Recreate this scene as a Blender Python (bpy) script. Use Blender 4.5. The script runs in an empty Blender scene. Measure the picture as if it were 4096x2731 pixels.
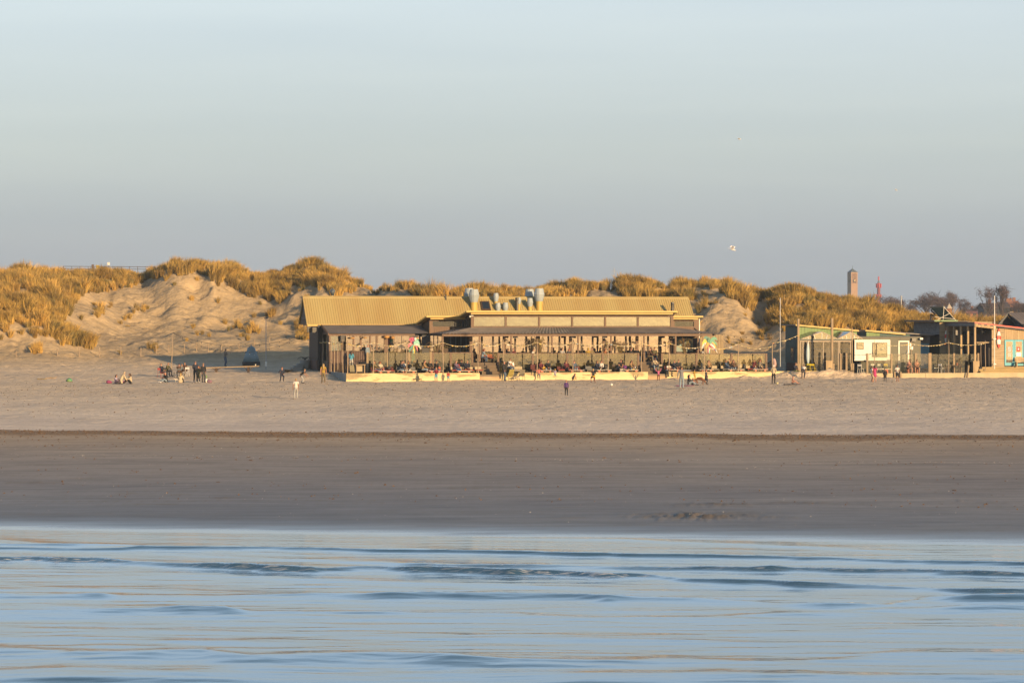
import bpy, math, random
import numpy as np
from mathutils import Vector, Matrix, Euler
SC = bpy.context.scene
COL = SC.collection
R = math.radians
rnd = random.Random(7)
# ---------------------------------------------------------------- camera, sky, sun, exposure
FPX, CX, HY, CZ = 10000.0, 2048.0, 1290.0, 5.3      # focal length and horizon in photograph pixels, eye height above the dry sand
cam_d = bpy.data.cameras.new('camera'); cam = bpy.data.objects.new('camera', cam_d); COL.objects.link(cam)
cam.location = (0, 0, CZ); cam.rotation_euler = (R(90), 0, 0)
cam_d.sensor_width = 36.0; cam_d.lens = 36.0 * FPX / 4096.0
cam_d.shift_y = -(1365.5 - HY) / 4096.0
cam_d.clip_start = 1.0; cam_d.clip_end = 20000.0
SC.camera = cam
SUN_AZ, SUN_EL = 144.0, 10.6                         # clockwise from straight ahead: behind the camera's right shoulder
world = bpy.data.worlds.new('World'); SC.world = world; world.use_nodes = True
nt = world.node_tree; bg = nt.nodes['Background']
sky = nt.nodes.new('ShaderNodeTexSky'); sky.sky_type = 'NISHITA'; sky.sun_disc = False
sky.sun_elevation = R(SUN_EL); sky.sun_rotation = R(SUN_AZ)
sky.air_density = 1.0; sky.dust_density = 1.15; sky.ozone_density = 1.0
# low haze belt: the sky greys towards the horizon all the way round
tc = nt.nodes.new('ShaderNodeTexCoord'); sx = nt.nodes.new('ShaderNodeSeparateXYZ')
nt.links.new(tc.outputs['Generated'], sx.inputs[0])
ramp = nt.nodes.new('ShaderNodeValToRGB')
mr = nt.nodes.new('ShaderNodeMapRange'); mr.inputs['From Min'].default_value = 0.0; mr.inputs['From Max'].default_value = 0.5
nt.links.new(sx.outputs['Z'], mr.inputs['Value']); nt.links.new(mr.outputs[0], ramp.inputs[0])
e = ramp.color_ramp.elements
e[0].position = 0.0; e[0].color = (0.92, 0.92, 0.92, 1)
e[1].position = 1.0; e[1].color = (0.0, 0.0, 0.0, 1)
for p_, v_ in ((0.10, 0.88), (0.26, 0.80), (0.5, 0.72), (0.8, 0.30)):
    q = ramp.color_ramp.elements.new(p_); q.color = (v_, v_, v_, 1)
belt = nt.nodes.new('ShaderNodeValToRGB')
nt.links.new(mr.outputs[0], belt.inputs[0])
b = belt.color_ramp.elements
b[0].position = 0.0; b[0].color = (2.02, 2.32, 2.74, 1)
b[1].position = 0.9; b[1].color = (2.8, 4.5, 6.6, 1)
for p_, c_ in ((0.06, (2.42, 2.70, 3.08)), (0.14, (3.42, 3.78, 3.86)), (0.25, (4.15, 4.68, 5.05)), (0.5, (5.5, 7.5, 9.8))):
    q = belt.color_ramp.elements.new(p_); q.color = (*c_, 1)
mixs = nt.nodes.new('ShaderNodeMix'); mixs.data_type = 'RGBA'
# towards the sun the belt thins and lets the glow through
dp = nt.nodes.new('ShaderNodeVectorMath'); dp.operation = 'DOT_PRODUCT'; dp.inputs[1].default_value = (math.sin(R(SUN_AZ)), math.cos(R(SUN_AZ)), 0); nt.links.new(tc.outputs['Generated'], dp.inputs[0])
gm = nt.nodes.new('ShaderNodeMapRange'); gm.interpolation_type = 'SMOOTHSTEP'; gm.inputs['From Min'].default_value = 0.1; gm.inputs['From Max'].default_value = 1.0; gm.inputs['To Min'].default_value = 1.0; gm.inputs['To Max'].default_value = 0.86
nt.links.new(dp.outputs['Value'], gm.inputs['Value'])
fm = nt.nodes.new('ShaderNodeMath'); fm.operation = 'MULTIPLY'; nt.links.new(ramp.outputs[0], fm.inputs[0]); nt.links.new(gm.outputs[0], fm.inputs[1])
nt.links.new(fm.outputs[0], mixs.inputs[0]); nt.links.new(sky.outputs[0], mixs.inputs[6]); nt.links.new(belt.outputs[0], mixs.inputs[7])
# thin high veils, drawn out along the horizon
cm = nt.nodes.new('ShaderNodeMapping'); cm.inputs['Scale'].default_value = (1.2, 1.2, 14.0); cm.inputs['Rotation'].default_value = (0, R(5), 0); nt.links.new(tc.outputs['Generated'], cm.inputs[0])
cn = nt.nodes.new('ShaderNodeTexNoise'); cn.inputs['Scale'].default_value = 3.2; cn.inputs['Detail'].default_value = 5; nt.links.new(cm.outputs[0], cn.inputs['Vector'])
cr = nt.nodes.new('ShaderNodeValToRGB'); nt.links.new(cn.outputs['Fac'], cr.inputs[0]); cr.color_ramp.elements[0].position = .35; cr.color_ramp.elements[0].color = (.972, .975, .985, 1); cr.color_ramp.elements[1].position = .7; cr.color_ramp.elements[1].color = (1.04, 1.03, 1.018, 1)
cmx = nt.nodes.new('ShaderNodeMix'); cmx.data_type = 'RGBA'; cmx.blend_type = 'MULTIPLY'; cmx.inputs[0].default_value = 1; nt.links.new(mixs.outputs[2], cmx.inputs[6]); nt.links.new(cr.outputs[0], cmx.inputs[7])
nt.links.new(cmx.outputs[2], bg.inputs[0]); bg.inputs[1].default_value = 0.095
sun_d = bpy.data.lights.new('sun', 'SUN'); sun_d.energy = 5.0; sun_d.angle = R(0.6); sun_d.color = (1.0, 0.665, 0.33)
sun = bpy.data.objects.new('sun', sun_d); COL.objects.link(sun)
_sd = Vector((math.sin(R(SUN_AZ)) * math.cos(R(SUN_EL)), math.cos(R(SUN_AZ)) * math.cos(R(SUN_EL)), math.sin(R(SUN_EL))))
sun.rotation_euler = _sd.to_track_quat('Z', 'Y').to_euler(); sun.location = (30, -40, 60)
SC.view_settings.view_transform = 'Standard'; SC.view_settings.look = 'None'
SC.view_settings.gamma = 1.0; SC.view_settings.use_curve_mapping = False
SC.view_settings.exposure = 0.78
SC.cycles.use_denoising = True
SC.cycles.max_bounces = 8; SC.cycles.transparent_max_bounces = 16
SC.cycles.volume_bounces = 0

# ---------------------------------------------------------------- materials
MATS = {}
KEXP = 0.66                                           # reflectances below were judged by eye on sunlit paint; bring them to measured values
def mat(name, base=(0.5, 0.5, 0.5), rough=0.75, var=0.12, scale=3.0, stretch=(1, 1, 1), bump=0.0, metal=0.0, base2=None, spec=None, detail=4.0, coat=0.0):
    """Principled paint/cloth/wood: base colour broken up by stretched noise, optional second colour and fine relief."""
    if name in MATS: return MATS[name]
    base = tuple(c * KEXP for c in base); base2 = tuple(c * KEXP for c in base2) if base2 else None
    m = bpy.data.materials.new(name); m.use_nodes = True; MATS[name] = m
    n = m.node_tree; p = n.nodes['Principled BSDF']
    p.inputs['Roughness'].default_value = rough; p.inputs['Metallic'].default_value = metal
    if spec is not None: p.inputs['Specular IOR Level'].default_value = spec
    if coat: p.inputs['Coat Weight'].default_value = coat
    if var <= 0 and base2 is None:
        p.inputs['Base Color'].default_value = (*base, 1); return m
    t = n.nodes.new('ShaderNodeTexCoord'); mp = n.nodes.new('ShaderNodeMapping'); mp.inputs['Scale'].default_value = stretch
    n.links.new(t.outputs['Object'], mp.inputs[0])
    no = n.nodes.new('ShaderNodeTexNoise'); no.inputs['Scale'].default_value = scale; no.inputs['Detail'].default_value = detail
    n.links.new(mp.outputs[0], no.inputs['Vector'])
    r_ = n.nodes.new('ShaderNodeValToRGB'); c0 = [max(0, c * (1 - var)) for c in base]; c1 = [min(1, c * (1 + var)) for c in (base2 or base)]
    r_.color_ramp.elements[0].position = 0.3; r_.color_ramp.elements[0].color = (*c0, 1)
    r_.color_ramp.elements[1].position = 0.7; r_.color_ramp.elements[1].color = (*c1, 1)
    n.links.new(no.outputs['Fac'], r_.inputs[0]); n.links.new(r_.outputs[0], p.inputs['Base Color'])
    if bump:
        bp = n.nodes.new('ShaderNodeBump'); bp.inputs['Strength'].default_value = bump; bp.inputs['Distance'].default_value = 0.03
        n.links.new(no.outputs['Fac'], bp.inputs['Height']); n.links.new(bp.outputs[0], p.inputs['Normal'])
    return m

# ---------------------------------------------------------------- mesh builder and object helpers
class MB:
    def __init__(s): s.v = []; s.f = []; s.m = []; s.mi = 0; s.T = None
    def _a(s, vs, fs):
        o = len(s.v)
        if s.T is not None: vs = [tuple(s.T @ Vector(v)) for v in vs]
        s.v.extend(vs); s.f.extend([tuple(o + i for i in f) for f in fs]); s.m.extend([s.mi] * len(fs)); return s
    def box(s, x0, y0, z0, x1, y1, z1):
        return s._a([(x0, y0, z0), (x1, y0, z0), (x1, y1, z0), (x0, y1, z0), (x0, y0, z1), (x1, y0, z1), (x1, y1, z1), (x0, y1, z1)],
                    [(0, 3, 2, 1), (4, 5, 6, 7), (0, 1, 5, 4), (1, 2, 6, 5), (2, 3, 7, 6), (3, 0, 4, 7)])
    def prism(s, poly, axis, a, b_):
        """poly: 2D outline; extruded along axis ('x','y','z') from a to b."""
        n = len(poly)
        def p3(q, h):
            return {'x': (h, q[0], q[1]), 'y': (q[0], h, q[1]), 'z': (q[0], q[1], h)}[axis]
        vs = [p3(q, a) for q in poly] + [p3(q, b_) for q in poly]
        return s._a(vs, [tuple(range(n))[::-1], tuple(range(n, 2 * n))] + [(i, (i + 1) % n, n + (i + 1) % n, n + i) for i in range(n)])
    def hexa(s, p8):
        return s._a([tuple(p) for p in p8], [(0, 3, 2, 1), (4, 5, 6, 7), (0, 1, 5, 4), (1, 2, 6, 5), (2, 3, 7, 6), (3, 0, 4, 7)])
    def bar(s, p0, p1, w, h=None):
        """rectangular bar from p0 to p1, w wide and h deep"""
        p0, p1 = Vector(p0), Vector(p1); d = (p1 - p0); h = h or w
        q = d.to_track_quat('Z', 'Y'); X = q @ Vector((w / 2, 0, 0)); Y = q @ Vector((0, h / 2, 0))
        return s.hexa([p0 - X - Y, p0 + X - Y, p0 + X + Y, p0 - X + Y, p1 - X - Y, p1 + X - Y, p1 + X + Y, p1 - X + Y])
    def tube(s, pts, rs, n=6, cap=True):
        pts = [Vector(p) for p in pts]
        if not isinstance(rs, (list, tuple)): rs = [rs] * len(pts)
        vs = []; fs = []; q0 = None
        for i, p in enumerate(pts):
            d = (pts[min(i + 1, len(pts) - 1)] - pts[max(i - 1, 0)])
            if d.length < 1e-9: d = Vector((0, 0, 1))
            q = d.to_track_quat('Z', 'Y') if q0 is None else (q0.copy())
            if q0 is not None:
                q = (q0 @ Vector((0, 0, 1))).rotation_difference(d.normalized()) @ q0
            q0 = q
            for k in range(n):
                a = 2 * math.pi * k / n; vs.append(tuple(p + q @ Vector((rs[i] * math.cos(a), rs[i] * math.sin(a), 0))))
        for i in range(len(pts) - 1):
            for k in range(n):
                k2 = (k + 1) % n; fs.append((i * n + k, i * n + k2, (i + 1) * n + k2, (i + 1) * n + k))
        if cap: fs.append(tuple(range(n))[::-1]); fs.append(tuple((len(pts) - 1) * n + k for k in range(n)))
        return s._a(vs, fs)
    def lathe(s, prof, n=12, c=(0, 0, 0), sq=(1, 1)):
        vs = []; fs = []
        for r_, z in prof:
            for k in range(n):
                a = 2 * math.pi * k / n; vs.append((c[0] + sq[0] * r_ * math.cos(a), c[1] + sq[1] * r_ * math.sin(a), c[2] + z))
        for i in range(len(prof) - 1):
            for k in range(n):
                k2 = (k + 1) % n; fs.append((i * n + k, i * n + k2, (i + 1) * n + k2, (i + 1) * n + k))
        fs.append(tuple(range(n))[::-1]); fs.append(tuple((len(prof) - 1) * n + k for k in range(n)))
        return s._a(vs, fs)
    def ball(s, c, r_, n=10, m=7, sc=(1, 1, 1)):
        prof = [(max(1e-4, math.sin(math.pi * i / m)) * r_, -math.cos(math.pi * i / m) * r_ * sc[2]) for i in range(m + 1)]
        return s.lathe(prof, n, c, (sc[0], sc[1]))
    def face(s, pts): return s._a([tuple(p) for p in pts], [tuple(range(len(pts)))])
    def slab(s, pts, t):
        """thin plate: a polygon in space given thickness t along its normal"""
        P_ = [Vector(p) for p in pts]; nrm = (P_[1] - P_[0]).cross(P_[-1] - P_[0]).normalized() * t; n = len(P_)
        return s._a([tuple(p) for p in P_] + [tuple(p + nrm) for p in P_],
                    [tuple(range(n))[::-1], tuple(range(n, 2 * n))] + [(i, (i + 1) % n, n + (i + 1) % n, n + i) for i in range(n)])
    def mesh(s, name, mats, smooth=False):
        me = bpy.data.meshes.new(name); me.from_pydata(s.v, [], s.f); me.validate(clean_customdata=False)
        for m_ in (mats if isinstance(mats, (list, tuple)) else [mats]): me.materials.append(m_)
        if len(me.polygons) == len(s.m): me.polygons.foreach_set('material_index', s.m)
        if smooth: me.polygons.foreach_set('use_smooth', [True] * len(me.polygons))
        me.update(); return me
    def build(s, name, mats, parent=None, loc=None, rz=None, smooth=False, label=None):
        return link(name, s.mesh(name, mats, smooth), parent, loc, rz, label)
def link(name, data, parent=None, loc=None, rz=None, label=None):
    o = bpy.data.objects.new(name, data); COL.objects.link(o)
    if parent is not None: o.parent = parent
    if loc is not None: o.location = loc
    if rz is not None: o.rotation_euler = (0, 0, rz)
    if label: o['label'] = label
    return o
def tag(o, label, cat, group=None):
    o['label'] = label; o['category'] = cat
    if group: o['group'] = group
    return o
def thing(name, label, cat, loc=(0, 0, 0), rz=0.0, group=None):
    o = link(name, None, None, loc, rz); o.empty_display_size = 0.1
    return tag(o, label, cat, group)
def struct(o): o['kind'] = 'structure'; return o
def stuff(o): o['kind'] = 'stuff'; return o
def dup(root, loc=None, rz=None, label=None, scale=None):
    r_ = root.copy(); COL.objects.link(r_)
    if loc is not None: r_.location = loc
    if rz is not None: r_.rotation_euler = (0, 0, rz)
    if scale is not None: r_.scale = (scale,) * 3 if not isinstance(scale, tuple) else scale
    if label: r_['label'] = label
    for ch in list(root.children):
        c = ch.copy(); COL.objects.link(c); c.parent = r_
        for g in list(ch.children):
            d = g.copy(); COL.objects.link(d); d.parent = c
    return r_

# ---------------------------------------------------------------- noise
_ng = np.random.default_rng(11)
_tab = _ng.random((256, 256))
def vnoise(x, y):
    x = np.asarray(x, float); y = np.asarray(y, float)
    xi = np.floor(x).astype(int); yi = np.floor(y).astype(int); fx = x - xi; fy = y - yi
    fx = fx * fx * (3 - 2 * fx); fy = fy * fy * (3 - 2 * fy)
    a = _tab[xi % 256, yi % 256]; b_ = _tab[(xi + 1) % 256, yi % 256]; c = _tab[xi % 256, (yi + 1) % 256]; d = _tab[(xi + 1) % 256, (yi + 1) % 256]
    return (a * (1 - fx) + b_ * fx) * (1 - fy) + (c * (1 - fx) + d * fx) * fy - 0.5
def fbm(x, y, o=4):
    r_ = 0; a = 1.0
    for i in range(o): r_ = r_ + a * vnoise(x * 2 ** i + 17.3 * i, y * 2 ** i + 5.1 * i); a *= 0.5
    return r_
# ---------------------------------------------------------------- sand: beach, terrace foot and dunes in one sheet
def smoothstep(a, b_, x):
    t = np.clip((x - a) / (b_ - a), 0, 1); return t * t * (3 - 2 * t)
def s_coord(X, D): return D + np.interp(D, [60, 90, 135, 205], [0.18, 0.18, 0.13, 0.0]) * np.clip(X, -40, 40)
BS = np.array([-400, 40, 70, 85, 95, 110, 130, 138, 146, 160, 180, 200, 226.0])
BZ = np.array([-9, -4.5, -2.55, -2.0, -1.74, -1.38, -1.0, -0.83, -0.66, -0.42, -0.16, -0.03, 0.0])
# skyline of the grass, photograph pixels
SIL = np.array([(-700, 1095), (0, 1091), (20, 1082), (89, 1065), (130, 1074), (180, 1090), (200, 1078), (250, 1074), (380, 1078), (444, 1070), (520, 1074), (570, 1086), (607, 1062), (650, 1057),
 (700, 1041), (744, 1041), (815, 1036), (896, 1040), (911, 1052), (944, 1048), (981, 1074), (1025, 1076), (1040, 1089), (1066, 1078), (1118, 1061), (1192, 1034), (1247, 1020), (1295, 1036),
 (1399, 1103), (1443, 1118), (1481, 1134), (1514, 1150), (1525, 1128), (1575, 1129), (1619, 1135), (1666, 1153), (1687, 1164), (1700, 1157), (1747, 1161), (1797, 1150), (1855, 1135), (1914, 1126), (1996, 1128),
 (2031, 1137), (2090, 1141), (2149, 1134), (2202, 1126), (2253, 1132), (2282, 1120), (2314, 1126), (2332, 1141), (2367, 1121), (2402, 1132), (2414, 1123), (2443, 1138), (2496, 1112), (2590, 1112), (2631, 1123),
 (2660, 1144), (2678, 1147), (2699, 1121), (2741, 1123), (2782, 1109), (2846, 1110), (2879, 1120), (2923, 1129), (2967, 1144), (2993, 1141), (3025, 1147), (3084, 1159), (3128, 1170), (3157, 1168), (3187, 1154),
 (3206, 1142), (3245, 1150), (3278, 1151), (3323, 1170), (3375, 1177), (3430, 1190), (3489, 1200), (3505, 1214), (3554, 1222), (3603, 1229), (3615, 1231), (3654, 1228), (3706, 1236), (3732, 1243), (3826, 1261),
 (3875, 1261), (3957, 1256), (4005, 1258), (4096, 1262), (4800, 1258)], float)
GH = 33.0
# ground profiles behind the terrace line: pixel column -> [(distance, ground row)]
COLS = {
 -700: [(240, 1490), (252, 1445), (259, 1375), (266, 1280), (275, 1210), (288, 1165), (302, 1125)],
 0: [(240, 1490), (252, 1442), (259, 1375), (265, 1300), (269, 1285), (276, 1205), (282, 1195), (289, 1160), (303, 1125)],
 100: [(241, 1489), (253, 1442), (260, 1385), (264, 1312), (269, 1300), (277, 1215), (283, 1200), (290, 1160), (304, 1112)],
 200: [(242, 1488), (254, 1444), (261, 1385), (266, 1318), (271, 1290), (278, 1240), (286, 1200), (295, 1150), (306, 1115)],
 300: [(243, 1487), (256, 1448), (263, 1395), (270, 1338), (277, 1300), (284, 1270), (292, 1205), (300, 1145), (309, 1115)],
 400: [(240, 1494), (255, 1460), (264, 1415), (273, 1360), (287, 1296), (295, 1225), (303, 1160), (311, 1115)],
 500: [(238, 1497), (254, 1464), (264, 1424), (273, 1366), (284, 1334), (293, 1300), (299, 1225), (306, 1160), (312, 1120)],
 600: [(236, 1500), (250, 1474), (257, 1460), (264, 1420), (272, 1366), (283, 1336), (294, 1303), (301, 1235), (308, 1155), (313, 1115)],
 700: [(236, 1500), (250, 1474), (257, 1460), (264, 1420), (272, 1366), (283, 1336), (295, 1300), (301, 1210), (307, 1128), (314, 1090)],
 800: [(236, 1500), (250, 1474), (257, 1460), (264, 1420), (272, 1366), (283, 1336), (291, 1318), (298, 1285), (304, 1190), (309, 1118), (315, 1086)],
 900: [(236, 1500), (250, 1474), (257, 1460), (264, 1420), (272, 1366), (283, 1336), (295, 1312), (301, 1250), (307, 1165), (312, 1118)],
 1000: [(236, 1500), (250, 1474), (257, 1460), (264, 1420), (272, 1366), (283, 1336), (296, 1300), (303, 1230), (310, 1150), (315, 1115)],
 1100: [(236, 1500), (250, 1474), (257, 1460), (264, 1420), (272, 1366), (283, 1336), (295, 1292), (303, 1225), (310, 1140), (315, 1105)],
 1200: [(234, 1490), (241, 1474), (255, 1455), (265, 1415), (273, 1365), (285, 1325), (294, 1285), (302, 1200), (310, 1110)],
 1300: [(232, 1488), (236, 1482), (250, 1462), (268, 1395), (282, 1310), (296, 1205), (305, 1110)],
 1400: [(240, 1500), (252, 1450), (264, 1370), (278, 1290), (290, 1225), (300, 1170)],
 1514: [(240, 1500), (252, 1445), (264, 1360), (276, 1280), (287, 1205), (295, 1185)],
 1700: [(240, 1500), (254, 1440), (266, 1350), (276, 1240), (284, 1195)],
 2100: [(240, 1500), (256, 1440), (268, 1340), (278, 1220), (285, 1180)],
 2400: [(242, 1500), (257, 1440), (268, 1330), (278, 1205), (284, 1175)],
 2660: [(244, 1500), (257, 1440), (266, 1340), (276, 1225), (284, 1182)],
 2850: [(244, 1496), (251, 1450), (257, 1385), (263, 1310), (269, 1245), (276, 1190), (283, 1150)],
 2960: [(244, 1496), (251, 1455), (257, 1395), (263, 1320), (268, 1270), (274, 1220), (282, 1175)],
 3060: [(244, 1496), (251, 1455), (257, 1400), (263, 1350), (270, 1320), (278, 1250), (285, 1195)],
 3140: [(244, 1496), (251, 1445), (257, 1370), (263, 1310), (268, 1255), (275, 1210), (283, 1192)],
 3220: [(244, 1496), (252, 1430), (258, 1350), (263, 1290), (270, 1230), (277, 1185)],
 3400: [(246, 1496), (254, 1420), (260, 1345), (266, 1285), (274, 1232)],
 3600: [(248, 1496), (256, 1410), (262, 1340), (268, 1295), (276, 1262)],
 3850: [(250, 1496), (260, 1400), (268, 1330), (275, 1292)],
 4096: [(252, 1496), (262, 1400), (270, 1330), (277, 1290)],
 4800: [(252, 1496), (262, 1400), (270, 1330), (277, 1290)]}
RIDGE_D = {-700: 313, 0: 312, 300: 316, 600: 319, 800: 321, 1000: 321, 1250: 318, 1400: 309, 1514: 303, 1700: 295, 2100: 292, 2660: 291, 2960: 291, 3140: 290, 3220: 286, 3400: 283, 3600: 285, 4096: 287, 4800: 287}
pxs = np.concatenate([[-30000, -14000, -8000, -5000, -3000, -2000, -1400, -1000], np.arange(-700, 4801, 8), [5100, 5500, 6100, 7100, 9000, 12000, 18000, 34000]]).astype(float)
Ds = np.concatenate([np.arange(-300, 40, 40), np.arange(40, 80, 2.5), np.arange(80, 150, 0.4), np.arange(150, 224, 0.45), np.arange(224, 326, 0.35), np.arange(326, 376, 2.5)])
PX, DD = np.meshgrid(pxs, Ds, indexing='ij')
XX = (PX - CX) / FPX * np.maximum(DD, 60)
SS = s_coord(XX, DD)
ZB = np.interp(SS, BS, BZ)
# dune part
dcols = sorted(COLS)
dD = Ds[Ds >= 224]
def colprof(c):
    rd = np.interp(c, sorted(RIDGE_D), [RIDGE_D[k] for k in sorted(RIDGE_D)])
    pts = [(224.0, HY + FPX * CZ / 224.0)] + [(d, y) for d, y in COLS[c] if d < rd - 2]
    d_ = [p[0] for p in pts]; y_ = [p[1] for p in pts]
    return d_, y_, rd
pcl = np.clip(pxs, -700, 4800)
prof = np.zeros((len(dcols), len(dD)))
for i, c in enumerate(dcols):
    d_, y_, rd = colprof(c); z_ = [CZ - (y - HY) / FPX * d for d, y in zip(d_, y_)]
    ridge_y = np.interp(c, SIL[:, 0], SIL[:, 1]) + GH
    d_ += [rd, rd + 6, rd + 24, 378]; zr = CZ - (ridge_y - HY) / FPX * rd; z_ += [zr, zr - 0.6, max(3.0, zr - 5.0), 2.6]
    prof[i] = np.interp(dD, d_, z_)
ZD = np.zeros((len(pxs), len(dD)))
for j in range(len(dD)): ZD[:, j] = np.interp(pcl, dcols, prof[:, j])
def blur(a, n, ax):
    k = np.hanning(2 * n + 3)[1:-1]; k /= k.sum()
    return np.apply_along_axis(lambda r_: np.convolve(np.pad(r_, n + (len(k) // 2 - n), 'edge'), k, 'valid'), ax, a)
ZD = blur(blur(ZD, 5, 1), 4, 0)
Xd = XX[:, Ds >= 224]; Yd = DD[:, Ds >= 224]
hgt = np.clip((ZD - 0.6) / 3.0, 0, 1)
ZD += hgt * (0.95 * fbm(Xd / 6.0, Yd / 7.0, 3) + 0.34 * fbm(Xd / 1.7 + 9, Yd / 2.0, 3))
# footprints trodden into the slip faces
ZD += np.clip((ZD - 0.3) / 2, 0.15, 1) * 0.22 * np.minimum(0, vnoise(Xd / 0.6, Yd / 0.7) * vnoise(Xd / 3 + 40, Yd / 3) * 8)
# hummocks, buttresses and hollows blown out of the face
for hx, hrow_d, hh_, wx_, wd_, sd_ in ((770, 296, 1.0, 2.2, 2.2, 1), (840, 298, .6, 1.6, 1.5, 2), (1000, 288.5, .9, 2.4, 1.8, 3), (1060, 290, .6, 1.3, 1.5, 4), (925, 290.5, .5, 1.2, 1.2, 13), (742, 310, 1.3, 1.6, 2.6, 5), (672, 311, 1.1, 1.5, 2.2, 6), (850, 307, 1.2, 1.3, 3.0, 7), (380, 288, .9, 1.5, 2.0, 8), (545, 298, .9, 1.6, 1.8, 9), (470, 303, .8, 1.8, 2.2, 10),
        (620, 300, -.9, 2.0, 2.5, 11), (790, 306, -.8, 1.2, 2.2, 12), (330, 296, .8, 1.4, 2.0, 14), (1190, 303, 1.0, 1.7, 2.5, 15), (1290, 300, .9, 2.0, 2.4, 16), (1150, 296, .7, 1.2, 1.6, 17), (60, 281, -1.0, 2.0, 2.5, 18), (130, 290, 1.0, 2.2, 2.2, 19), (250, 282, .9, 1.6, 2.0, 20),
        (2790, 272, .9, 1.8, 2.2, 21), (2870, 268, 1.0, 1.6, 2.2, 22), (2940, 275, 1.1, 1.8, 2.5, 23), (2990, 266, .8, 1.4, 2.0, 24), (2830, 279, -.9, 1.6, 2.0, 25), (2910, 262, .6, 1.3, 1.6, 26), (3045, 272, -1.2, 1.6, 4.0, 27), (3100, 262, .6, 2.0, 1.6, 28)):
    q_ = .72 * hh_ * np.exp(-((Xd - (hx - CX) / FPX * hrow_d) / wx_) ** 2 - ((Yd - hrow_d) / wd_) ** 2); ZD += q_ * (1 + 1.1 * fbm(Xd / 1.1 + sd_, Yd / 1.4, 3))
ZD -= np.clip((ZD - 1.2) / 3, 0, 1) * 0.35 * np.abs(fbm(Xd / 3.2 + 70, Yd / 6.0, 3))
# fine-tune the crest column by column so that its outline follows the skyline
rdv = np.interp(pcl, sorted(RIDGE_D), [RIDGE_D[k] for k in sorted(RIDGE_D)])
want = CZ - (np.interp(pcl, SIL[:, 0], SIL[:, 1]) + GH - HY) / FPX * rdv
have = np.array([np.interp(rdv[i], dD, ZD[i]) for i in range(len(pxs))])
delta = want - have
for i in range(len(pxs)):
    ZD[i] += delta[i] * np.clip(1 - np.abs(dD - rdv[i]) / 13.0, 0, 1) ** 1.2
ZZ = ZB.copy(); ZZ[:, Ds >= 224] = ZD
# banked sand against the wall of the sheds, in front of it, and two dug heaps on the damp flat
def bump(px, D, h, wx, wd, seed):
    x0 = (px - CX) / FPX * D
    return h * np.exp(-((XX - x0) / wx) ** 2 - ((DD - D) / wd) ** 2) * (1 + 0.9 * fbm(XX / 0.5 + seed, DD / 0.5, 3))
ZZ += bump(3300, 233.5, 0.62, 3.6, 1.2, 3) + bump(3160, 233, 0.35, 2.0, 1.0, 5) + bump(3440, 234, 0.3, 1.6, 1.0, 8) + bump(2990, 232, 0.2, 1.8, .8, 12)
ZZ += bump(1860, 226.2, 0.12, 2.0, .6, 23) + bump(2690, 229.6, 0.22, 1.0, .8, 31)
heap = lambda px, D, h, wx, wd, sd: np.maximum(0, h * .62 * np.exp(-((XX - (px - CX) / FPX * D) / (wx * 1.25)) ** 2 - ((DD - D) / (wd * 1.3)) ** 2) * (0.25 + 2.6 * fbm(XX / 0.22 + sd, DD / 0.45, 4)) )
HEAP = heap(2790, 91.6, 0.17, 1.6, 0.9, 1) + heap(2660, 92.0, 0.14, .7, 0.7, 12) + heap(2930, 91.8, 0.10, 1.1, 0.7, 2) + heap(2800, 95.9, 0.09, 0.8, 0.6, 3) + heap(2930, 96.1, 0.09, 0.5, 0.5, 4) + heap(3200, 96.6, 0.05, 1.1, .5, 9) + heap(2250, 91.3, .04, .9, .4, 6) + heap(3130, 91, .04, .7, .4, 16) + heap(150, 107, 0.04, 1.1, .5, 7) + heap(885, 99.5, .04, .45, .4, 19) + heap(3870, 97, .04, 1.1, .4, 29)
# each heap sits in a stain of the darker sand thrown up round it
def stain(px, D, wx, wd, sd): return np.clip(1.25 * np.exp(-((XX - (px - CX) / FPX * D) / wx) ** 2 - ((DD - D) / wd) ** 2) + .9 * fbm(XX / .5 + sd, DD / 1.2, 4) - .42, 0, 1)
DUG = np.clip(HEAP * 7, 0, 1) + stain(2790, 91.7, 2.4, 1.2, 1) + .7 * stain(2840, 96, 1.7, .7, 2) + .6 * stain(3200, 96.6, 1.4, .5, 3) + .6 * stain(2250, 91.3, 1.2, .45, 4) + .6 * stain(150, 107, 1.6, .5, 5) + .5 * stain(3130, 91, 1.0, .4, 6) + .5 * stain(885, 99.5, .6, .5, 7)
for k_ in range(26): DUG = DUG + .5 * stain(rnd.uniform(0, 4096), rnd.uniform(93, 128), rnd.uniform(.4, 1.6), rnd.uniform(.15, .4), k_ + 20)
ZZ += HEAP
dry = smoothstep(136, 150, SS) * (DD < 300)
ZZ += dry * (0.075 * fbm(XX / 0.9, DD / 1.5, 4) * np.interp(DD, [140, 190, 224], [0.5, 1.0, 1.3]))
ZZ += (1 - smoothstep(128, 140, SS)) * 0.012 * fbm(XX / 9, SS / 0.7, 2)
ZZ += 0.05 * np.exp(-((SS - 136.5) / 2.2) ** 2) * (1 + fbm(XX / 0.5, DD / 0.5, 3))
def gz(x, y):
    """height of the sand at a world point"""
    px = CX + FPX * x / max(y, 60.0)
    i = int(np.clip(np.searchsorted(pxs, px) - 1, 0, len(pxs) - 2)); j = int(np.clip(np.searchsorted(Ds, y) - 1, 0, len(Ds) - 2))
    a = (px - pxs[i]) / (pxs[i + 1] - pxs[i]); c = (y - Ds[j]) / (Ds[j + 1] - Ds[j])
    return float((ZZ[i, j] * (1 - a) + ZZ[i + 1, j] * a) * (1 - c) + (ZZ[i, j + 1] * (1 - a) + ZZ[i + 1, j + 1] * a) * c)
def P(px, py, D): return Vector(((px - CX) / FPX * D, D, CZ - (py - HY) / FPX * D))
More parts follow.
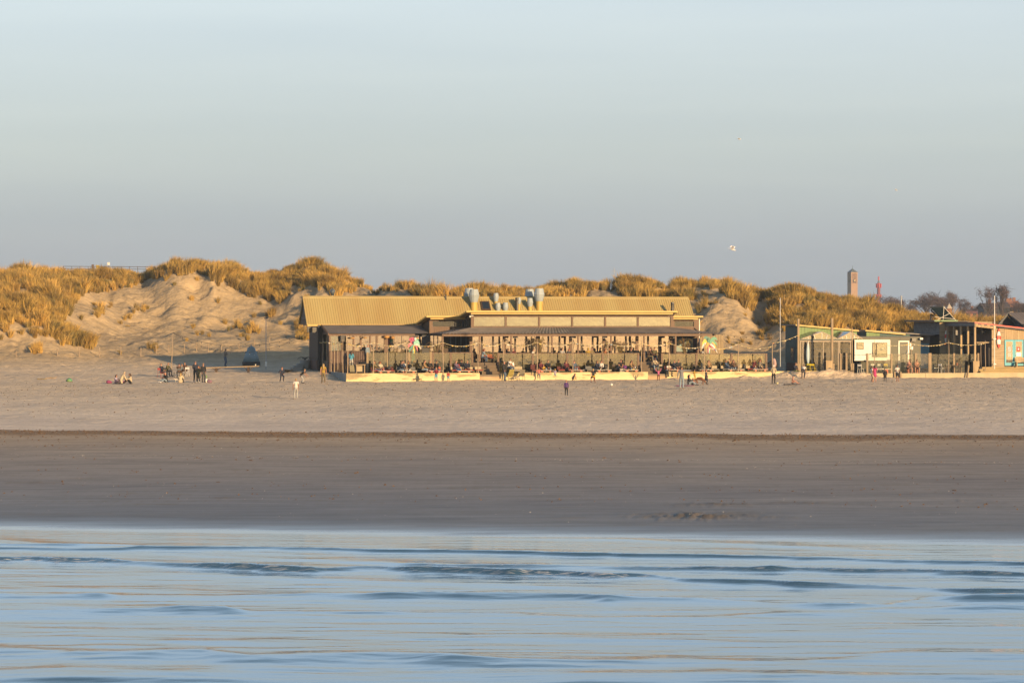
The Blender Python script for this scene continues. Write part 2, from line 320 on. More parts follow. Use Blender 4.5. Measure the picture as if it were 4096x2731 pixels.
def ground_at(px, py, d0=60.0, d1=300.0):
    """where the sight line through a photograph pixel first meets the sand"""
    d = np.arange(d0, d1, 0.1); i = int(np.clip(np.searchsorted(pxs, px) - 1, 0, len(pxs) - 2)); a = (px - pxs[i]) / (pxs[i + 1] - pxs[i])
    z = np.interp(d, Ds, ZZ[i] * (1 - a) + ZZ[i + 1] * a); rows = HY + FPX * (CZ - z) / d
    k = np.argmax(rows <= py); D = d[k] if rows[k] <= py else d1
    x = (px - CX) / FPX * D
    return Vector((x, D, gz(x, D)))
nP, nD = len(pxs), len(Ds)
def grid_mesh(name, X, Y, Z, mats):
    me = bpy.data.meshes.new(name); n1, n2 = X.shape
    me.vertices.add(n1 * n2); me.vertices.foreach_set('co', np.stack([X, Y, Z], -1).reshape(-1))
    idx = np.arange(n1 * n2).reshape(n1, n2)
    q = np.stack([idx[:-1, :-1], idx[1:, :-1], idx[1:, 1:], idx[:-1, 1:]], -1).reshape(-1, 4)
    me.loops.add(q.size); me.loops.foreach_set('vertex_index', q.reshape(-1)); me.polygons.add(len(q))
    me.polygons.foreach_set('loop_start', np.arange(0, q.size, 4)); me.polygons.foreach_set('loop_total', np.full(len(q), 4))
    me.polygons.foreach_set('use_smooth', np.ones(len(q), bool)); me.update(calc_edges=True)
    for m_ in mats: me.materials.append(m_)
    return me
def fattr(me, name, vals):
    at = me.attributes.new(name, 'FLOAT', 'POINT'); at.data.foreach_set('value', np.asarray(vals, np.float32).reshape(-1))
# sand material: s = metres inland from the waterline direction, damp = freshly dug dark heaps
def sand_material():
    m = bpy.data.materials.new('sand'); m.use_nodes = True; n = m.node_tree; L = n.links.new; p = n.nodes['Principled BSDF']
    def N(t, **k):
        o = n.nodes.new(t)
        for a, v in k.items(): setattr(o, a, v)
        return o
    s = N('ShaderNodeAttribute', attribute_name='shore'); h = N('ShaderNodeAttribute', attribute_name='dug'); du = N('ShaderNodeAttribute', attribute_name='dune')
    tc = N('ShaderNodeTexCoord')
    def noise(scale, stretch, detail=4, rough=0.55):
        mp = N('ShaderNodeMapping'); mp.inputs['Scale'].default_value = stretch; L(tc.outputs['Object'], mp.inputs[0])
        o = N('ShaderNodeTexNoise'); o.inputs['Scale'].default_value = scale; o.inputs['Detail'].default_value = detail; o.inputs['Roughness'].default_value = rough
        L(mp.outputs[0], o.inputs['Vector']); return o
    def math_(op, a, b_=None, c=None):
        o = N('ShaderNodeMath', operation=op)
        for i, v in enumerate((a, b_, c)):
            if v is None: continue
            if isinstance(v, (int, float)): o.inputs[i].default_value = v
            else: L(v, o.inputs[i])
        return o.outputs[0]
    def mix(f, a, b_, typ='MIX'):
        o = N('ShaderNodeMix', data_type='RGBA', blend_type=typ)
        if isinstance(f, (int, float)): o.inputs[0].default_value = f
        else: L(f, o.inputs[0])
        for i, v in ((6, a), (7, b_)):
            if isinstance(v, tuple): o.inputs[i].default_value = (*v, 1)
            else: L(v, o.inputs[i])
        return o.outputs[2]
    def ramp(x, pts):
        o = N('ShaderNodeValToRGB'); el = o.color_ramp.elements
        el[0].position, el[0].color = pts[0][0], (*pts[0][1], 1); el[1].position, el[1].color = pts[-1][0], (*pts[-1][1], 1)
        for q, c in pts[1:-1]: k = el.new(q); k.color = (*c, 1)
        L(x, o.inputs[0]); return o.outputs[0]
    big = noise(0.12, (0.5, 1, 1), 5); mid = noise(1.2, (0.35, 1, 1), 5); fine = noise(9.0, (0.6, 1, 1), 6, 0.7); streak = noise(1.0, (0.13, 0.9, 1), 7, 0.68)
    # shoreline coordinate wobbled, scaled to 0..1 over 80..160 m
    sw = math_('ADD', s.outputs['Fac'], math_('MULTIPLY', math_('SUBTRACT', streak.outputs['Fac'], 0.5), 5.0))
    sn = math_('DIVIDE', math_('SUBTRACT', sw, 80.0), 80.0)
    base = ramp(sn, [(0.0, (0.125, 0.132, 0.15)), (0.10, (0.14, 0.147, 0.163)), (0.28, (0.20, 0.188, 0.186)), (0.50, (0.275, 0.24, 0.21)), (0.63, (0.335, 0.27, 0.205)), (0.675, (0.37, 0.29, 0.21)), (0.74, (0.58, 0.50, 0.425)), (1.0, (0.60, 0.51, 0.41))])
    # pale drained streaks and dark patches along the damp flat
    st = ramp(streak.outputs['Fac'], [(0.38, (0.80, 0.80, 0.82)), (0.5, (1, 1, 1)), (0.60, (1.0, 1.0, 1.0)), (0.68, (1.22, 1.20, 1.17))])
    damp = math_('SUBTRACT', 1.0, math_('MINIMUM', 1.0, math_('MAXIMUM', 0.0, math_('DIVIDE', math_('SUBTRACT', s.outputs['Fac'], 122.0), 18.0))))
    c = mix(math_('MULTIPLY', damp, 0.75), base, st, 'MULTIPLY')
    st2 = noise(1.0, (0.035, 1.7, 1), 4, 0.6); s2 = ramp(st2.outputs['Fac'], [(0.36, (0.88, 0.88, 0.89)), (0.46, (1, 1, 1)), (0.58, (1, 1, 1)), (0.66, (1.26, 1.25, 1.22))]); c = mix(math_('MULTIPLY', damp, 0.8), c, s2, 'MULTIPLY')
    # strand line of dry weed and shell grit
    wob = noise(0.09, (1, 0.2, 1), 4, 0.6); g = math_('ADD', math_('SUBTRACT', s.outputs['Fac'], 136.4), math_('MULTIPLY', math_('SUBTRACT', wob.outputs['Fac'], 0.5), 7.0))
    jit = math_('MULTIPLY', math_('SUBTRACT', mid.outputs['Fac'], 0.5), 2.4)
    wl = math_('SUBTRACT', 1.0, math_('MINIMUM', 1.0, math_('POWER', math_('ABSOLUTE', math_('DIVIDE', math_('ADD', g, jit), 2.6)), 4.0)))
    wn = ramp(fine.outputs['Fac'], [(0.40, (0.10, 0.058, 0.028)), (0.56, (0.20, 0.125, 0.06)), (0.66, (0.42, 0.32, 0.22))])
    c = mix(math_('MULTIPLY', wl, 0.85), c, wn)
    # warm trodden dry sand on the upper beach and dunes, greyer shelly belt below
    up = math_('MINIMUM', 1.0, math_('MAXIMUM', 0.0, math_('DIVIDE', math_('SUBTRACT', s.outputs['Fac'], 158.0), 40.0)))
    c = mix(math_('MULTIPLY', up, 0.9), c, (0.58, 0.465, 0.335))
    c = mix(math_('MULTIPLY', du.outputs['Fac'], 0.85), c, (0.36, 0.275, 0.165))
    mo = ramp(mid.outputs['Fac'], [(0.33, (0.82, 0.81, 0.80)), (0.5, (1, 1, 1)), (0.66, (1.1, 1.1, 1.1))]); c = mix(0.8, c, mo, 'MULTIPLY')
    bg_ = ramp(big.outputs['Fac'], [(0.36, (0.86, 0.86, 0.88)), (0.64, (1.1, 1.08, 1.04))]); c = mix(0.7, c, bg_, 'MULTIPLY')
    fi = ramp(fine.outputs['Fac'], [(0.30, (0.62, 0.60, 0.58)), (0.42, (1, 1, 1)), (0.62, (1, 1, 1)), (0.72, (1.35, 1.34, 1.32))]); c = mix(0.7, c, fi, 'MULTIPLY')
    # shell fragments on the lower dry beach
    vo = N('ShaderNodeTexVoronoi'); vo.inputs['Scale'].default_value = 5.0; L(tc.outputs['Object'], vo.inputs['Vector'])
    sh = math_('LESS_THAN', vo.outputs['Distance'], 0.10)
    shz = math_('MULTIPLY', math_('MULTIPLY', sh, math_('GREATER_THAN', s.outputs['Fac'], 140.0)), math_('SUBTRACT', 1.0, up))
    c = mix(math_('MULTIPLY', shz, math_('GREATER_THAN', big.outputs['Fac'], 0.47)), c, (0.72, 0.66, 0.58))
    c = mix(math_('MINIMUM', 1.0, math_('MULTIPLY', h.outputs['Fac'], 0.85)), c, (0.135, 0.10, 0.058))
    L(c, p.inputs['Base Color'])
    # water film near the edge: smooth and mirror-like, drying inland
    film = math_('MINIMUM', 1.0, math_('MAXIMUM', 0.0, math_('DIVIDE', math_('SUBTRACT', sw, 85.3), 4.5)))
    rough = math_('ADD', 0.06, math_('MULTIPLY', math_('POWER', film, 0.6), 0.52))
    rr = math_('MINIMUM', 0.95, math_('ADD', rough, math_('MULTIPLY', math_('MINIMUM', 1.0, math_('MAXIMUM', 0.0, math_('DIVIDE', math_('SUBTRACT', s.outputs['Fac'], 92.0), 45.0))), 0.4)))
    L(rr, p.inputs['Roughness'])
    spec = math_('ADD', 0.15, math_('MULTIPLY', math_('SUBTRACT', 1.0, film), 0.4)); L(spec, p.inputs['Specular IOR Level'])
    # relief: trodden pits on the dry sand, faint ripples on the flat
    pit = noise(2.1, (0.8, 1, 1), 5, 0.6)
    hh = math_('ADD', math_('MULTIPLY', pit.outputs['Fac'], 1.0), math_('MULTIPLY', fine.outputs['Fac'], 0.22))
    bp = N('ShaderNodeBump'); bp.inputs['Distance'].default_value = 0.30
    L(math_('ADD', math_('MULTIPLY', math_('MINIMUM', 1.0, math_('MAXIMUM', 0.0, math_('DIVIDE', math_('SUBTRACT', s.outputs['Fac'], 118.0), 60.0))), 0.85), math_('MULTIPLY', film, 0.05)), bp.inputs['Strength'])
    L(hh, bp.inputs['Height']); L(bp.outputs[0], p.inputs['Normal'])
    return m
sand_mat = sand_material()
me = grid_mesh('beach_sand', XX, DD, ZZ, [sand_mat])
fattr(me, 'shore', SS); fattr(me, 'dug', np.clip(DUG, 0, 1)); fattr(me, 'dune', smoothstep(0.3, 2.0, ZZ))
struct(link('beach_sand', me))
mb = MB(); mb._a([(-9000, 366, 2.4), (9000, 366, 2.4), (9000, 16000, 2.4), (-9000, 16000, 2.4)], [(0, 1, 2, 3)])
struct(mb.build('inland_ground', mat('inland_turf', (0.11, 0.10, 0.06), 0.9, 0.3, 0.05)))

# ---------------------------------------------------------------- sea
wp = np.concatenate([[-9000, -5000, -3000, -1800, -1200], np.arange(-900, 5001, 16), [5300, 6000, 7500, 10000, 14000]]).astype(float)
wD = np.concatenate([np.arange(-300, 40, 20), np.arange(40, 48, 0.5), np.arange(48, 93, 0.1)])
WP, WD = np.meshgrid(wp, wD, indexing='ij'); WX = (WP - CX) / FPX * np.maximum(WD, 45)
CRESTS = [
 ([(-900, 2216, .10), (-200, 2222, .11), (0, 2226, .14), (200, 2226, .15), (430, 2234, .15), (540, 2248, .07), (680, 2250, .10), (900, 2247, .16), (1100, 2255, .17), (1240, 2266, .18), (1300, 2272, .10), (1420, 2264, .12), (1700, 2262, .17), (2040, 2270, .17), (2300, 2280, .13), (2540, 2292, .13), (2640, 2300, .07), (2760, 2309, .09), (2900, 2308, .12), (3200, 2320, .13), (3450, 2335, .07), (3700, 2346, .06), (3900, 2347, .12), (4096, 2350, .13), (5000, 2362, .1)], .22, .6),
 ([(-900, 2178, .04), (0, 2190, .05), (480, 2191, .045), (560, 2184, .06), (1100, 2189, .065), (2048, 2205, .075), (2700, 2216, .075), (3300, 2230, .065), (4000, 2250, .06), (5000, 2270, .03)], .14, .35),
 ([(-900, 2176, .02), (0, 2176, .03), (440, 2177, .03), (600, 2178, .0), (5000, 2200, .0)], .12, .3),
 ([(1500, 2256, .0), (1800, 2259, .04), (2400, 2263, .06), (3000, 2268, .08), (3090, 2265, .11), (3180, 2270, .07), (3600, 2277, .09), (4096, 2290, .10), (5000, 2310, .08)], .16, .4),
 ([(-900, 2370, .04), (0, 2375, .06), (130, 2380, .05), (400, 2377, .06), (480, 2382, .0), (900, 2384, .02), (1400, 2376, .06), (1700, 2368, .11), (1950, 2372, .11), (2300, 2376, .07), (2430, 2384, .10), (2700, 2386, .06), (3100, 2408, .02), (3320, 2412, .09), (3560, 2416, .03), (3700, 2392, .02), (3880, 2379, .09), (4096, 2377, .12), (5000, 2380, .1)], .28, .7),
 ([(-900, 2440, .03), (100, 2438, .05), (600, 2434, .06), (720, 2427, .10), (900, 2430, .11), (1000, 2442, .03), (1400, 2446, .04), (2048, 2456, .035), (2300, 2462, .03), (2700, 2470, .02), (3500, 2440, .02), (3900, 2420, .06), (4096, 2418, .08), (5000, 2420, .06)], .35, .8),
 ([(-900, 2580, .03), (0, 2594, .06), (400, 2610, .09), (800, 2604, .09), (1000, 2624, .09), (1500, 2616, .07), (1800, 2622, .10), (2050, 2645, .06), (2600, 2640, .03), (3200, 2650, .03), (3600, 2606, .03), (4096, 2612, .04), (5000, 2600, .04)], .6, 1.1),
 ([(-900, 2680, .02), (600, 2690, .03), (1500, 2700, .03), (2400, 2690, .04), (3100, 2696, .05), (4096, 2705, .06), (5000, 2700, .04)], .5, 1.0),
]
_wr = random.Random(21)
for _ in range(34):
    y_ = _wr.choice((_wr.uniform(2290, 2730), _wr.uniform(2150, 2300))); c_ = _wr.uniform(-300, 4300); l_ = _wr.uniform(350, 1300); h_ = _wr.uniform(.010, .024) * (1 if y_ > 2300 else .7); sl = (2740 - y_) / 500 * .035
    CRESTS.append(([(-900, y_ - sl * 900, 0), (c_ - l_, y_ - sl * (2048 - c_ + l_) * .6, 0), (c_ - l_ * .4, y_, h_), (c_ + l_ * .4, y_ + sl * l_ * .8, h_), (c_ + l_, y_ + sl * l_ * 1.6, 0), (5000, y_ + sl * 3000, 0)], _wr.uniform(.9, 1.5), _wr.uniform(.35, .7)))
CRESTS = [(sorted(p_), a_, b2) for p_, a_, b2 in CRESTS]
SEA = -2.0
hh = np.zeros_like(WX); foam = np.zeros_like(WX)
wc = np.clip(wp, -900, 5000)
for ci, (pts, fr, bk) in enumerate(CRESTS):
    a = np.array(pts, float); row = np.interp(wc, a[:, 0], a[:, 1]); h = np.interp(wc, a[:, 0], a[:, 2])
    bk = bk * (.7 if ci == 0 else 1.0)
    h = h * (1 + 0.45 * fbm(wc / 260.0, wc * 0 + ci * 7.7, 3)); row = row + 5 * fbm(wc / 260.0, wc * 0 + ci * 3.1, 3)
    dc = FPX * (CZ - SEA - h) / (row - HY)
    d = WD - dc[:, None]
    d = d + 0.07 * fbm(WX / 0.9 + ci, WD / 0.6, 2)
    g = np.where(d > 0, np.exp(-(d / fr) ** 2), np.exp(-(np.abs(d) / bk) ** 1.6))
    hh += h[:, None] * g * (1.0 if ci == 0 else 1.45)
    if ci == 0:
        fm = np.interp(wc, [-900, -100, 0, 430, 520, 700, 1150, 1300, 2000, 2150, 2520, 2650, 3400, 5000], [0, .4, 1, 1, .2, .25, .5, .2, .35, .9, .8, 0, .1, .1])
        foam = np.maximum(foam, fm[:, None] * np.exp(-((d + 0.35) / 0.55) ** 2))
    if ci == 3:
        foam = np.maximum(foam, 0.35 * np.exp(-((d + 0.1) / 0.3) ** 2) * (h[:, None] > .03))
near = smoothstep(40, 48, WD)
hh += near * (0.015 * fbm(WX / 6.5, (WD + 0.1 * WX) / 0.9, 3) + 0.010 * fbm(WX / 3.0 + 9, WD / 0.5, 2) + 0.015 * fbm(WX / 1.8 + 50, WD / 0.34, 3)) * np.interp(WD, [40, 60, 72, 80, 84, 90], [1, 1, .7, .45, .2, .12])
hh += near * 0.012 * foam * fbm(WX / 0.5, WD / 0.25, 2)
me = grid_mesh('sea_water', WX, WD, SEA + hh, [])
fattr(me, 'foam', foam)
def water_material():
    m = bpy.data.materials.new('sea_water'); m.use_nodes = True; n = m.node_tree; L = n.links.new; p = n.nodes['Principled BSDF']
    tc = n.nodes.new('ShaderNodeTexCoord')
    def noise(scale, stretch, detail=3):
        mp = n.nodes.new('ShaderNodeMapping'); mp.inputs['Scale'].default_value = stretch; L(tc.outputs['Object'], mp.inputs[0])
        o = n.nodes.new('ShaderNodeTexNoise'); o.inputs['Scale'].default_value = scale; o.inputs['Detail'].default_value = detail; L(mp.outputs[0], o.inputs['Vector']); return o
    a = noise(1.0, (1.1, 3.6, 1), 4); b_ = noise(3.2, (0.8, 2.6, 1), 4)
    ad = n.nodes.new('ShaderNodeMath'); ad.operation = 'MULTIPLY_ADD'; ad.inputs[1].default_value = 0.35; L(b_.outputs['Fac'], ad.inputs[0]); L(a.outputs['Fac'], ad.inputs[2])
    bp = n.nodes.new('ShaderNodeBump'); bp.inputs['Strength'].default_value = 0.22; bp.inputs['Distance'].default_value = 0.03; L(ad.outputs[0], bp.inputs['Height']); L(bp.outputs[0], p.inputs['Normal'])
    f = n.nodes.new('ShaderNodeAttribute'); f.attribute_name = 'foam'
    fn = noise(3.0, (1, 3.0, 1), 6)
    k = n.nodes.new('ShaderNodeMath'); k.operation = 'MULTIPLY'; L(f.outputs['Fac'], k.inputs[0])
    r_ = n.nodes.new('ShaderNodeMapRange'); r_.inputs['From Min'].default_value = 0.50; r_.inputs['From Max'].default_value = 0.68; L(fn.outputs['Fac'], r_.inputs['Value']); L(r_.outputs[0], k.inputs[1])
    mx = n.nodes.new('ShaderNodeMix'); mx.data_type = 'RGBA'; L(k.outputs[0], mx.inputs[0]); mx.inputs[6].default_value = (0.030, 0.078, 0.130, 1); mx.inputs[7].default_value = (0.55, 0.56, 0.58, 1); L(mx.outputs[2], p.inputs['Base Color'])
    p.inputs['IOR'].default_value = 1.68
    rr = n.nodes.new('ShaderNodeMath'); rr.operation = 'MULTIPLY_ADD'; L(k.outputs[0], rr.inputs[0]); rr.inputs[1].default_value = 0.6; rr.inputs[2].default_value = 0.03; L(rr.outputs[0], p.inputs['Roughness'])
    return m
me.materials.append(water_material())
struct(link('sea_water', me))

# ---------------------------------------------------------------- haze in the air
def haze():
    mb = MB(); mb.box(-1100, -60, -10.2, 1100, 2700, 62)
    o = mb.build('haze', []); stuff(o)
    m = bpy.data.materials.new('haze'); m.use_nodes = True; n = m.node_tree
    for q in list(n.nodes):
        if q.type == 'BSDF_PRINCIPLED': n.nodes.remove(q)
    v = n.nodes.new('ShaderNodeVolumePrincipled'); v.inputs['Color'].default_value = (0.62, 0.78, 1.0, 1); v.inputs['Density'].default_value = 0.00015
    n.links.new(v.outputs[0], n.nodes['Material Output'].inputs['Volume']); o.data.materials.append(m)
haze()
# ---------------------------------------------------------------- marram grass on the dunes
def grass_material():
    m = bpy.data.materials.new('marram_grass'); m.use_nodes = True; n = m.node_tree; L = n.links.new; p = n.nodes['Principled BSDF']
    oi = n.nodes.new('ShaderNodeObjectInfo'); r_ = n.nodes.new('ShaderNodeValToRGB'); L(oi.outputs['Random'], r_.inputs[0])
    el = r_.color_ramp.elements; el[0].position = 0; el[0].color = (0.20, 0.165, 0.06, 1); el[1].position = 1; el[1].color = (0.56, 0.375, 0.115, 1)
    for q, c in ((0.2, (0.28, 0.195, 0.075)), (0.45, (0.41, 0.275, 0.088)), (0.75, (0.50, 0.33, 0.10))): k = el.new(q); k.color = (*c, 1)
    at = n.nodes.new('ShaderNodeAttribute'); at.attribute_name = 'blade'
    r2 = n.nodes.new('ShaderNodeValToRGB'); L(at.outputs['Fac'], r2.inputs[0])
    e2 = r2.color_ramp.elements; e2[0].position = 0.0; e2[0].color = (0.5, 0.44, 0.40, 1); e2[1].position = 1.0; e2[1].color = (1.15, 1.1, 1.0, 1)
    k = e2.new(0.35); k.color = (0.85, 0.8, 0.72, 1); k = e2.new(0.6); k.color = (1, 1, 0.95, 1)
    mx = n.nodes.new('ShaderNodeMix'); mx.data_type = 'RGBA'; mx.blend_type = 'MULTIPLY'; mx.inputs[0].default_value = 1; L(r_.outputs[0], mx.inputs[6]); L(r2.outputs[0], mx.inputs[7])
    ge = n.nodes.new('ShaderNodeNewGeometry'); nz = n.nodes.new('ShaderNodeTexNoise'); nz.inputs['Scale'].default_value = 0.22; nz.inputs['Detail'].default_value = 4; L(ge.outputs['Position'], nz.inputs['Vector'])
    r3 = n.nodes.new('ShaderNodeValToRGB'); L(nz.outputs['Fac'], r3.inputs[0]); e3 = r3.color_ramp.elements; e3[0].position = .36; e3[0].color = (.60, .59, .54, 1); e3[1].position = .60; e3[1].color = (1.05, 1.03, .95, 1); k = e3.new(.47); k.color = (.82, .86, .80, 1)
    m2 = n.nodes.new('ShaderNodeMix'); m2.data_type = 'RGBA'; m2.blend_type = 'MULTIPLY'; m2.inputs[0].default_value = 1; L(mx.outputs[2], m2.inputs[6]); L(r3.outputs[0], m2.inputs[7])
    L(m2.outputs[2], p.inputs['Base Color']); p.inputs['Roughness'].default_value = 0.6; p.inputs['Specular IOR Level'].default_value = 0.25
    return m
gmat = grass_material()
def tuft(name, nb, hgt_, rad, lean, seed, wid=0.017):
    g = random.Random(seed); vs = []; fs = []; val = []
    for i in range(nb):
        a = g.uniform(0, 2 * math.pi); rr = rad * math.sqrt(g.random()); bx, by = rr * math.cos(a), rr * math.sin(a)
        out = g.uniform(0.04, 0.38) * (0.35 + rr / rad); L_ = hgt_ * g.uniform(0.6, 1.12)
        dx, dy = out * math.cos(a) + lean * g.uniform(.5, 1.5) + g.gauss(0, .12), out * math.sin(a) + g.gauss(0, .12)
        w = wid * g.uniform(.7, 1.4); wa = g.uniform(0, math.pi); wx, wy = w * math.cos(wa), w * math.sin(wa); v_ = g.random()
        o = len(vs)
        for k, t in enumerate((0.0, 0.45, 0.8)):
            b2 = t * t
            cx = bx + dx * L_ * (0.35 * t + 0.65 * b2); cy = by + dy * L_ * (0.35 * t + .65 * b2); cz = -0.06 + L_ * (t - 0.22 * b2 * (abs(dx) + abs(dy)))
            ww = (1.0, 0.85, 0.5)[k]; vs += [(cx - wx * ww, cy - wy * ww, cz), (cx + wx * ww, cy + wy * ww, cz)]
        t = 1.0; vs.append((bx + dx * L_, by + dy * L_, -0.06 + L_ * (1 - 0.24 * (abs(dx) + abs(dy)))))
        fs += [(o, o + 1, o + 3, o + 2), (o + 2, o + 3, o + 5, o + 4), (o + 4, o + 5, o + 6)]; val += [v_] * 7
    me = bpy.data.meshes.new(name); me.from_pydata(vs, [], fs); me.materials.append(gmat); fattr(me, 'blade', val)
    return bpy.data.objects.new(name, me)
gcol = bpy.data.collections.new('grass_tufts')
for i, a in enumerate(((130, 1.35, .30, -.12, 1), (120, 1.5, .26, -.22, 2), (130, 1.1, .34, .02, 3), (110, 1.55, .24, .12, 4), (110, .75, .36, -.05, 5), (100, 1.25, .24, -.3, 6))):
    gcol.objects.link(tuft('grass_tuft', *a[:4], seed=a[4]))
def inside(poly, x, y):
    r_ = np.zeros(x.shape, bool); n = len(poly)
    for i in range(n):
        x0, y0 = poly[i]; x1, y1 = poly[(i + 1) % n]
        if y0 == y1: continue
        c = ((y0 > y) != (y1 > y)) & (x < (x1 - x0) * (y - y0) / (y1 - y0) + x0); r_ ^= c
    return r_
# where grass grows, outlined on the photograph (rows of the tufts' feet): polygon, share of ground covered, size
GP = [
 ([(-700, 1050), (520, 1050), (520, 1148), (440, 1165), (400, 1172), (360, 1168), (330, 1195), (290, 1232), (200, 1220), (120, 1172), (80, 1152), (0, 1130), (-700, 1130)], .95, 1.0),
 ([(-700, 1150), (20, 1132), (80, 1168), (62, 1205), (120, 1200), (200, 1232), (285, 1238), (275, 1272), (235, 1300), (100, 1308), (0, 1300), (-700, 1300)], .9, .95),
 ([(-700, 1312), (0, 1312), (100, 1322), (220, 1308), (280, 1332), (340, 1342), (382, 1372), (372, 1396), (312, 1392), (250, 1382), (200, 1352), (100, 1352), (40, 1352), (0, 1365), (-700, 1365)], .9, .8),
 ([(520, 980), (1500, 980), (1520, 1165), (1440, 1138), (1400, 1185), (1330, 1192), (1300, 1152), (1250, 1147), (1160, 1147), (1140, 1210), (1100, 1217), (1050, 1202), (1000, 1187), (940, 1167), (900, 1122), (850, 1117), (800, 1094), (740, 1097), (700, 1107), (640, 1132), (600, 1117), (520, 1152)], .95, .95),
 ([(1520, 1090), (2760, 1080), (2760, 1200), (2480, 1200), (2470, 1160), (2350, 1160), (2330, 1200), (1690, 1200), (1620, 1165), (1520, 1165)], .95, 1.0),
 ([(2740, 1070), (3150, 1100), (3150, 1185), (3060, 1205), (3010, 1245), (2975, 1238), (2960, 1200), (2900, 1195), (2880, 1170), (2830, 1150), (2780, 1150), (2740, 1190)], .9, 1.0),
 ([(3120, 1090), (3900, 1180), (4800, 1240), (4800, 1335), (3700, 1335), (3130, 1312), (3062, 1292), (3078, 1240), (3110, 1200)], .95, 1.0),
 ([(3020, 1332), (3150, 1322), (3150, 1368), (3050, 1366)], .7, .6),
 ([(2870, 1362), (3010, 1352), (3010, 1380), (2890, 1388)], .25, .45),
 ([(2740, 1190), (2830, 1160), (2900, 1200), (2920, 1230), (2800, 1260), (2740, 1260)], .22, .6),
 ([(345, 1215), (405, 1215), (420, 1270), (370, 1275)], .6, .7), ([(520, 1240), (590, 1225), (600, 1270), (540, 1278)], .5, .6), ([(495, 1275), (530, 1272), (530, 1290), (495, 1292)], .7, .5),
 ([(322, 1270), (338, 1270), (338, 1292), (322, 1292)], .7, .5), ([(132, 1395), (165, 1395), (170, 1422), (135, 1420)], .9, .65), ([(590, 1392), (628, 1386), (630, 1415), (595, 1408)], .7, .5),
 ([(1045, 1240), (1095, 1240), (1100, 1280), (1060, 1276)], .6, .7), ([(930, 1305), (990, 1300), (1040, 1320), (1050, 1350), (985, 1362), (940, 1340)], .45, .5), ([(1180, 1290), (1245, 1290), (1240, 1370), (1190, 1375)], .6, .6),
 ([(1160, 1190), (1250, 1180), (1240, 1230), (1175, 1235)], .5, .6), ([(470, 1405), (492, 1405), (492, 1425), (470, 1425)], .5, .35), ([(740, 1355), (770, 1352), (770, 1366), (742, 1368)], .5, .3),
 ([(280, 1185), (315, 1175), (320, 1225), (285, 1240)], .7, .7), ([(600, 1130), (700, 1100), (700, 1160), (640, 1170)], .18, .6), ([(840, 1115), (900, 1120), (880, 1155), (835, 1150)], .35, .6),
 ([(700, 1310), (800, 1300), (1000, 1320), (900, 1350), (720, 1345)], .05, .4), ([(1090, 1270), (1180, 1250), (1180, 1340), (1110, 1350)], .08, .5), ([(300, 1110), (1300, 1110), (1300, 1330), (300, 1330)], .035, .55), ([(2740, 1150), (3060, 1150), (3060, 1400), (2740, 1400)], .06, .5), ([(170, 1290), (420, 1285), (420, 1320), (250, 1325)], .08, .4)]
NT = 85000
gr = np.random.default_rng(5)
gpx = gr.uniform(-650, 4750, NT); gd = gr.uniform(238, 329, NT)
ii = np.clip(np.searchsorted(pxs, gpx) - 1, 0, nP - 2); jj = np.clip(np.searchsorted(Ds, gd) - 1, 0, nD - 2)
ga = (gpx - pxs[ii]) / (pxs[ii + 1] - pxs[ii]); gc = (gd - Ds[jj]) / (Ds[jj + 1] - Ds[jj])
gzv = (ZZ[ii, jj] * (1 - ga) + ZZ[ii + 1, jj] * ga) * (1 - gc) + (ZZ[ii, jj + 1] * (1 - ga) + ZZ[ii + 1, jj + 1] * ga) * gc
gx = (gpx - CX) / FPX * gd; row = HY + FPX * (CZ - gzv) / gd
cover = np.zeros(NT); size = np.ones(NT)
for poly, cv, sz in GP:
    k = inside(poly, gpx, row) & (cover < cv); cover[k] = cv; size[k] = sz
# the lee side of the crest is grown over as well, and the crowns near it are ragged
rdg = np.interp(gpx, sorted(RIDGE_D), [RIDGE_D[k] for k in sorted(RIDGE_D)])
back = gd > rdg; cover[back] = .8; size[back] = .8
size = size * np.where(np.abs(gd - rdg) < 7, .80, 1.0) * np.where(gpx > 3120, .86, 1.0)
clump = fbm(gx / 2.4, gd / 2.4, 3)
keep = (gr.random(NT) < cover * 0.55) & (clump > np.where(cover > .88, -0.42, -0.22 + (1 - cover) * 0.25))
gx, gd, gzv, size, clump, gpx = gx[keep], gd[keep], gzv[keep], size[keep], clump[keep], gpx[keep]
print('grass tufts', len(gx))
me = bpy.data.meshes.new('marram_grass'); me.vertices.add(len(gx)); me.vertices.foreach_set('co', np.stack([gx, gd, gzv], -1).reshape(-1).astype(np.float32))
sc_ = size * np.clip(1.0 + 0.9 * clump, .45, 1.5) * gr.uniform(.75, 1.15, len(gx))
fattr(me, 'tuft_scale', sc_); fattr(me, 'tuft_turn', gr.uniform(-0.9, 0.9, len(gx)))
at = me.attributes.new('tuft_kind', 'INT', 'POINT'); at.data.foreach_set('value', np.where(gr.random(len(gx)) < .15, 4, np.clip(((fbm(gx / 6 + 3, gd / 6, 2) + .5) * 6).astype(int), 0, 5)).astype(np.int32))
go = stuff(link('marram_grass', me))
ng = bpy.data.node_groups.new('grow_grass', 'GeometryNodeTree')
ng.interface.new_socket('Geometry', in_out='INPUT', socket_type='NodeSocketGeometry'); ng.interface.new_socket('Geometry', in_out='OUTPUT', socket_type='NodeSocketGeometry')
gi = ng.nodes.new('NodeGroupInput'); gout = ng.nodes.new('NodeGroupOutput'); iop = ng.nodes.new('GeometryNodeInstanceOnPoints')
ci = ng.nodes.new('GeometryNodeCollectionInfo'); ci.inputs['Collection'].default_value = gcol; ci.inputs['Separate Children'].default_value = True; ci.inputs['Reset Children'].default_value = True
def nattr(nm, ty):
    o = ng.nodes.new('GeometryNodeInputNamedAttribute'); o.data_type = ty; o.inputs['Name'].default_value = nm; return o
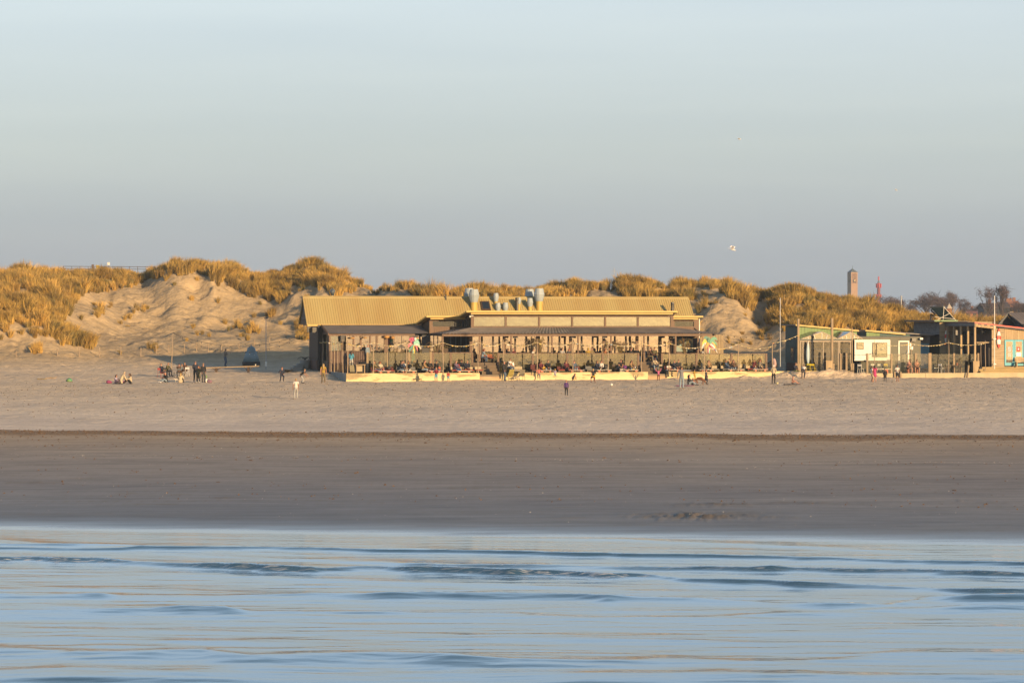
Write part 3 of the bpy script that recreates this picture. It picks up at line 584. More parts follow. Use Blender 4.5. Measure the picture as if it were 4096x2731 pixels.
a1, a2, a3 = nattr('tuft_scale', 'FLOAT'), nattr('tuft_turn', 'FLOAT'), nattr('tuft_kind', 'INT')
cx_ = ng.nodes.new('ShaderNodeCombineXYZ'); ng.links.new(a2.outputs[0], cx_.inputs[2])
ng.links.new(gi.outputs[0], iop.inputs['Points']); ng.links.new(ci.outputs[0], iop.inputs['Instance']); iop.inputs['Pick Instance'].default_value = True
ng.links.new(a3.outputs[0], iop.inputs['Instance Index']); ng.links.new(cx_.outputs[0], iop.inputs['Rotation']); ng.links.new(a1.outputs[0], iop.inputs['Scale'])
ng.links.new(iop.outputs[0], gout.inputs[0])
md = go.modifiers.new('grow', 'NODES'); md.node_group = ng
# ---------------------------------------------------------------- building frame: u along the front, v back from the terrace edge
TH = R(13.5); CT, ST = math.cos(TH), math.sin(TH)
Y0 = 223.8; X0 = (1385 - CX) / FPX * Y0
def BU(px, v):
    t = (px - CX) / FPX
    return (t * (Y0 + v * CT) - X0 + v * ST) / (CT - t * ST)
def BY(u, v): return Y0 + u * ST + v * CT
def W(u, v, z=0.0): return Vector((X0 + u * CT - v * ST, BY(u, v), z))
def BZ_(py, u, v): return CZ - (py - HY) / FPX * BY(u, v)
def B(px, py, v):
    u = BU(px, v); return Vector((u, v, BZ_(py, u, v)))
def root(name, label, cat, group=None): return thing(name, label, cat, (X0, Y0, 0), TH, group)
def bx(par, name, m, u0, v0, z0, u1, v1, z1, label=None):
    return MB().box(min(u0, u1), min(v0, v1), min(z0, z1), max(u0, u1), max(v0, v1), max(z0, z1)).build(name, m, par, label=label)
def pbox(par, name, m, px0, py0, px1, py1, v, dep, label=None):
    """box whose face at depth v covers the given columns and rows, dep deep"""
    u0, u1 = BU(px0, v), BU(px1, v); um = (u0 + u1) / 2
    return bx(par, name, m, u0, v, BZ_(py1, um, v), u1, v + dep, BZ_(py0, um, v), label)
SHARED = {}
def piece(par, name, m, sx_, sy_, sz_, loc, rot=None):
    """cheap box piece sharing its mesh with every alike piece (origin at its lower centre)"""
    k = (name, m.name, round(sx_, 3), round(sy_, 3), round(sz_, 3))
    if k not in SHARED: SHARED[k] = MB().box(-sx_ / 2, -sy_ / 2, 0, sx_ / 2, sy_ / 2, sz_).mesh(name, m)
    o = link(name, SHARED[k], par, loc)
    if rot: o.rotation_euler = rot
    return o
def glass(name, refl, tint, thru, rough=0.02, wob=0.0):
    m = bpy.data.materials.new(name); m.use_nodes = True; n = m.node_tree; L = n.links.new
    n.nodes.remove(n.nodes['Principled BSDF']); out = n.nodes['Material Output']
    g = n.nodes.new('ShaderNodeBsdfGlossy'); g.inputs['Color'].default_value = (*tint, 1); g.inputs['Roughness'].default_value = rough
    t = n.nodes.new('ShaderNodeBsdfTransparent'); t.inputs['Color'].default_value = (*thru, 1)
    mx = n.nodes.new('ShaderNodeMixShader'); mx.inputs[0].default_value = refl; L(t.outputs[0], mx.inputs[1]); L(g.outputs[0], mx.inputs[2])
    if wob:
        tc = n.nodes.new('ShaderNodeTexCoord'); no = n.nodes.new('ShaderNodeTexNoise'); no.inputs['Scale'].default_value = 0.9; no.inputs['Detail'].default_value = 2.0; L(tc.outputs['Object'], no.inputs['Vector'])
        bp = n.nodes.new('ShaderNodeBump'); bp.inputs['Strength'].default_value = wob; bp.inputs['Distance'].default_value = 0.05; L(no.outputs['Fac'], bp.inputs['Height']); L(bp.outputs[0], g.inputs['Normal'])
    L(mx.outputs[0], out.inputs['Surface']); return m
G_HIGH = glass('clerestory_glass', .38, (.86, .90, .80), (.5, .52, .46), .05, .22)
G_WIN = glass('window_glass', .38, (.95, .88, .78), (.62, .6, .55), .02, .28)
G_LOW = glass('windscreen_glass', .15, (.92, .92, .80), (.70, .70, .60), .03, .10)
G_CLR = glass('clear_glass', .08, (.9, .92, .9), (.86, .87, .84), .02, .05)
G_DIM = glass('dull_glass', .11, (.8, .85, .85), (.55, .58, .56), .06, .2)
M_ROOF = mat('mustard_sheet_roof', (.55, .395, .15), .55, .16, .5, (1.6, .22, .22), base2=(.45, .36, .15))
M_FASC = mat('yellow_fascia', (.62, .40, .085), .5, .06, 2)
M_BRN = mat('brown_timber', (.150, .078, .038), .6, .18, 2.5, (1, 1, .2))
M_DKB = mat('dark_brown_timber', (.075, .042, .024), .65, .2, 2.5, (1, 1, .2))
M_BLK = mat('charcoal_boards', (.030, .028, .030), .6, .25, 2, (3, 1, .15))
M_GREY = mat('grey_corrugated_sheet', (.165, .150, .150), .5, .16, .8, base2=(.21, .185, .175))
M_VENT = mat('galvanised_steel', (.40, .47, .52), .6, .10, 1.5)
M_VBASE = mat('yellow_vent_base', (.62, .43, .10), .55, .05, 2)
M_BPIPE = mat('black_pipe', (.018, .016, .016), .4, .1)
M_BRICK = mat('red_brown_plinth', (.115, .055, .042), .8, .25, 6)
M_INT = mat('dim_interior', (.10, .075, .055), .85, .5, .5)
M_TAN = mat('tan_boards', (.36, .27, .155), .75, .15, 2, (2, 1, .2))
M_DECK = mat('weathered_deck', (.16, .115, .075), .8, .25, 3, (.3, 2, 1))
M_CONC = mat('terrace_floor', (.27, .215, .15), .85, .18, .8)
M_LPOLE = mat('peeled_pole', (.40, .30, .20), .75, .25, 5, (1, 1, .4))
M_WHITE = mat('white_paint', (.95, .94, .90), .5, .05)
M_CREAM = None
def cream_wall():
    m = mat('flaking_cream_wall', (.80, .66, .36), .8, .06, 1.0); n = m.node_tree; L = n.links.new; p = n.nodes['Principled BSDF']
    tc = n.nodes.new('ShaderNodeTexCoord'); mp = n.nodes.new('ShaderNodeMapping'); mp.inputs['Scale'].default_value = (.55, 1, 2.2); L(tc.outputs['Object'], mp.inputs[0])
    no = n.nodes.new('ShaderNodeTexNoise'); no.inputs['Scale'].default_value = 1.1; no.inputs['Detail'].default_value = 6; no.inputs['Roughness'].default_value = .6; L(mp.outputs[0], no.inputs['Vector'])
    sx_ = n.nodes.new('ShaderNodeSeparateXYZ'); L(tc.outputs['Object'], sx_.inputs[0])
    # dirty upper band where the paint has gone: more of it near the top and towards the first metres of the wall
    zt = n.nodes.new('ShaderNodeMapRange'); zt.inputs['From Min'].default_value = .05; zt.inputs['From Max'].default_value = .85; zt.inputs['To Min'].default_value = -.16; zt.inputs['To Max'].default_value = .14; L(sx_.outputs['Z'], zt.inputs['Value'])
    xt = n.nodes.new('ShaderNodeMapRange'); xt.inputs['From Min'].default_value = 0.0; xt.inputs['From Max'].default_value = 3.5; xt.inputs['To Min'].default_value = .16; xt.inputs['To Max'].default_value = 0; L(sx_.outputs['X'], xt.inputs['Value'])
    a = n.nodes.new('ShaderNodeMath'); a.operation = 'ADD'; L(no.outputs['Fac'], a.inputs[0]); L(zt.outputs[0], a.inputs[1])
    b_ = n.nodes.new('ShaderNodeMath'); b_.operation = 'ADD'; L(a.outputs[0], b_.inputs[0]); L(xt.outputs[0], b_.inputs[1])
    r_ = n.nodes.new('ShaderNodeValToRGB'); L(b_.outputs[0], r_.inputs[0]); e = r_.color_ramp.elements
    e[0].position = .28; e[0].color = (.56, .47, .27, 1); e[1].position = .72; e[1].color = (.24, .185, .10, 1)
    k = e.new(.53); k.color = (.51, .41, .22, 1); k = e.new(.58); k.color = (.30, .235, .125, 1)
    f2 = n.nodes.new('ShaderNodeTexNoise'); f2.inputs['Scale'].default_value = 4.5; f2.inputs['Detail'].default_value = 3; L(mp.outputs[0], f2.inputs['Vector'])
    r2 = n.nodes.new('ShaderNodeValToRGB'); L(f2.outputs['Fac'], r2.inputs[0]); r2.color_ramp.elements[0].position = .66; r2.color_ramp.elements[0].color = (1, 1, 1, 1); r2.color_ramp.elements[1].position = .72; r2.color_ramp.elements[1].color = (.55, .40, .22, 1)
    mx = n.nodes.new('ShaderNodeMix'); mx.data_type = 'RGBA'; mx.blend_type = 'MULTIPLY'; mx.inputs[0].default_value = .8; L(r_.outputs[0], mx.inputs[6]); L(r2.outputs[0], mx.inputs[7]); L(mx.outputs[2], p.inputs['Base Color'])
    return m
M_CREAM = cream_wall()
TZ = .55            # terrace floor
WT = .765           # top of the low terrace wall
DZ = 1.62           # raised deck
VC, VU, VF, VL, VLF, VM, VR, VB = 3.8, 6.2, 5.2, 9.4, 8.4, 13.3, 15.95, 18.6
CZE = 4.27          # canopy eaves
# ---------------------------------------------------------------- terrace with its painted wall and timber steps
ter = root('terrace', 'raised sand terrace behind a flaking cream wall with two timber stairs', 'terrace')
uE = BU(3400, 0)
mb = MB(); mb.prism([(0.02, .27), (uE, .27), (uE, 14.5), (-.3, 17.5), (0.02, 8)], 'z', TZ - 1.2, TZ - .004); mb.build('floor', M_CONC, ter)
ops = [(BU(1919, 0), BU(2004, 0)), (BU(2592, 0), BU(2668, 0))]
us = [0.0, ops[0][0], ops[0][1], ops[1][0], ops[1][1], uE]
for i in (0, 2, 4): bx(ter, 'retaining_wall', M_CREAM, us[i], 0, -.5, us[i + 1], .27, WT)
bx(ter, 'side_wall', mat('grey_concrete', (.34, .35, .34), .85, .15, 1.2), -.004, .27, -.5, .24, 12.5, WT - .004)  # side face coloured grey for the shade on this end of the wall
for a, b_ in ops:
    for k, (v0, zt) in enumerate(((-.06, .21), (.24, .38), (.54, TZ))):
        bx(ter, 'step', mat('step_planks', (.55, .38, .22), .8, .2, 3, (.3, 2, 1)), a + .01, v0, zt - .17, b_ - .01, v0 + .34, zt)
    bx(ter, 'stair_skirt', M_DKB, a + .02, .02, -.4, b_ - .02, .18, .04)
# numerals stencilled in worn paint on the wall beside a low black stand
def text_mesh(body, size, name, m, par, loc, rot):
    cu = bpy.data.curves.new(name, 'FONT'); cu.body = body; cu.size = size; cu.extrude = .004; cu.align_x = 'CENTER'
    to = bpy.data.objects.new(name, cu); COL.objects.link(to); bpy.context.view_layer.update()
    me_ = bpy.data.meshes.new_from_object(to.evaluated_get(bpy.context.evaluated_depsgraph_get())); bpy.data.objects.remove(to); bpy.data.curves.remove(cu)
    me_.materials.clear(); me_.materials.append(m); o = link(name, me_, par, loc); o.rotation_euler = rot; return o
p_ = B(1672, 1512, 0); text_mesh('85', .26, 'stencil', mat('worn_stencil', (.30, .22, .12), .9, .2), ter, (p_.x, -.006, p_.z - .0), (R(90), 0, 0))
# ---------------------------------------------------------------- the beach restaurant
res = root('beach_restaurant', 'long brown beach restaurant with a mustard sheet metal roof and glazed veranda', 'restaurant')
def sheet(par, name, m, p00, p10, p01, p11, pitch, amp, sinus=False, t=.0):
    """ribbed sheet between four corners; p00->p10 along the eaves, p00->p01 up the slope"""
    p00, p10, p01, p11 = map(Vector, (p00, p10, p01, p11)); w = (p10 - p00).length; nrm = (p10 - p00).cross(p01 - p00).normalized()
    n = max(2, int(w / pitch)); vs = []; fs = []
    prof_ = ((0, 0), (.25, .7), (.5, 1), (.75, .7)) if sinus else ((0, 0), (.62, 0), (.70, 1), (.90, 1), (.98, 0))
    xs = [((i + a) / n, b_ * amp) for i in range(n) for a, b_ in prof_] + [(1, 0)]
    for a, h in xs:
        b0 = p00.lerp(p10, a); b1 = p01.lerp(p11, a); vs += [b0 + nrm * h, b1 + nrm * h]
    for i in range(len(xs) - 1): fs.append((2 * i, 2 * i + 2, 2 * i + 3, 2 * i + 1))
    q = MB(); q._a([tuple(v) for v in vs], fs)
    return q.build(name, m, par)
uL = BU(1229, VM); uR = BU(2784, VM)
zE = BZ_(1297, uL, VM); zR = BZ_(1186, BU(1214, VR), VR)
sheet(res, 'roof_slope', M_ROOF, (uL, VM, zE), (uR, VM, zE), (uL, VR, zR), (uR, VR, zR), .23, .035)
sheet(res, 'roof_slope', M_ROOF, (uR, VB, zE), (uL, VB, zE), (uR, VR, zR), (uL, VR, zR), .46, .035)
mb = MB(); mb.prism([(VR - .18, zR - .14), (VR - .18, zR - .09), (VR, zR + .07), (VR + .18, zR - .09), (VR + .18, zR - .14), (VR, zR + .03)], 'x', uL - .02, uR + .02); mb.build('ridge_cap', M_ROOF, res)
for uu, nm in ((uL, 'barge_board'), (uR, 'barge_board')):
    mb = MB()
    for va, vb in ((VM, VR), (VB, VR)):
        mb.hexa([(uu - .05, va, zE - .16), (uu + .05, va, zE - .16), (uu + .05, vb, zR - .13), (uu - .05, vb, zR - .13), (uu - .05, va, zE + .06), (uu + .05, va, zE + .06), (uu + .05, vb, zR + .055), (uu - .05, vb, zR + .055)])
    mb.build(nm, M_ROOF, res)
bx(res, 'gutter', M_FASC, uL, VM - .14, zE - .17, BU(1662, VM), VM - .02, zE + .0)
# gable ends: dark boards under the overhang, boarded wall and plinth
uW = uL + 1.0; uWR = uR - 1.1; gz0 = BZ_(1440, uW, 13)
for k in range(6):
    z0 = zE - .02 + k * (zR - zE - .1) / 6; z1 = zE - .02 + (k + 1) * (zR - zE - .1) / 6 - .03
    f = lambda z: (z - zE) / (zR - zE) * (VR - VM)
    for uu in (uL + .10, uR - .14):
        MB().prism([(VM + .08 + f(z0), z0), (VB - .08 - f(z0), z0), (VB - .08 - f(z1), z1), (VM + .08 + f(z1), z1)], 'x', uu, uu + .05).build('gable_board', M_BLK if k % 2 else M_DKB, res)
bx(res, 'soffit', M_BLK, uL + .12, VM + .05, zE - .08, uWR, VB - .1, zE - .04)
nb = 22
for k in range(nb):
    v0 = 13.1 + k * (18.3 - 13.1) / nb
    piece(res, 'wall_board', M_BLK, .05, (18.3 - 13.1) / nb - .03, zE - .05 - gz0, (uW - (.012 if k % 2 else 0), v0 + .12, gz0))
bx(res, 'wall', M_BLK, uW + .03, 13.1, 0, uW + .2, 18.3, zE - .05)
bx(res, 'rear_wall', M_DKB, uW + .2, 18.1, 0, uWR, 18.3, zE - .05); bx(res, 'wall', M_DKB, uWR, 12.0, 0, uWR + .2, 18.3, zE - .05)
brick_m = M_BRICK
for r_ in range(7):
    for k in range(13):
        v0 = 12.9 + (k + (.5 if r_ % 2 else 0)) * .43
        piece(res, 'brick', brick_m, .10, .41, .105, (uW - .09 + rnd.uniform(-.006, .006), v0 + .2, gz0 - .84 + r_ * .12))
bx(res, 'plinth', mat('mortar', (.10, .075, .06), .9, .2, 5), uW - .09, 12.9, -.2, uW + .03, 18.6, gz0 - .01)
# clerestory blocks: upper one stands forward of the lower one
def flat_roof(px0, px1, row, vf, vb, slope, px0b, px1b):
    u0, u1 = BU(px0, vf), BU(px1, vf); zt = BZ_(row, (u0 + u1) / 2, vf); zb = zt - slope * (vb - vf)
    mb = MB(); mb.hexa([(u0, vf, zt - .15), (u1, vf, zt - .15), (u1, vb, zb - .15), (u0, vb, zb - .15), (u0, vf, zt), (u1, vf, zt), (u1, vb, zb), (u0, vb, zb)])
    mb.build('flat_roof', M_FASC, res)
    ub0, ub1 = BU(px0b, vf + .3), BU(px1b, vf + .3)
    bx(res, 'fascia_board', M_FASC, ub0, vf + .3, zt - .34, ub1, vf + .34, zt - .19)
    return zt
zU = flat_roof(1866, 2711, 1243, VF, 13.0, .135, 1884, 2692)
zL = flat_roof(1706, 2813, 1263, VLF, VM + .1, .135, 1722, 2793)
uU0, uU1 = BU(1884, VU), BU(2693, VU); zUt = BZ_(1257, uU0, VU); zUh = BZ_(1268, uU0, VU); zUs = BZ_(1306, uU0, VU); zUa = BZ_(1313, uU0, VU)
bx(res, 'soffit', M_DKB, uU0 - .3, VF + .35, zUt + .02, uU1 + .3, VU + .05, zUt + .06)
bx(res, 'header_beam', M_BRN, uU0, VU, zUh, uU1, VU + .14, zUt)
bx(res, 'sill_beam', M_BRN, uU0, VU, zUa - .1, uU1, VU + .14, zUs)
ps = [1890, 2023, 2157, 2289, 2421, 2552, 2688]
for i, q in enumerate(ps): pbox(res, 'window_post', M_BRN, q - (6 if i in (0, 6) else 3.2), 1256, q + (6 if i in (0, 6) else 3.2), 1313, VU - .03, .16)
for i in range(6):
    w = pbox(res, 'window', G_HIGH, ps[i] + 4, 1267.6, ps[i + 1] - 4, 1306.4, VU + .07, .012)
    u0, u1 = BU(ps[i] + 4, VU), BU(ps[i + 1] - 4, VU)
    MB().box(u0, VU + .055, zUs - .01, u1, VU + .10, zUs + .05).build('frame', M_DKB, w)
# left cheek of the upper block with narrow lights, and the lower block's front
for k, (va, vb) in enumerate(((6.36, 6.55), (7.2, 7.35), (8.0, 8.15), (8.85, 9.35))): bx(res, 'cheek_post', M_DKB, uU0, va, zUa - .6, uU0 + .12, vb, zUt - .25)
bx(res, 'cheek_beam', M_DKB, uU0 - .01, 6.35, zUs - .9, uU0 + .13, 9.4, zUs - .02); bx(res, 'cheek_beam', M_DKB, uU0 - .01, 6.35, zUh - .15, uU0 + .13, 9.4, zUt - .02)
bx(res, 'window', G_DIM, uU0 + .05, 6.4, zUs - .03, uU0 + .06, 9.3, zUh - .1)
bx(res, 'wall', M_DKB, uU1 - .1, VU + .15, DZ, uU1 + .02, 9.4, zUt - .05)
uL0, uL1 = BU(1718, VL), BU(2795, VL); zLt = BZ_(1276, uL0, VL); zLh = BZ_(1285, uL0, VL); zLs = BZ_(1306, uL0, VL); zLb = BZ_(1336, uL0, VL)
for a, b_, posts, wins in ((uL0, uU0, [(1718, 1731), (1819, 1822), (1845, 1850), (1872, 1884)], [(1731, 1819), (1822, 1845), (1850, 1872)]), (uU1, uL1, [(2692, 2698), (2776, 2795)], [(2697, 2777)])):
    bx(res, 'header_beam', M_BRN, a, VL, zLh, b_, VL + .14, zLt); bx(res, 'sill_beam', M_BRN, a, VL, zLs - .06, b_, VL + .14, zLs)
    for q0, q1 in posts: pbox(res, 'window_post', M_BRN, q0, 1275, q1, 1336, VL - .02, .16)
    for q0, q1 in wins: pbox(res, 'window', G_DIM, q0, 1284.5, q1, 1306.5, VL + .07, .012)
    n = int((b_ - a) / .22)
    for k in range(n): piece(res, 'siding_board', M_BRN, (b_ - a) / n - .02, .04, zLs - .06 - zLb, (a + (k + .5) * (b_ - a) / n, VL + .03 + (.008 if k % 2 else 0), zLb))
    bx(res, 'wall', M_DKB, a, VL + .06, DZ, b_, VL + .14, zLs - .07)
# lower block's left cheek over the left veranda roof
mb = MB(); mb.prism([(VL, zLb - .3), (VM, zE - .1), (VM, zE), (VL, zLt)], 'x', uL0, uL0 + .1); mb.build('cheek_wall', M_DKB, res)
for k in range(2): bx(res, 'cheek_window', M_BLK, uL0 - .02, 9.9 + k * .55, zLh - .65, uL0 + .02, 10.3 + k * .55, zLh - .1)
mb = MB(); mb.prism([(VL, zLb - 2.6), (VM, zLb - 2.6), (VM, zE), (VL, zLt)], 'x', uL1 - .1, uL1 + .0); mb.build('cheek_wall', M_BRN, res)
# interior
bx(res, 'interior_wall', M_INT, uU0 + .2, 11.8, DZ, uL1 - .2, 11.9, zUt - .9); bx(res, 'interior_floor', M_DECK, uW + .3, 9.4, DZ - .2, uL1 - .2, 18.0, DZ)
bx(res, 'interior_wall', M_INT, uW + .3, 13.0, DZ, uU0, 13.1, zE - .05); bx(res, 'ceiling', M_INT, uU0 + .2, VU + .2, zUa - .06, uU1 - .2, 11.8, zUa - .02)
# veranda front of the upper block: glazed bays
zG0 = DZ; zG1 = zUa - .12
bays = [1884]
q = 1884
while q < 2660: q += 44.3; bays.append(q)
thick = set(range(0, 40, 3))
for i, q in enumerate(bays):
    w = 5.5 if i in thick else 3.0
    pbox(res, 'mullion', M_BRN if i in thick else M_DKB, q - w, 1330, q + w, 1446, VU + .0, .14)
    if i < len(bays) - 1:
        wn = pbox(res, 'window', G_WIN, q + w + .3, 1338, bays[i + 1] - 3.3, 1444, VU + .06 + rnd.uniform(0, .02), .012)
        wn.rotation_euler = (0, 0, 0)
for z in (DZ + .03, zG1 - .12): bx(res, 'transom', M_DKB, uU0, VU + .01, z, uU1, VU + .12, z + .10)
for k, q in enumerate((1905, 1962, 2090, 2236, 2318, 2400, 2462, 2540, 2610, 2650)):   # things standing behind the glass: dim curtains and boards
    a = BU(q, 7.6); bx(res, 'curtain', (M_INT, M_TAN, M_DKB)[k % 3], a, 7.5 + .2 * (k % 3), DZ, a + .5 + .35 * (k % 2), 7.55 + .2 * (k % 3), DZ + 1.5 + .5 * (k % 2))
# bay between the verandas (lower block): black striped glazing
for k in range(12):
    q = 1800 + k * 7.0; pbox(res, 'slat', M_BLK if k % 3 else mat('blue_grey_slat', (.10, .13, .17), .5, .1), q, 1340, q + 4.4, 1446, VL - .08, .05)
pbox(res, 'wall', M_BLK, 1795, 1338, 1884, 1446, VL - .01, .02); pbox(res, 'window_post', M_BRN, 1871, 1340, 1884, 1446, VL - .14, .1)
for q0, q1 in ((1722, 1734), (1736, 1750), (1753, 1766)): pbox(res, 'window', G_WIN, q0, 1342, q1, 1440, VL - .06, .012)
for q in (1718, 1735, 1751.5, 1768): pbox(res, 'mullion', M_BRN, q - 1.6, 1336, q + 1.6, 1446, VL - .08, .1)
# lower block right of the upper one: pale blue shuttered window, brown frames
for q0, q1 in ((2695, 2702), (2734, 2739), (2772, 2796)): pbox(res, 'window_post', M_BRN, q0, 1336, q1, 1446, VL - .10, .12)
for q0, q1 in ((2702, 2734), (2739, 2772)):
    sh = pbox(res, 'shutter', mat('pale_blue_shutter', (.36, .50, .50), .6, .08), q0, 1352, q1, 1406, VL - .03, .03)
    for k in range(7): MB().box(BU(q0, VL) + .05 + k * .1, VL - .045, BZ_(1405, uL1, VL), BU(q0, VL) + .075 + k * .1, VL - .031, BZ_(1353, uL1, VL)).build('groove', mat('blue_groove', (.2, .29, .3), .7, .1), sh)
# left veranda: sloping grey roof, beam, posts, glazed front
VLE = 9.1; uA = BU(1316, VLE); uB = BU(1716, VLE)
sheet(res, 'veranda_roof', M_GREY, (uA, VLE, CZE), (uB, VLE, CZE), (uA, VM - .02, zE - .06), (uB, VM - .02, zE - .06), .19, .03, True)
mb = MB(); mb.hexa([(uA - .09, VLE - .03, CZE - .16), (uA, VLE - .03, CZE - .16), (uA, VM, zE - .22), (uA - .09, VM, zE - .22), (uA - .09, VLE - .03, CZE + .05), (uA, VLE - .03, CZE + .05), (uA, VM, zE), (uA - .09, VM, zE)]); mb.build('barge_board', M_BRN, res)
bx(res, 'eaves_beam', M_BRN, uA - .02, VLE + .04, CZE - .22, BU(1660, VLE), VLE + .16, CZE - .03)
for q0, q1 in ((1316, 1322), (1364, 1368), (1412, 1418), (1440, 1447), (1478, 1484), (1504, 1511), (1537, 1552), (1640, 1650)): pbox(res, 'window_post', M_BRN, q0, 1340, q1, 1480, VLE + .10, .14)
for q0, q1, g in ((1322, 1364, G_HIGH), (1384, 1412, G_WIN), (1418, 1440, G_WIN), (1447, 1478, G_WIN), (1484, 1504, G_WIN), (1511, 1537, G_WIN), (1552, 1575, G_WIN), (1577, 1606, G_WIN), (1608, 1640, G_WIN), (1672, 1688, G_WIN)): pbox(res, 'window', g, q0, 1342, q1, 1480, VLE + .22, .012)
for q0, q1 in ((1650, 1672), (1688, 1718)): pbox(res, 'wall', M_BLK, q0, 1340, q1, 1480, VLE + .16, .1)
for q in (1575, 1606): pbox(res, 'mullion', M_DKB, q, 1340, q + 2, 1480, VLE + .18, .08)
bx(res, 'wall', M_DKB, uA, VLE + .25, TZ, uA + .08, VM, zE - .8); bx(res, 'side_window', G_DIM, uA - .012, VLE + .9, TZ + 1.2, uA - .002, VM - .7, CZE - .1)
mb = MB(); mb.prism([(VLE + .2, TZ), (VM, TZ), (VM, zE - .2), (VLE + .2, CZE - .16)], 'x', uA + .1, uA + .12); mb.build('side_wall', M_DKB, res)
# wicker pendant lamps under the left veranda
def lamp_part(px, row, hw, hgt_, m):
    c = B(px, row, VLE - .35); o = MB().lathe([(.02, hgt_ * .5), (hw * .5, hgt_ * .42), (hw, 0), (hw * .8, -hgt_ * .4), (hw * .2, -hgt_ * .5)], 12, c).build('pendant_lamp', m, res, smooth=True)
    MB().tube([(c.x, c.y, c.z + hgt_ * .45), (c.x, c.y, CZE + .15)], .012, 5).build('cord', M_BPIPE, o)
M_WICK = mat('wicker', (.52, .27, .07), .6, .2, 8)
for px, row, hw, h in ((1408, 1352, .26, .16), (1459, 1350, .24, .13), (1546, 1347, .3, .3), (1571, 1350, .2, .28)): lamp_part(px, row, hw, h, M_WICK)
# corrugated brown parapet below the left veranda
parp = res
u0, u1 = BU(1316, 8.6), BU(1466, 8.6)
sheet(res, 'parapet', mat('brown_corrugated', (.105, .060, .042), .55, .15, 1.5), (u0, 8.6, TZ), (u1, 8.6, TZ), (u0, 8.6, BZ_(1405, u0, 8.6)), (u1, 8.6, BZ_(1405, u0, 8.6)), .2, .04, True)
bx(res, 'parapet_rail', M_DKB, u0 - .02, 8.5, BZ_(1406, u0, 8.6), u1 + .02, 8.72, BZ_(1403.5, u0, 8.6))
# front canopy: grey corrugated, hipped at both ends
uc0, uc1 = BU(1771, VC), BU(2868, VC); ut0, ut1 = BU(1886, VU), BU(2694, VU); zC1 = BZ_(1310.5, (ut0 + ut1) / 2, VU)
sheet(res, 'canopy_roof', M_GREY, (uc0, VC, CZE), (uc1, VC, CZE), (ut0, VU, zC1), (ut1, VU, zC1), .33, .055, True)
mb = MB(); mb.slab([(uc0, VLE + 1.2, CZE), (uc0, VC, CZE), (ut0, VU, zC1), (ut0 - .02, VLE + 1.2, zC1)], .03); mb.build('canopy_hip', M_GREY, res)
mb = MB(); mb.slab([(uc1, VC, CZE), (uc1, VL + .5, CZE), (ut1 + .02, VL + .5, zC1), (ut1, VU, zC1)], .03); mb.build('canopy_hip', M_GREY, res)
bx(res, 'eaves_beam', M_BRN, BU(1769, VC), VC + .05, CZE - .24, BU(2850, VC), VC + .17, CZE - .03)
bx(res, 'eaves_beam', M_DKB, uc0 + .02, VC + .17, CZE - .2, uc0 + .14, VLE + 1, CZE - .04); bx(res, 'eaves_beam', M_DKB, uc1 - .2, VC + .2, CZE - .2, uc1 - .08, VL, CZE - .04)
for q in (1771, 1919, 2045, 2208, 2313, 2445, 2577, 2703, 2793): pbox(res, 'canopy_post', M_BRN, q - 3.2, 1342, q + 3.2, 1447, VC + .05, .13)
for k in range(14): uu = uc0 + 1.5 + k * (uc1 - uc0 - 3) / 13; MB().bar((uu, VC + .1, CZE - .05), (uu, VU, zC1 - .07), .07, .10).build('rafter', M_DKB, res)
for q in (2062, 2295, 2420, 2696): pbox(res, 'infrared_heater', M_BPIPE, q - 9, 1344, q + 9, 1352, VC + .6, .15)
# raised deck inside the glass screens, with its two stairs
bx(res, 'deck', M_DECK, BU(1480, 3.2), 3.2, DZ - .1, BU(2890, 3.2), 9.38, DZ)
for q0, q1 in ((1480, 1846), (1990, 2557), (2652, 2890)): pbox(res, 'deck_skirt', M_TAN, q0, 1, q1, 2, 3.25, .05) if False else bx(res, 'deck_skirt', mat('olive_skirt', (.20, .165, .10), .8, .2, 2), BU(q0, 3.25), 3.25, TZ, BU(q1, 3.25), 3.30, DZ - .11)
for q0, q1 in ((1893, 1986), (2560, 2642)):
    for k in range(4): bx(res, 'stair', M_DECK, BU(q0, 2.6), 2.0 + k * .3, TZ + .01, BU(q1, 2.6), 2.32 + k * .3 - .003, TZ + .266 * (k + 1))
# speakers hung at the gable and the corner post
for q, r0, r1, v in ((1371, 1341, 1366, 8.9), (1238, 1307, 1328, 13.6), (1258, 1308, 1330, 13.0)): pbox(res, 'loudspeaker', M_BPIPE if q < 1300 else mat('dark_grey_case', (.06, .055, .05), .6, .1), q - 8, r0, q + 8, r1, v - .4, .4)
# security camera and its white box, rain pipe
pbox(res, 'camera_box', M_WHITE, 1884, 1256, 1894, 1264, VU - .12, .1); c = B(1880, 1266, VU - .15); MB().ball(c, .10).build('camera_dome', M_WHITE, res, smooth=True)
pbox(res, 'downpipe', M_WHITE, 2796.5, 1275, 2799.5, 1440, VL - .05, .07)
# skylight
def on_roof(px, row, off=0.0):
    v = VM + (1297 - row) / 111.0 * (VR - VM); p_ = B(px, row, v); return p_
c00, c10, c01, c11 = on_roof(1927, 1242), on_roof(1963, 1242), on_roof(1922, 1208), on_roof(1956, 1208)
n_ = (c10 - c00).cross(c01 - c00).normalized()
sk = MB().slab([c00 + n_ * .02, c10 + n_ * .02, c11 + n_ * .02, c01 + n_ * .02], .12).build('skylight', M_DKB, res)
ctr = (c00 + c10 + c01 + c11) / 4
MB().slab([p_.lerp(ctr, .22) + n_ * .142 for p_ in (c00, c10, c11, c01)], .01).build('pane', mat('sky_pane', (.02, .03, .05), .05, 0), sk)
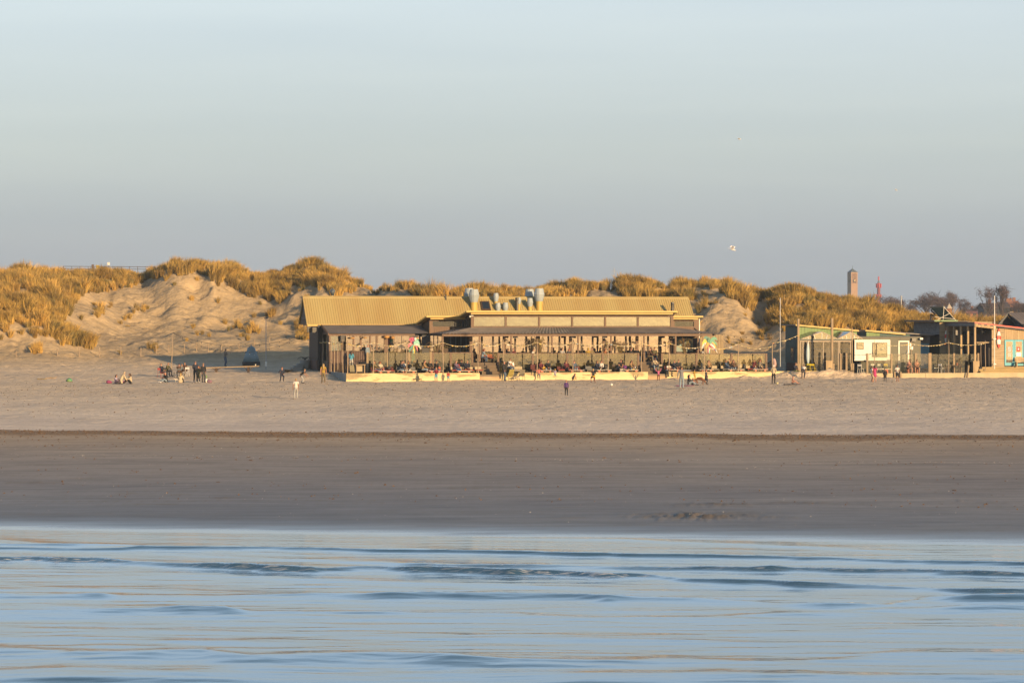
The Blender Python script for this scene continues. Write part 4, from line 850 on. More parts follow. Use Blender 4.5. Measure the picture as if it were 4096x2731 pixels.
# roof vents: yellow base, grey double cone
def vent(px, rt, rm, rb, rbase, hw, v=None, base=True):
    vv = v if v is not None else on_roof(px, min(rbase, 1244)).y
    s_ = BY(BU(px, vv), vv) / FPX; u = BU(px, vv); Z = lambda r_: BZ_(r_, u, vv)
    o = MB().lathe([(hw * s_ * .68, Z(rb)), (hw * s_, Z(rm) - .02), (hw * s_, Z(rm) + .02), (hw * s_ * .76, Z(rt)), (hw * s_ * .70, Z(rt) - .03)], 14, (u, vv, 0)).build('roof_vent', M_VENT, res)
    if base: MB().lathe([(hw * s_ * .64, Z(rbase) - .5), (hw * s_ * .64, Z(rb) - .004), (hw * s_ * .5, Z(rb) - .003)], 14, (u, vv, 0)).build('vent_base', M_VBASE, o)
    MB().lathe([(hw * s_ * 1.02, Z(rm) - .012), (hw * s_ * 1.02, Z(rm) + .012)], 14, (u, vv, 0)).build('seam', mat('seam_steel', (.28, .3, .31), .5, 0), o)
vent(1896, 1157, 1181, 1208.5, 1235, 21.5); vent(1877, 1152.5, 1177, 1203, 1230, 21, v=16.9); vent(1984, 1172, 1188, 1206, 1217, 11.5); vent(1992, 1211, 1229, 1243, 1250, 11.5); vent(2022, 1210, 1229, 1242, 1250, 12)
vent(2074, 1190, 1203, 1216, 1238, 11); vent(2120, 1192, 1211, 1226, 1243, 12.5); vent(2157, 1153.5, 1179, 1205, 1235, 21.5); vent(2119, 1156, 1184, 1206, 1230, 20.5, v=16.9)
def pipe(px, rt, rbt, hw, v=None, cowl=True):
    vv = v if v is not None else on_roof(px, min(rbt, 1243)).y; u = BU(px, vv); s_ = BY(u, vv) / FPX; Z = lambda r_: BZ_(r_, u, vv); h = hw * s_
    pr = [(h, Z(rbt) - .5), (h, Z(rt + 20)), (h * 1.06, Z(rt + 19.5)), (h, Z(rt + 19))]
    pr += [(h, Z(rt + 14)), (h * 1.3, Z(rt + 12)), (h * 1.3, Z(rt + 9)), (h * .9, Z(rt + 8)), (h * 1.25, Z(rt + 6)), (h * 1.2, Z(rt + 2)), (h * .8, Z(rt))] if cowl else [(h, Z(rt + 1)), (h * 1.2, Z(rt))]
    MB().lathe(pr, 10, (u, vv, 0)).build('flue_pipe', M_BPIPE, res)
pipe(2068, 1190, 1244, 6.2); pipe(2690, 1208, 1244, 6.3, v=13.6); pipe(1776, 1158, 1192, 1.6, v=16.2, cowl=False); pipe(1783, 1178, 1192, 3.0, v=15.7, cowl=False)
# lantern on its post behind the ridge
ln = thing('street_lamp', 'dark glass lantern on a post behind the ridge of the mustard roof', 'street lamp', W(BU(1330, 21.5), 21.5, 0.3))
zt = BZ_(1182, BU(1330, 21.5), 21.5) - .3
MB().tube([(0, 0, 0), (0, 0, zt)], .06, 8).build('post', M_WHITE, ln)
MB().lathe([(.10, zt), (.22, zt + .25), (.25, zt + .5), (.12, zt + .62), (.03, zt + .72)], 10).build('lantern', mat('lantern_glass', (.10, .12, .14), .1, 0), ln, smooth=True)
# ---------------------------------------------------------------- glass windscreens along the deck edge
def windscreen(label, posts, v, row_t, z_b, rail=True, gmatx=None, pw=4.0, m=None, cat='windscreen', name='glass_windscreen', grp='glass windscreens along the deck'):
    w = root(name, label, cat, grp); m = m or M_BRN
    for q in posts: 
        u0 = BU(q - pw, v); u1 = BU(q + pw, v); bx(w, 'post', m, u0, v - .03, z_b, u1, v + .10, BZ_(row_t + rnd.uniform(-1.5, .5), u0, v))
    for a, b_ in zip(posts[:-1], posts[1:]):
        u0, u1 = BU(a + pw, v), BU(b_ - pw, v); z1 = BZ_(row_t + 3, u0, v)
        bx(w, 'pane', gmatx or G_LOW, u0 + .01, v + .03, z_b + .06, u1 - .01, v + .042, z1)
        bx(w, 'bottom_rail', M_DKB, u0, v, z_b, u1, v + .08, z_b + .06)
        if rail: bx(w, 'top_rail', m, u0, v - .02, z1, u1, v + .10, z1 + .07)
    return w
windscreen('frameless glass windscreen with pale posts in front of the parrot palm', [1470, 1552, 1637, 1723], 2.9, 1408, TZ, rail=False, m=M_TAN)
windscreen('glass windscreen in dark timber between the tan boards and the first stairs', [1731, 1803, 1889], 2.95, 1409, TZ)
windscreen('longest brown framed glass windscreen, between the two timber stairs', [1993, 2131, 2269, 2411, 2553], 2.9, 1412, TZ)
windscreen('brown framed glass windscreen ending beside the pram', [2648, 2786, 2926, 3065], 2.9, 1413, TZ)
# board fence glimpsed behind the last screens
bf = root('board_fence', 'tan upright board fence behind the striped palm', 'fence')
for k in range(24): 
    q = 2800 + k * 10.5; v = 7.6 if q < 2895 else 7.8; hgt = BZ_(1338 if q < 2892 else 1424 + rnd.uniform(-2, 2), BU(q, v), v)
    bx(bf, 'board', M_TAN, BU(q, v), v + rnd.uniform(-.01, .02), TZ, BU(q + 9.6, v), v + .06, hgt)
lf = root('low_board_fence', 'low tan board fence on the deck behind two seated people', 'fence')
for k in range(24): 
    q = 1783 + k * 4.3; bx(lf, 'board', M_TAN, BU(q, 3.5), 3.46 + .01 * (k % 2), DZ - .5, BU(q + 3.4, 3.5), 3.5 + .01 * (k % 2), BZ_(1413, BU(q, 3.5), 3.5))
# ---------------------------------------------------------------- sheds along the terrace
T2 = .49
M_GRN = mat('green_boards', (.20, .31, .115), .65, .14, 2, (2, 1, .2)); M_GRND = mat('shade_green_boards', (.05, .115, .105), .65, .18, 2, (2, 1, .2))  # darker green: shade of the side boards put into their colour
M_WOOD = mat('weathered_boards', (.46, .35, .215), .8, .22, 2.2, (.35, 1, 2)); M_WOODV = mat('weathered_upright_boards', (.50, .37, .215), .8, .2, 2.2, (2, 1, .3)); M_WSHADE = mat('shaded_side_boards', (.20, .19, .185), .8, .25, 2, (.4, 1, 2))  # grey set: blue-grey shade of the side faces put into the board colour
M_POST = mat('tan_post', (.36, .27, .17), .8, .2, 3, (1, 1, .3)); M_BLUE = mat('bright_blue_paint', (.05, .44, .58), .5, .08, 2); M_DBLUE = mat('deep_blue_shutter', (.02, .42, .70), .5, .08, 2)
M_RED = mat('red_fascia', (.85, .075, .06), .5, .08, 2); M_CGREY = mat('pale_concrete', (.55, .46, .30), .85, .14, 1.2, (1, 1, .5)); M_DRF = mat('dark_grey_paint', (.07, .075, .085), .6, .15, 2)
M_YEL = mat('yellow_enamel', (.9, .68, .03), .4, .05); M_PWHT = mat('white_enamel', (1.0, .96, .88), .4, .05); M_DARK = mat('near_black', (.02, .02, .022), .6, .2)
t2 = root('concrete_terrace', 'lower terrace behind a pale concrete wall in front of the wooden sheds', 'terrace')
uS, uF = BU(3396, 0) + .01, BU(4420, 0)
bx(t2, 'retaining_wall', M_CGREY, uS, 0, -.6, BU(3702, 0), .25, T2 + .03); bx(t2, 'retaining_wall', M_CGREY, BU(3702, 0) + .03, 0, -.6, uF, .25, T2 + .03); bx(t2, 'floor', M_CONC, uS, .25, -.6, uF, 17, T2)
for q in (3580, 3604): pbox(t2, 'timber_stake', M_POST, q - 3, 1487, q + 3, 1521, -.18, .16)
# green shed with a mono-pitch roof
gs = root('green_shed', 'green boarded shed with a yellow edged sloping roof', 'shed')
v = 8.0; uG0, uG1 = BU(3192, v), BU(3428, v); zg0, zg1 = BZ_(1304, uG0, v), BZ_(1326, uG1, v); gf = T2
n = 18
for k in range(n):
    a = uG0 + (uG1 - uG0) * k / n; b_ = uG0 + (uG1 - uG0) * (k + 1) / n - .015; o = rnd.uniform(0, .012)
    za, zb = (zg0 + (zg1 - zg0) * k / n, zg0 + (zg1 - zg0) * (k + 1) / n)
    MB().hexa([(a, v - o, gf), (b_, v - o, gf), (b_, v + .03, gf), (a, v + .03, gf), (a, v - o, za), (b_, v - o, zb), (b_, v + .03, zb), (a, v + .03, za)]).build('front_board', M_GRN, gs)
for k in range(11):
    va = v + .04 + k * .32; bx(gs, 'side_board', M_GRND, uG0 - .02 - rnd.uniform(0, .012), va, gf + .9, uG0 + .03, va + .305, zg0)
bx(gs, 'wall', M_GRND, uG0 + .03, v + .03, gf, uG1, v + 3.6, zg1 - .25)
def slope_fascia(par, px0, r0, px1, r1, vf, dep, th, m, name):
    u0, u1 = BU(px0, vf), BU(px1, vf); a, b_ = BZ_(r0, u0, vf), BZ_(r1, u1, vf)
    return MB().hexa([(u0, vf, a - th), (u1, vf, b_ - th), (u1, vf + dep, b_ - th), (u0, vf + dep, a - th), (u0, vf, a), (u1, vf, b_), (u1, vf + dep, b_), (u0, vf + dep, a)]).build(name, m, par)
slope_fascia(gs, 3183, 1297, 3436, 1320, 7.7, .06, .14, M_FASC, 'front_fascia'); slope_fascia(gs, 3183, 1297, 3436, 1320, 7.765, 4.1, .11, M_GREY, 'roof')
for k in range(10):
    for r_ in range(7): piece(gs, 'brick', M_BRICK, .10, .24, .11, (uG0 - .14 - rnd.uniform(0, .008), v + .2 + k * .255 + (.12 if r_ % 2 else 0), gf + .02 + r_ * .125))
bx(gs, 'plinth', mat('mortar', ()), uG0 - .13, v + .06, gf, uG0 - .03, v + 2.8, gf + .88)
fr = bx(gs, 'window', mat('brown_window_frame', (.10, .06, .04), .6, .1), uG0 - .07, v + 1.0, gf + 1.15, uG0 - .03, v + 1.9, gf + 2.45); bx(fr, 'pane', G_WIN, uG0 - .08, v + 1.2, gf + 1.5, uG0 - .075, v + 1.75, gf + 2.3)
gs2 = root('green_annexe', 'lower green annexe behind the grey cabin under a second yellow roof edge', 'shed')
v = 8.6; uA0, uA1 = BU(3466, v), BU(3640, v)
n = 13
for k in range(n):
    a = uA0 + (uA1 - uA0) * k / n; b_ = uA0 + (uA1 - uA0) * (k + 1) / n - .015; za = BZ_(1325 + 13 * k / n, a, v); zb = BZ_(1325 + 13 * (k + 1) / n, b_, v)
    MB().hexa([(a, v, gf), (b_, v, gf), (b_, v + .03, gf), (a, v + .03, gf), (a, v, za), (b_, v, zb), (b_, v + .03, zb), (a, v + .03, za)]).build('front_board', M_GRN if k < 4 else M_GRND, gs2)
bx(gs2, 'side_wall', M_GRND, uA0 - .02, v + .03, gf, uA0 + .03, v + 3, BZ_(1326, uA0, v))
slope_fascia(gs2, 3462, 1319, 3622, 1334, 8.3, .06, .13, M_FASC, 'front_fascia'); slope_fascia(gs2, 3462, 1319, 3740, 1339, 8.365, 3.0, .10, M_GREY, 'roof')
# glasshouse with two small gables
gh = root('glasshouse', 'glazed lean-to with two little gables in front of the green shed', 'glasshouse')
v = 4.6; Zg = lambda r_, q=3300: BZ_(r_, BU(q, v), v)
M_FRM = mat('pale_frame', (.42, .34, .25), .6, .12, 3)
for q in (3202, 3212, 3249, 3293, 3329, 3353, 3358, 3402): pbox(gh, 'post', M_FRM, q - 1.6, 1364, q + 1.6, 1488, v, .08)
bx(gh, 'beam', M_FRM, BU(3200, v), v - .03, Zg(1367), BU(3408, v), v + .1, Zg(1362)); bx(gh, 'gutter', mat('green_grey_gutter', (.10, .13, .12), .5, .1), BU(3196, v), v - .06, Zg(1359.5), BU(3412, v), v + .1, Zg(1355))
for a, b_ in ((3203, 3211), (3213, 3248), (3250, 3292), (3294, 3328), (3330, 3352), (3359, 3401)):
    pbox(gh, 'pane', G_CLR, a + .8, 1367.5, b_ - .8, 1487, v + .03, .01)
for r_ in (1395, 1425): pbox(gh, 'glazing_bar', M_DRF, 3203, r_ - .8, 3402, r_ + .8, v + .015, .03)
for a, m_, b_ in ((3206, 3288, 3350), (3352, 3404, 3450)):
    A, M_, B_ = (BU(q, v) for q in (a, m_, b_)); z0, z1 = Zg(1355), Zg(1327.5)
    for p0, p1 in (((A, z0), (M_, z1)), ((M_, z1), (B_, z0))): MB().bar((p0[0], v, p0[1]), (p1[0], v, p1[1]), .06, .08).build('gable_rafter', M_FRM, gh)
    for t in (.3, .6, 1.0, 1.35, 1.65):
        uu = A + (M_ - A) * t if t <= 1 else M_ + (B_ - M_) * (t - 1); zz = z0 + (z1 - z0) * (t if t <= 1 else 2 - t)
        MB().bar((uu, v + .02, zz), (uu + (.12 if t < 1 else -.1 if t > 1 else 0), v + .02, z0), .035).build('gable_strut', M_PWHT, gh)
    MB().face([(A, v + .05, z0), (B_, v + .05, z0), (M_, v + .05, z1)]).build('gable_pane', G_HIGH, gh)
    for p0, p1 in (((A, z0), (M_, z1)), ((M_, z1), (B_, z0))):
        MB().slab([(p0[0], v + .06, p0[1]), (p1[0], v + .06, p1[1]), (p1[0], v + 3.3, p1[1]), (p0[0], v + 3.3, p0[1])], .02).build('roof_pane', mat('green_glass_roof', (.05, .085, .075), .2, .15, 1.2), gh)
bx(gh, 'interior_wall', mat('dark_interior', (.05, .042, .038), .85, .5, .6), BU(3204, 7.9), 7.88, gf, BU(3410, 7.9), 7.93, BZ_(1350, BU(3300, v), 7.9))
# grey cabin with a white corrugated front
cb = root('grey_cabin', 'olive grey flat cabin with a white corrugated front and a white door frame', 'cabin')
v = 5.6; u0, u1 = BU(3437, v), BU(3683, v); zc = BZ_(1348, (u0 + u1) / 2, v)
M_OLV = mat('olive_grey_panel', (.16, .155, .115), .7, .1, 1.0)
for k in range(6): bx(cb, 'wall_panel', M_OLV, u0 + k * (u1 - u0) / 6, v, T2, u0 + (k + 1) * (u1 - u0) / 6 - .012, v + .05, zc)
bx(cb, 'side_wall', M_DRF, u0 - .05, v + .05, T2, u0, v + 2.6, zc); bx(cb, 'end_wall', M_OLV, u1 - .05, v + .05, T2, u1, v + 2.6, zc); bx(cb, 'roof', M_DRF, u0 - .05, v - .04, zc, u1 + .05, v + 2.7, zc + .07)
a, b_ = BU(3418, 5.0), BU(3558, 5.0); zt, zb = BZ_(1360.5, a, 5.0), BZ_(1440, a, 5.0)
sheet(cb, 'corrugated_front', M_PWHT, (a, 5.0, zb), (b_, 5.0, zb), (a, 5.0, zt), (b_, 5.0, zt), .118, .022, True); bx(cb, 'front_trim', M_PWHT, a - .03, 4.96, zb - .05, b_ + .03, 5.05, zb); bx(cb, 'front_trim', M_PWHT, a - .03, 4.96, zt, b_ + .03, 5.06, zt + .05)
bx(cb, 'front_trim', M_PWHT, b_, 4.96, zb, b_ + .06, 5.05, zt)
for q0, q1, r0, r1 in ((3427, 3455, 1369, 1397), (3490, 3549, 1370, 1428)):
    w = pbox(cb, 'window', mat('brown_window_frame', ()), q0, r0, q1, r1, 4.93, .04); pbox(w, 'pane', G_HIGH, q0 + 2, r0 + 2, q1 - 2, r1 - 2, 4.925, .004)
pbox(cb, 'window_bar', M_DKB, 3505, 1370, 3508, 1428, 4.91, .02)
for q0, r0, q1, r1 in ((3594, 1365, 3598, 1478), (3632, 1365, 3637, 1478), (3594, 1363, 3637, 1367)): pbox(cb, 'door_frame', M_PWHT, q0, r0, q1, r1, v - .05, .05)
dr = pbox(cb, 'door', mat('olive_door', (.15, .15, .12), .6, .1), 3598, 1367.5, 3632, 1478, v - .02, .02); pbox(dr, 'handle', M_PWHT, 3627, 1408, 3630, 1416, v - .06, .03)
for q, r_, w in ((3643, 1378, 4), (3647, 1392, 5)): pbox(cb, 'meter_box', M_PWHT, q - w, r_ - 6, q + w, r_ + 6, v - .12, .12)
pbox(cb, 'floodlight', M_BPIPE, 3648, 1352, 3664, 1366, v - .25, .2); pbox(cb, 'floodlight', M_PWHT, 3681, 1351, 3692, 1358, v - .35, .25)
# weathered surf shop
ss = root('surf_shop', 'weathered timber surf shop with a red edged porch roof and blue doors', 'shop')
v = 8.0; uC = BU(3758, v); zt = BZ_(1286, uC, v); zm = BZ_(1338, uC, v); zs = BZ_(1373, uC, v)
def hboards(par, axis, c, a, b_, z0, z1, h, m, name='siding_board'):
    n = max(1, int(round((z1 - z0) / h))); h = (z1 - z0) / n
    for k in range(n):
        o = rnd.uniform(0, .014)
        if axis == 'u': bx(par, name, m, a, c - .025 - o, z0 + k * h, b_, c, z0 + (k + 1) * h - .014)
        else: bx(par, name, m, c - .025 - o, a, z0 + k * h, c, b_, z0 + (k + 1) * h - .014)
hboards(ss, 'v', uC, v, v + 6.4, zm, zt, .16, M_WSHADE); hboards(ss, 'u', v, uC, BU(3968, v), T2, zt, .17, M_WOOD)
bx(ss, 'wall', M_DKB, uC, v + .005, T2, uC + 6, v + 6.4, zt - .02)
sh = bx(ss, 'roof', M_DRF, uC - .75, v - .5, zt, uC + 3.0, v + 7.0, zt + .05); bx(ss, 'roof_edge', mat('green_edge', (.10, .22, .08), .5, .1), uC - .75, v - .55, zt + .0, uC + 1.7, v - .505, zt + .15); bx(ss, 'roof_edge', M_DRF, uC - .80, v - .55, zt, uC - .755, v + 7, zt + .15)  # side edge of the green roof trim coloured dark grey for its shade
for k in range(20): bx(ss, 'side_board', M_WSHADE, uC - 1.0 - rnd.uniform(0, .012), v + .2 + k * .33, zs, uC - .95, v + .515 + k * .33, zm - .05)
sheet(ss, 'lean_to_roof', M_GREY, (uC - 1.35, v + 6.8, zm - .12), (uC - 1.35, v - .1, zm - .12), (uC, v + 6.8, zm + .02), (uC, v - .1, zm + .02), .25, .03, True)
shu = bx(ss, 'roller_shutter', M_DBLUE, uC - .98, v + .3, T2 + .3, uC - .96, v + 4.6, zs)
for k in range(11): bx(shu, 'slat', M_DBLUE, uC - 1.0, v + .3, T2 + .35 + k * .19, uC - .982, v + 4.6, T2 + .52 + k * .19)
# porch: seven metre deep roof on five posts
vP = .9; uP0 = BU(3899, vP); uPL = uP0; zp = lambda q, r_: BZ_(r_, BU(q, vP), vP)
z_l, z_r = zp(3897, 1288), zp(4160, 1318); uP1 = BU(4160, vP)
MB().hexa([(uPL, vP, z_l - .22), (uP1, vP, z_r - .22), (uP1, 8.0, z_r - .22), (uPL, 8.0, z_l - .22), (uPL, vP, z_l - .03), (uP1, vP, z_r - .03), (uP1, 8.0, z_r - .03), (uPL, 8.0, z_l - .03)]).build('porch_roof', M_DRF, ss)
MB().hexa([(uPL - .03, vP - .06, z_l - .10), (uP1, vP - .06, z_r - .10), (uP1, vP - .004, z_r - .10), (uPL - .03, vP - .004, z_l - .10), (uPL - .03, vP - .06, z_l), (uP1, vP - .06, z_r), (uP1, vP - .004, z_r), (uPL - .03, vP - .004, z_l)]).build('porch_fascia', M_RED, ss)
bx(ss, 'porch_fascia', mat('shaded_red_fascia', (.16, .06, .055), .6, .15), uPL - .06, vP - .06, z_l - .12, uPL - .004, 8.2, z_l + .01); bx(ss, 'porch_beam', M_WSHADE, uPL - .05, vP, z_l - .38, uPL + .04, 8.0, z_l - .125)  # side fascia: red dulled to carry the shade of that face
for k in range(5): vv = vP + .08 + k * 1.62; bx(ss, 'porch_post', M_WOODV, uPL, vv, T2, uPL + .17, vv + .17, z_l - .385)
for k in range(7): 
    a = uPL + .05 + k * .31; bx(ss, 'frieze_board', M_WOODV, a, vP - .002 + .01 * (k % 2), z_l - .46 - k * .032, a + .295, vP + .05, z_l - .105 - k * .033)
for k in range(5): bx(ss, 'blue_door_leaf', M_BLUE, BU(3846, 7.9) + k * .2, 7.88 + .005 * (k % 2), T2, BU(3846, 7.9) + k * .2 + .19, 7.93, T2 + 2.1)
w = pbox(ss, 'window', M_DRF, 3846, 1326, 3870, 1347, 7.9, .05); pbox(w, 'pane', G_DIM, 3848, 1328, 3868, 1345, 7.89, .005)
for q, r_ in ((3829, 1330), (3933, 1325)): pbox(ss, 'loudspeaker', M_BPIPE, q - 6, r_ - 10, q + 6, r_ + 10, 3.0, .35)
# front room beside the porch
uR0, uR1, uR2 = BU(3966, 1.3), BU(4018, 1.3), BU(4200, 1.3); zf = lambda u: z_l + (z_r - z_l) * (u - uP0) / (uP1 - uP0) - .24
hboards(ss, 'u', 1.3, uR0, uR1 - .02, T2 + .5, zf(uR1), .165, M_WOOD)
for k in range(10): bx(ss, 'upright_board', M_WOODV, uR0 + k * (uR1 - uR0) / 10, 1.27 - .01 * (k % 2), T2 + .05, uR0 + (k + 1) * (uR1 - uR0) / 10 - .014, 1.3, T2 + .9) if k >= 0 and False else None
nb = int((uR2 - uR1) / .19)
for k in range(nb):
    a = uR1 + k * .19; bx(ss, 'upright_board', M_WOODV, a, 1.27 - .012 * (k % 2), BZ_(1358, uR1, 1.3), a + .175, 1.3, zf(a) - .0)
bx(ss, 'wall', M_DKB, uR0, 1.31, T2, uR2, 7.9, zf(uR2) - .05); bx(ss, 'door_jamb', M_POST, BU(3954, 1.6), 1.5, T2, BU(3960, 1.6), 1.62, T2 + 2.4); bx(ss, 'door_lintel', M_POST, BU(3905, 1.6), 1.5, BZ_(1372, uR0, 1.6), BU(3960, 1.6), 1.62, BZ_(1367, uR0, 1.6))
zd0, zd1 = T2 + .57, BZ_(1359, uR1, 1.26)
for q0, q1 in ((4019, 4056), (4057, 4094), (4100, 4140)):
    d = pbox(ss, 'door', M_BLUE, q0, 1359, q1, 1462, 1.2, .06); pn = pbox(d, 'pane', G_WIN, q0 + 6, 1366, q1 - 6, 1450, 1.19, .008)
    pbox(d, 'backing', mat('tan_reflection', (.45, .30, .10), .7, .25, 9), q0 + 6, 1366, q1 - 6, 1450, 1.1985, .001)  # tan backing paints in the reflection on the door panes
pbox(ss, 'poster', mat('grey_print', (.45, .48, .5), .6, .35, 14), 4031, 1386, 4045, 1406, 1.175, .006); pbox(ss, 'poster', mat('pale_print', (.5, .5, .46), .6, .35, 14), 4031, 1409, 4045, 1428, 1.175, .006)
po = pbox(ss, 'poster', mat('red_print', (.55, .05, .05), .6, .1), 4067, 1387, 4081, 1406, 1.175, .006); MB().ball(Vector((BU(4074, 1.17), 1.172, BZ_(1396, uR1, 1.17))), .07, sc=(1, .05, 1)).build('disc', M_PWHT, po); pbox(ss, 'poster', M_PWHT, 4065, 1409, 4085, 1425, 1.175, .006)
dk = root('timber_deck_steps', 'wide timber deck steps below the blue shop doors', 'steps')
for k in range(3):
    for j in range(2): bx(dk, 'plank', mat('honey_planks', (.42, .30, .13), .75, .2, 2, (.25, 1, 2)), BU(3922, .3), .28 + k * .3 + j * .15, T2 + .005 + k * .19 + (.0 if j else -.0), BU(4300, .3), .28 + k * .3 + j * .15 + .14, T2 + .19 * (k + 1))
bx(dk, 'platform', mat('honey_planks', ()), BU(3922, .3), 1.185, T2, BU(4300, .3), 1.26, T2 + .57) if False else None
# solar water heater on the flat roof
so = root('solar_water_heater', 'tilted solar tube collector on white struts above the shop roof', 'solar panel')
zr_ = zt + .16; p00, p10 = Vector((uC + .35, 8.6, zr_)), Vector((uC + 1.6, 8.6, zr_)); 
A = B(3722, 1229, 12.0); A2 = B(3776, 1228, 8.8); C_ = B(3826, 1284, 8.8); C0 = B(3772, 1285, 12.0)
n_ = (A2 - A).cross(C0 - A).normalized()
for k in range(12): 
    t = (k + .5) / 12; MB().tube([A.lerp(A2, t), C0.lerp(C_, t)], .055, 6).build('tube', mat('dark_solar_tube', (.02, .035, .035), .2, .1), so)
for a, b_ in ((A, A2), (C0, C_)): MB().bar(a, b_, .16, .14).build('manifold', mat('dark_teal_case', (.03, .07, .065), .4, .1), so)
for a, b_ in ((A2, C_), (A, C0), (A2, Vector((A2.x - .1, A2.y, zr_))), (A2.lerp(C_, .45), Vector((A2.x - .7, A2.y, zr_ + .02))), (A2.lerp(C_, .85), Vector((A2.x - .9, A2.y + .2, zr_ + .3))), (A.lerp(C0, .4), Vector((A.x, A.y, zr_)))): MB().bar(a, b_, .036).build('strut', mat('dull_strut', (.7, .66, .58), .5, .1), so)
MB().tube([B(3728, 1236, 12), B(3726, 1244, 11.5), B(3740, 1256, 11), B(3735, 1262, 11), B(3722, 1258, 11), B(3721, 1284, 10.5)], .07, 7).build('hose', M_DARK, so)
# barn roof behind
bn = root('corrugated_barn', 'grey corrugated barn roof with a dark gable beyond the shop', 'barn')
v0 = 12.5; ap = B(4032, 1250, v0); el = B(3993, 1297, v0 + 0); er = Vector((ap.x + (ap.x - el.x), v0, el.z))
MB().prism([(el.x + .15, .3), (er.x - .15, .3), (er.x - .15, el.z), (ap.x, ap.z - .2), (el.x + .15, el.z)], 'y', v0 + .4, v0 + .5).build('gable_wall', M_DARK, bn)
L_ = 7.0
for a, b_ in ((el, ap), (er, ap)): MB().hexa([a + Vector((0, 0, -.28)), b_ + Vector((0, 0, -.28)), b_ + Vector((0, .12, -.28)), a + Vector((0, .12, -.28)), a, b_, b_ + Vector((0, .12, 0)), a + Vector((0, .12, 0))]).build('barge_board', M_DRF, bn)
rt = B(4330, 1254, v0 + 1.0); rb = B(4330, 1300, v0 - 1.5)
sheet(bn, 'roof_slope', M_GREY, (ap.x + .5, v0 - 2.2, el.z), (rb.x, v0 - 2.2, el.z), (ap.x, v0 + .1, ap.z), (rt.x, v0 + .1, ap.z), .25, .03, True)
MB().prism([(v0 - 2.0, .3), (v0 + 3, .3), (v0 + 3, el.z), (v0 + .2, ap.z - .15), (v0 - 2.0, el.z)], 'x', ap.x + .8, rb.x).build('wall', M_DRF, bn)
# red and white surfboards
def surfboard(px, r0, r1, hw, v, label, bands, tilt=0.0, ma=None, mb_=None):
    c = B(px, (r0 + r1) / 2, v); s_ = BY(c.x, v) / FPX; H = (r1 - r0) * s_; Wd = hw * s_
    o = root('surfboard', label, 'surfboard', 'surfboards standing against the sheds')
    outl = lambda t: Wd * max(.02, math.sin(math.pi * min(.999, max(.001, t)) ** .85)) ** .62
    edges = [0] + bands + [1.0]
    for k in range(len(edges) - 1):
        n = max(3, int((edges[k + 1] - edges[k]) * 22)); vs = []; fs = []
        for i in range(n + 1):
            t = edges[k] + (edges[k + 1] - edges[k]) * i / n; w = outl(t)
            for x, y in ((-1, 0), (-.55, -.045), (0, -.055), (.55, -.045), (1, 0), (0, .02)):
                dz = .10 * (1 - abs(x)) * (1 if 0 < k or i == n else 0) * (1 if k < len(edges) - 2 or i == 0 else 0)
                vs.append((c.x + x * w, c.y + y, c.z - H / 2 + t * H + dz))
        for i in range(n):
            for j in range(6): j2 = (j + 1) % 6; fs.append((i * 6 + j, i * 6 + j2, (i + 1) * 6 + j2, (i + 1) * 6 + j))
        q = MB(); q._a(vs, fs); q.build('band', (ma or M_RED) if k % 2 == 0 else (mb_ or M_PWHT), o, smooth=True)
    return o
surfboard(3995, 1313, 1392, 10, 1.2, 'red and white chevron surfboard hung on the sunlit shop wall', [.17, .40, .60, .80])
surfboard(3788, 1308, 1386, 10, 7.85, 'red and white surfboard half hidden behind the porch posts', [.2, .42, .62, .82])
surfboard(3232, 1363, 1458, 9, 4.3, 'pale blue longboard standing outside the glasshouse', [.78], ma=mat('pale_blue_board', (.38, .50, .58), .35, .08), mb_=mat('off_white_board', (.62, .62, .58), .35, .05))
# tall posts and flagpoles
def pole(name, px, r0, r1, v, rad, label, cat, m, grp=None, z0=None):
    p_ = B(px, r1, v); z0 = p_.z if z0 is None else z0; o = thing(name, label, cat, W(p_.x, v, z0), TH, grp); h = BZ_(r0, p_.x, v) - z0
    MB().tube([(0, 0, 0), (rnd.uniform(-.01, .01), 0, h * .5), (0, 0, h)], [rad, rad * .95, rad * .85], 8).build('shaft', m, o); return o, h
for q, r0, v, lab in ((3193, 1275, 2.2, 'tall square timber post at the corner of the green shed'), (3328, 1272, 2.0, 'tall square timber post between the glasshouse gables'), (3408, 1312, 2.0, 'slim timber post with a sleeve beside the white cabin front')):
    p_ = B(q, 1492, v); o = thing('timber_post', lab, 'post', W(p_.x, v, T2), TH, 'tall posts before the sheds'); h = BZ_(r0, p_.x, v) - T2; w = .19 if q < 3400 else .09
    MB().box(-w / 2, -w / 2, 0, w / 2, w / 2, h).build('shaft', M_POST, o)
    for sx_ in (-1, 1): MB().box(sx_ * (w / 2 + .07) - .065, -.08, 0, sx_ * (w / 2 + .07) + .065, .08, .95).build('sleeve', M_POST, o)
o, h = pole('flagpole', 3978, 1180, 1478, .9, .042, 'white flagpole rising past the shop roof', 'flagpole', M_WHITE)
for z in (.5, 2.9): MB().box(-.14, -.1, z, .14, .1, z + .07).build('bracket', M_WHITE, o)
MB().ball((0, 0, h), .06).build('finial', M_DARK, o)
pole('flagpole', 3121, 1191, 1466, 7.0, .042, 'white pole beside the green shed wall', 'flagpole', mat('pole_grey_white', (.62, .62, .64), .5, .08))
windscreen('frosted glass screen on short timber posts before the door of the grey cabin', [3469, 3566, 3663], 1.6, 1413, T2, rail=False, gmatx=G_CLR, pw=3.5, m=M_POST, grp='screens by the sheds')
windscreen('clear glass screen between two thick timber posts beside the shirtless pair', [3663, 3718], 1.5, 1412, T2, rail=False, gmatx=G_CLR, pw=4.5, m=M_POST, grp='screens by the sheds')
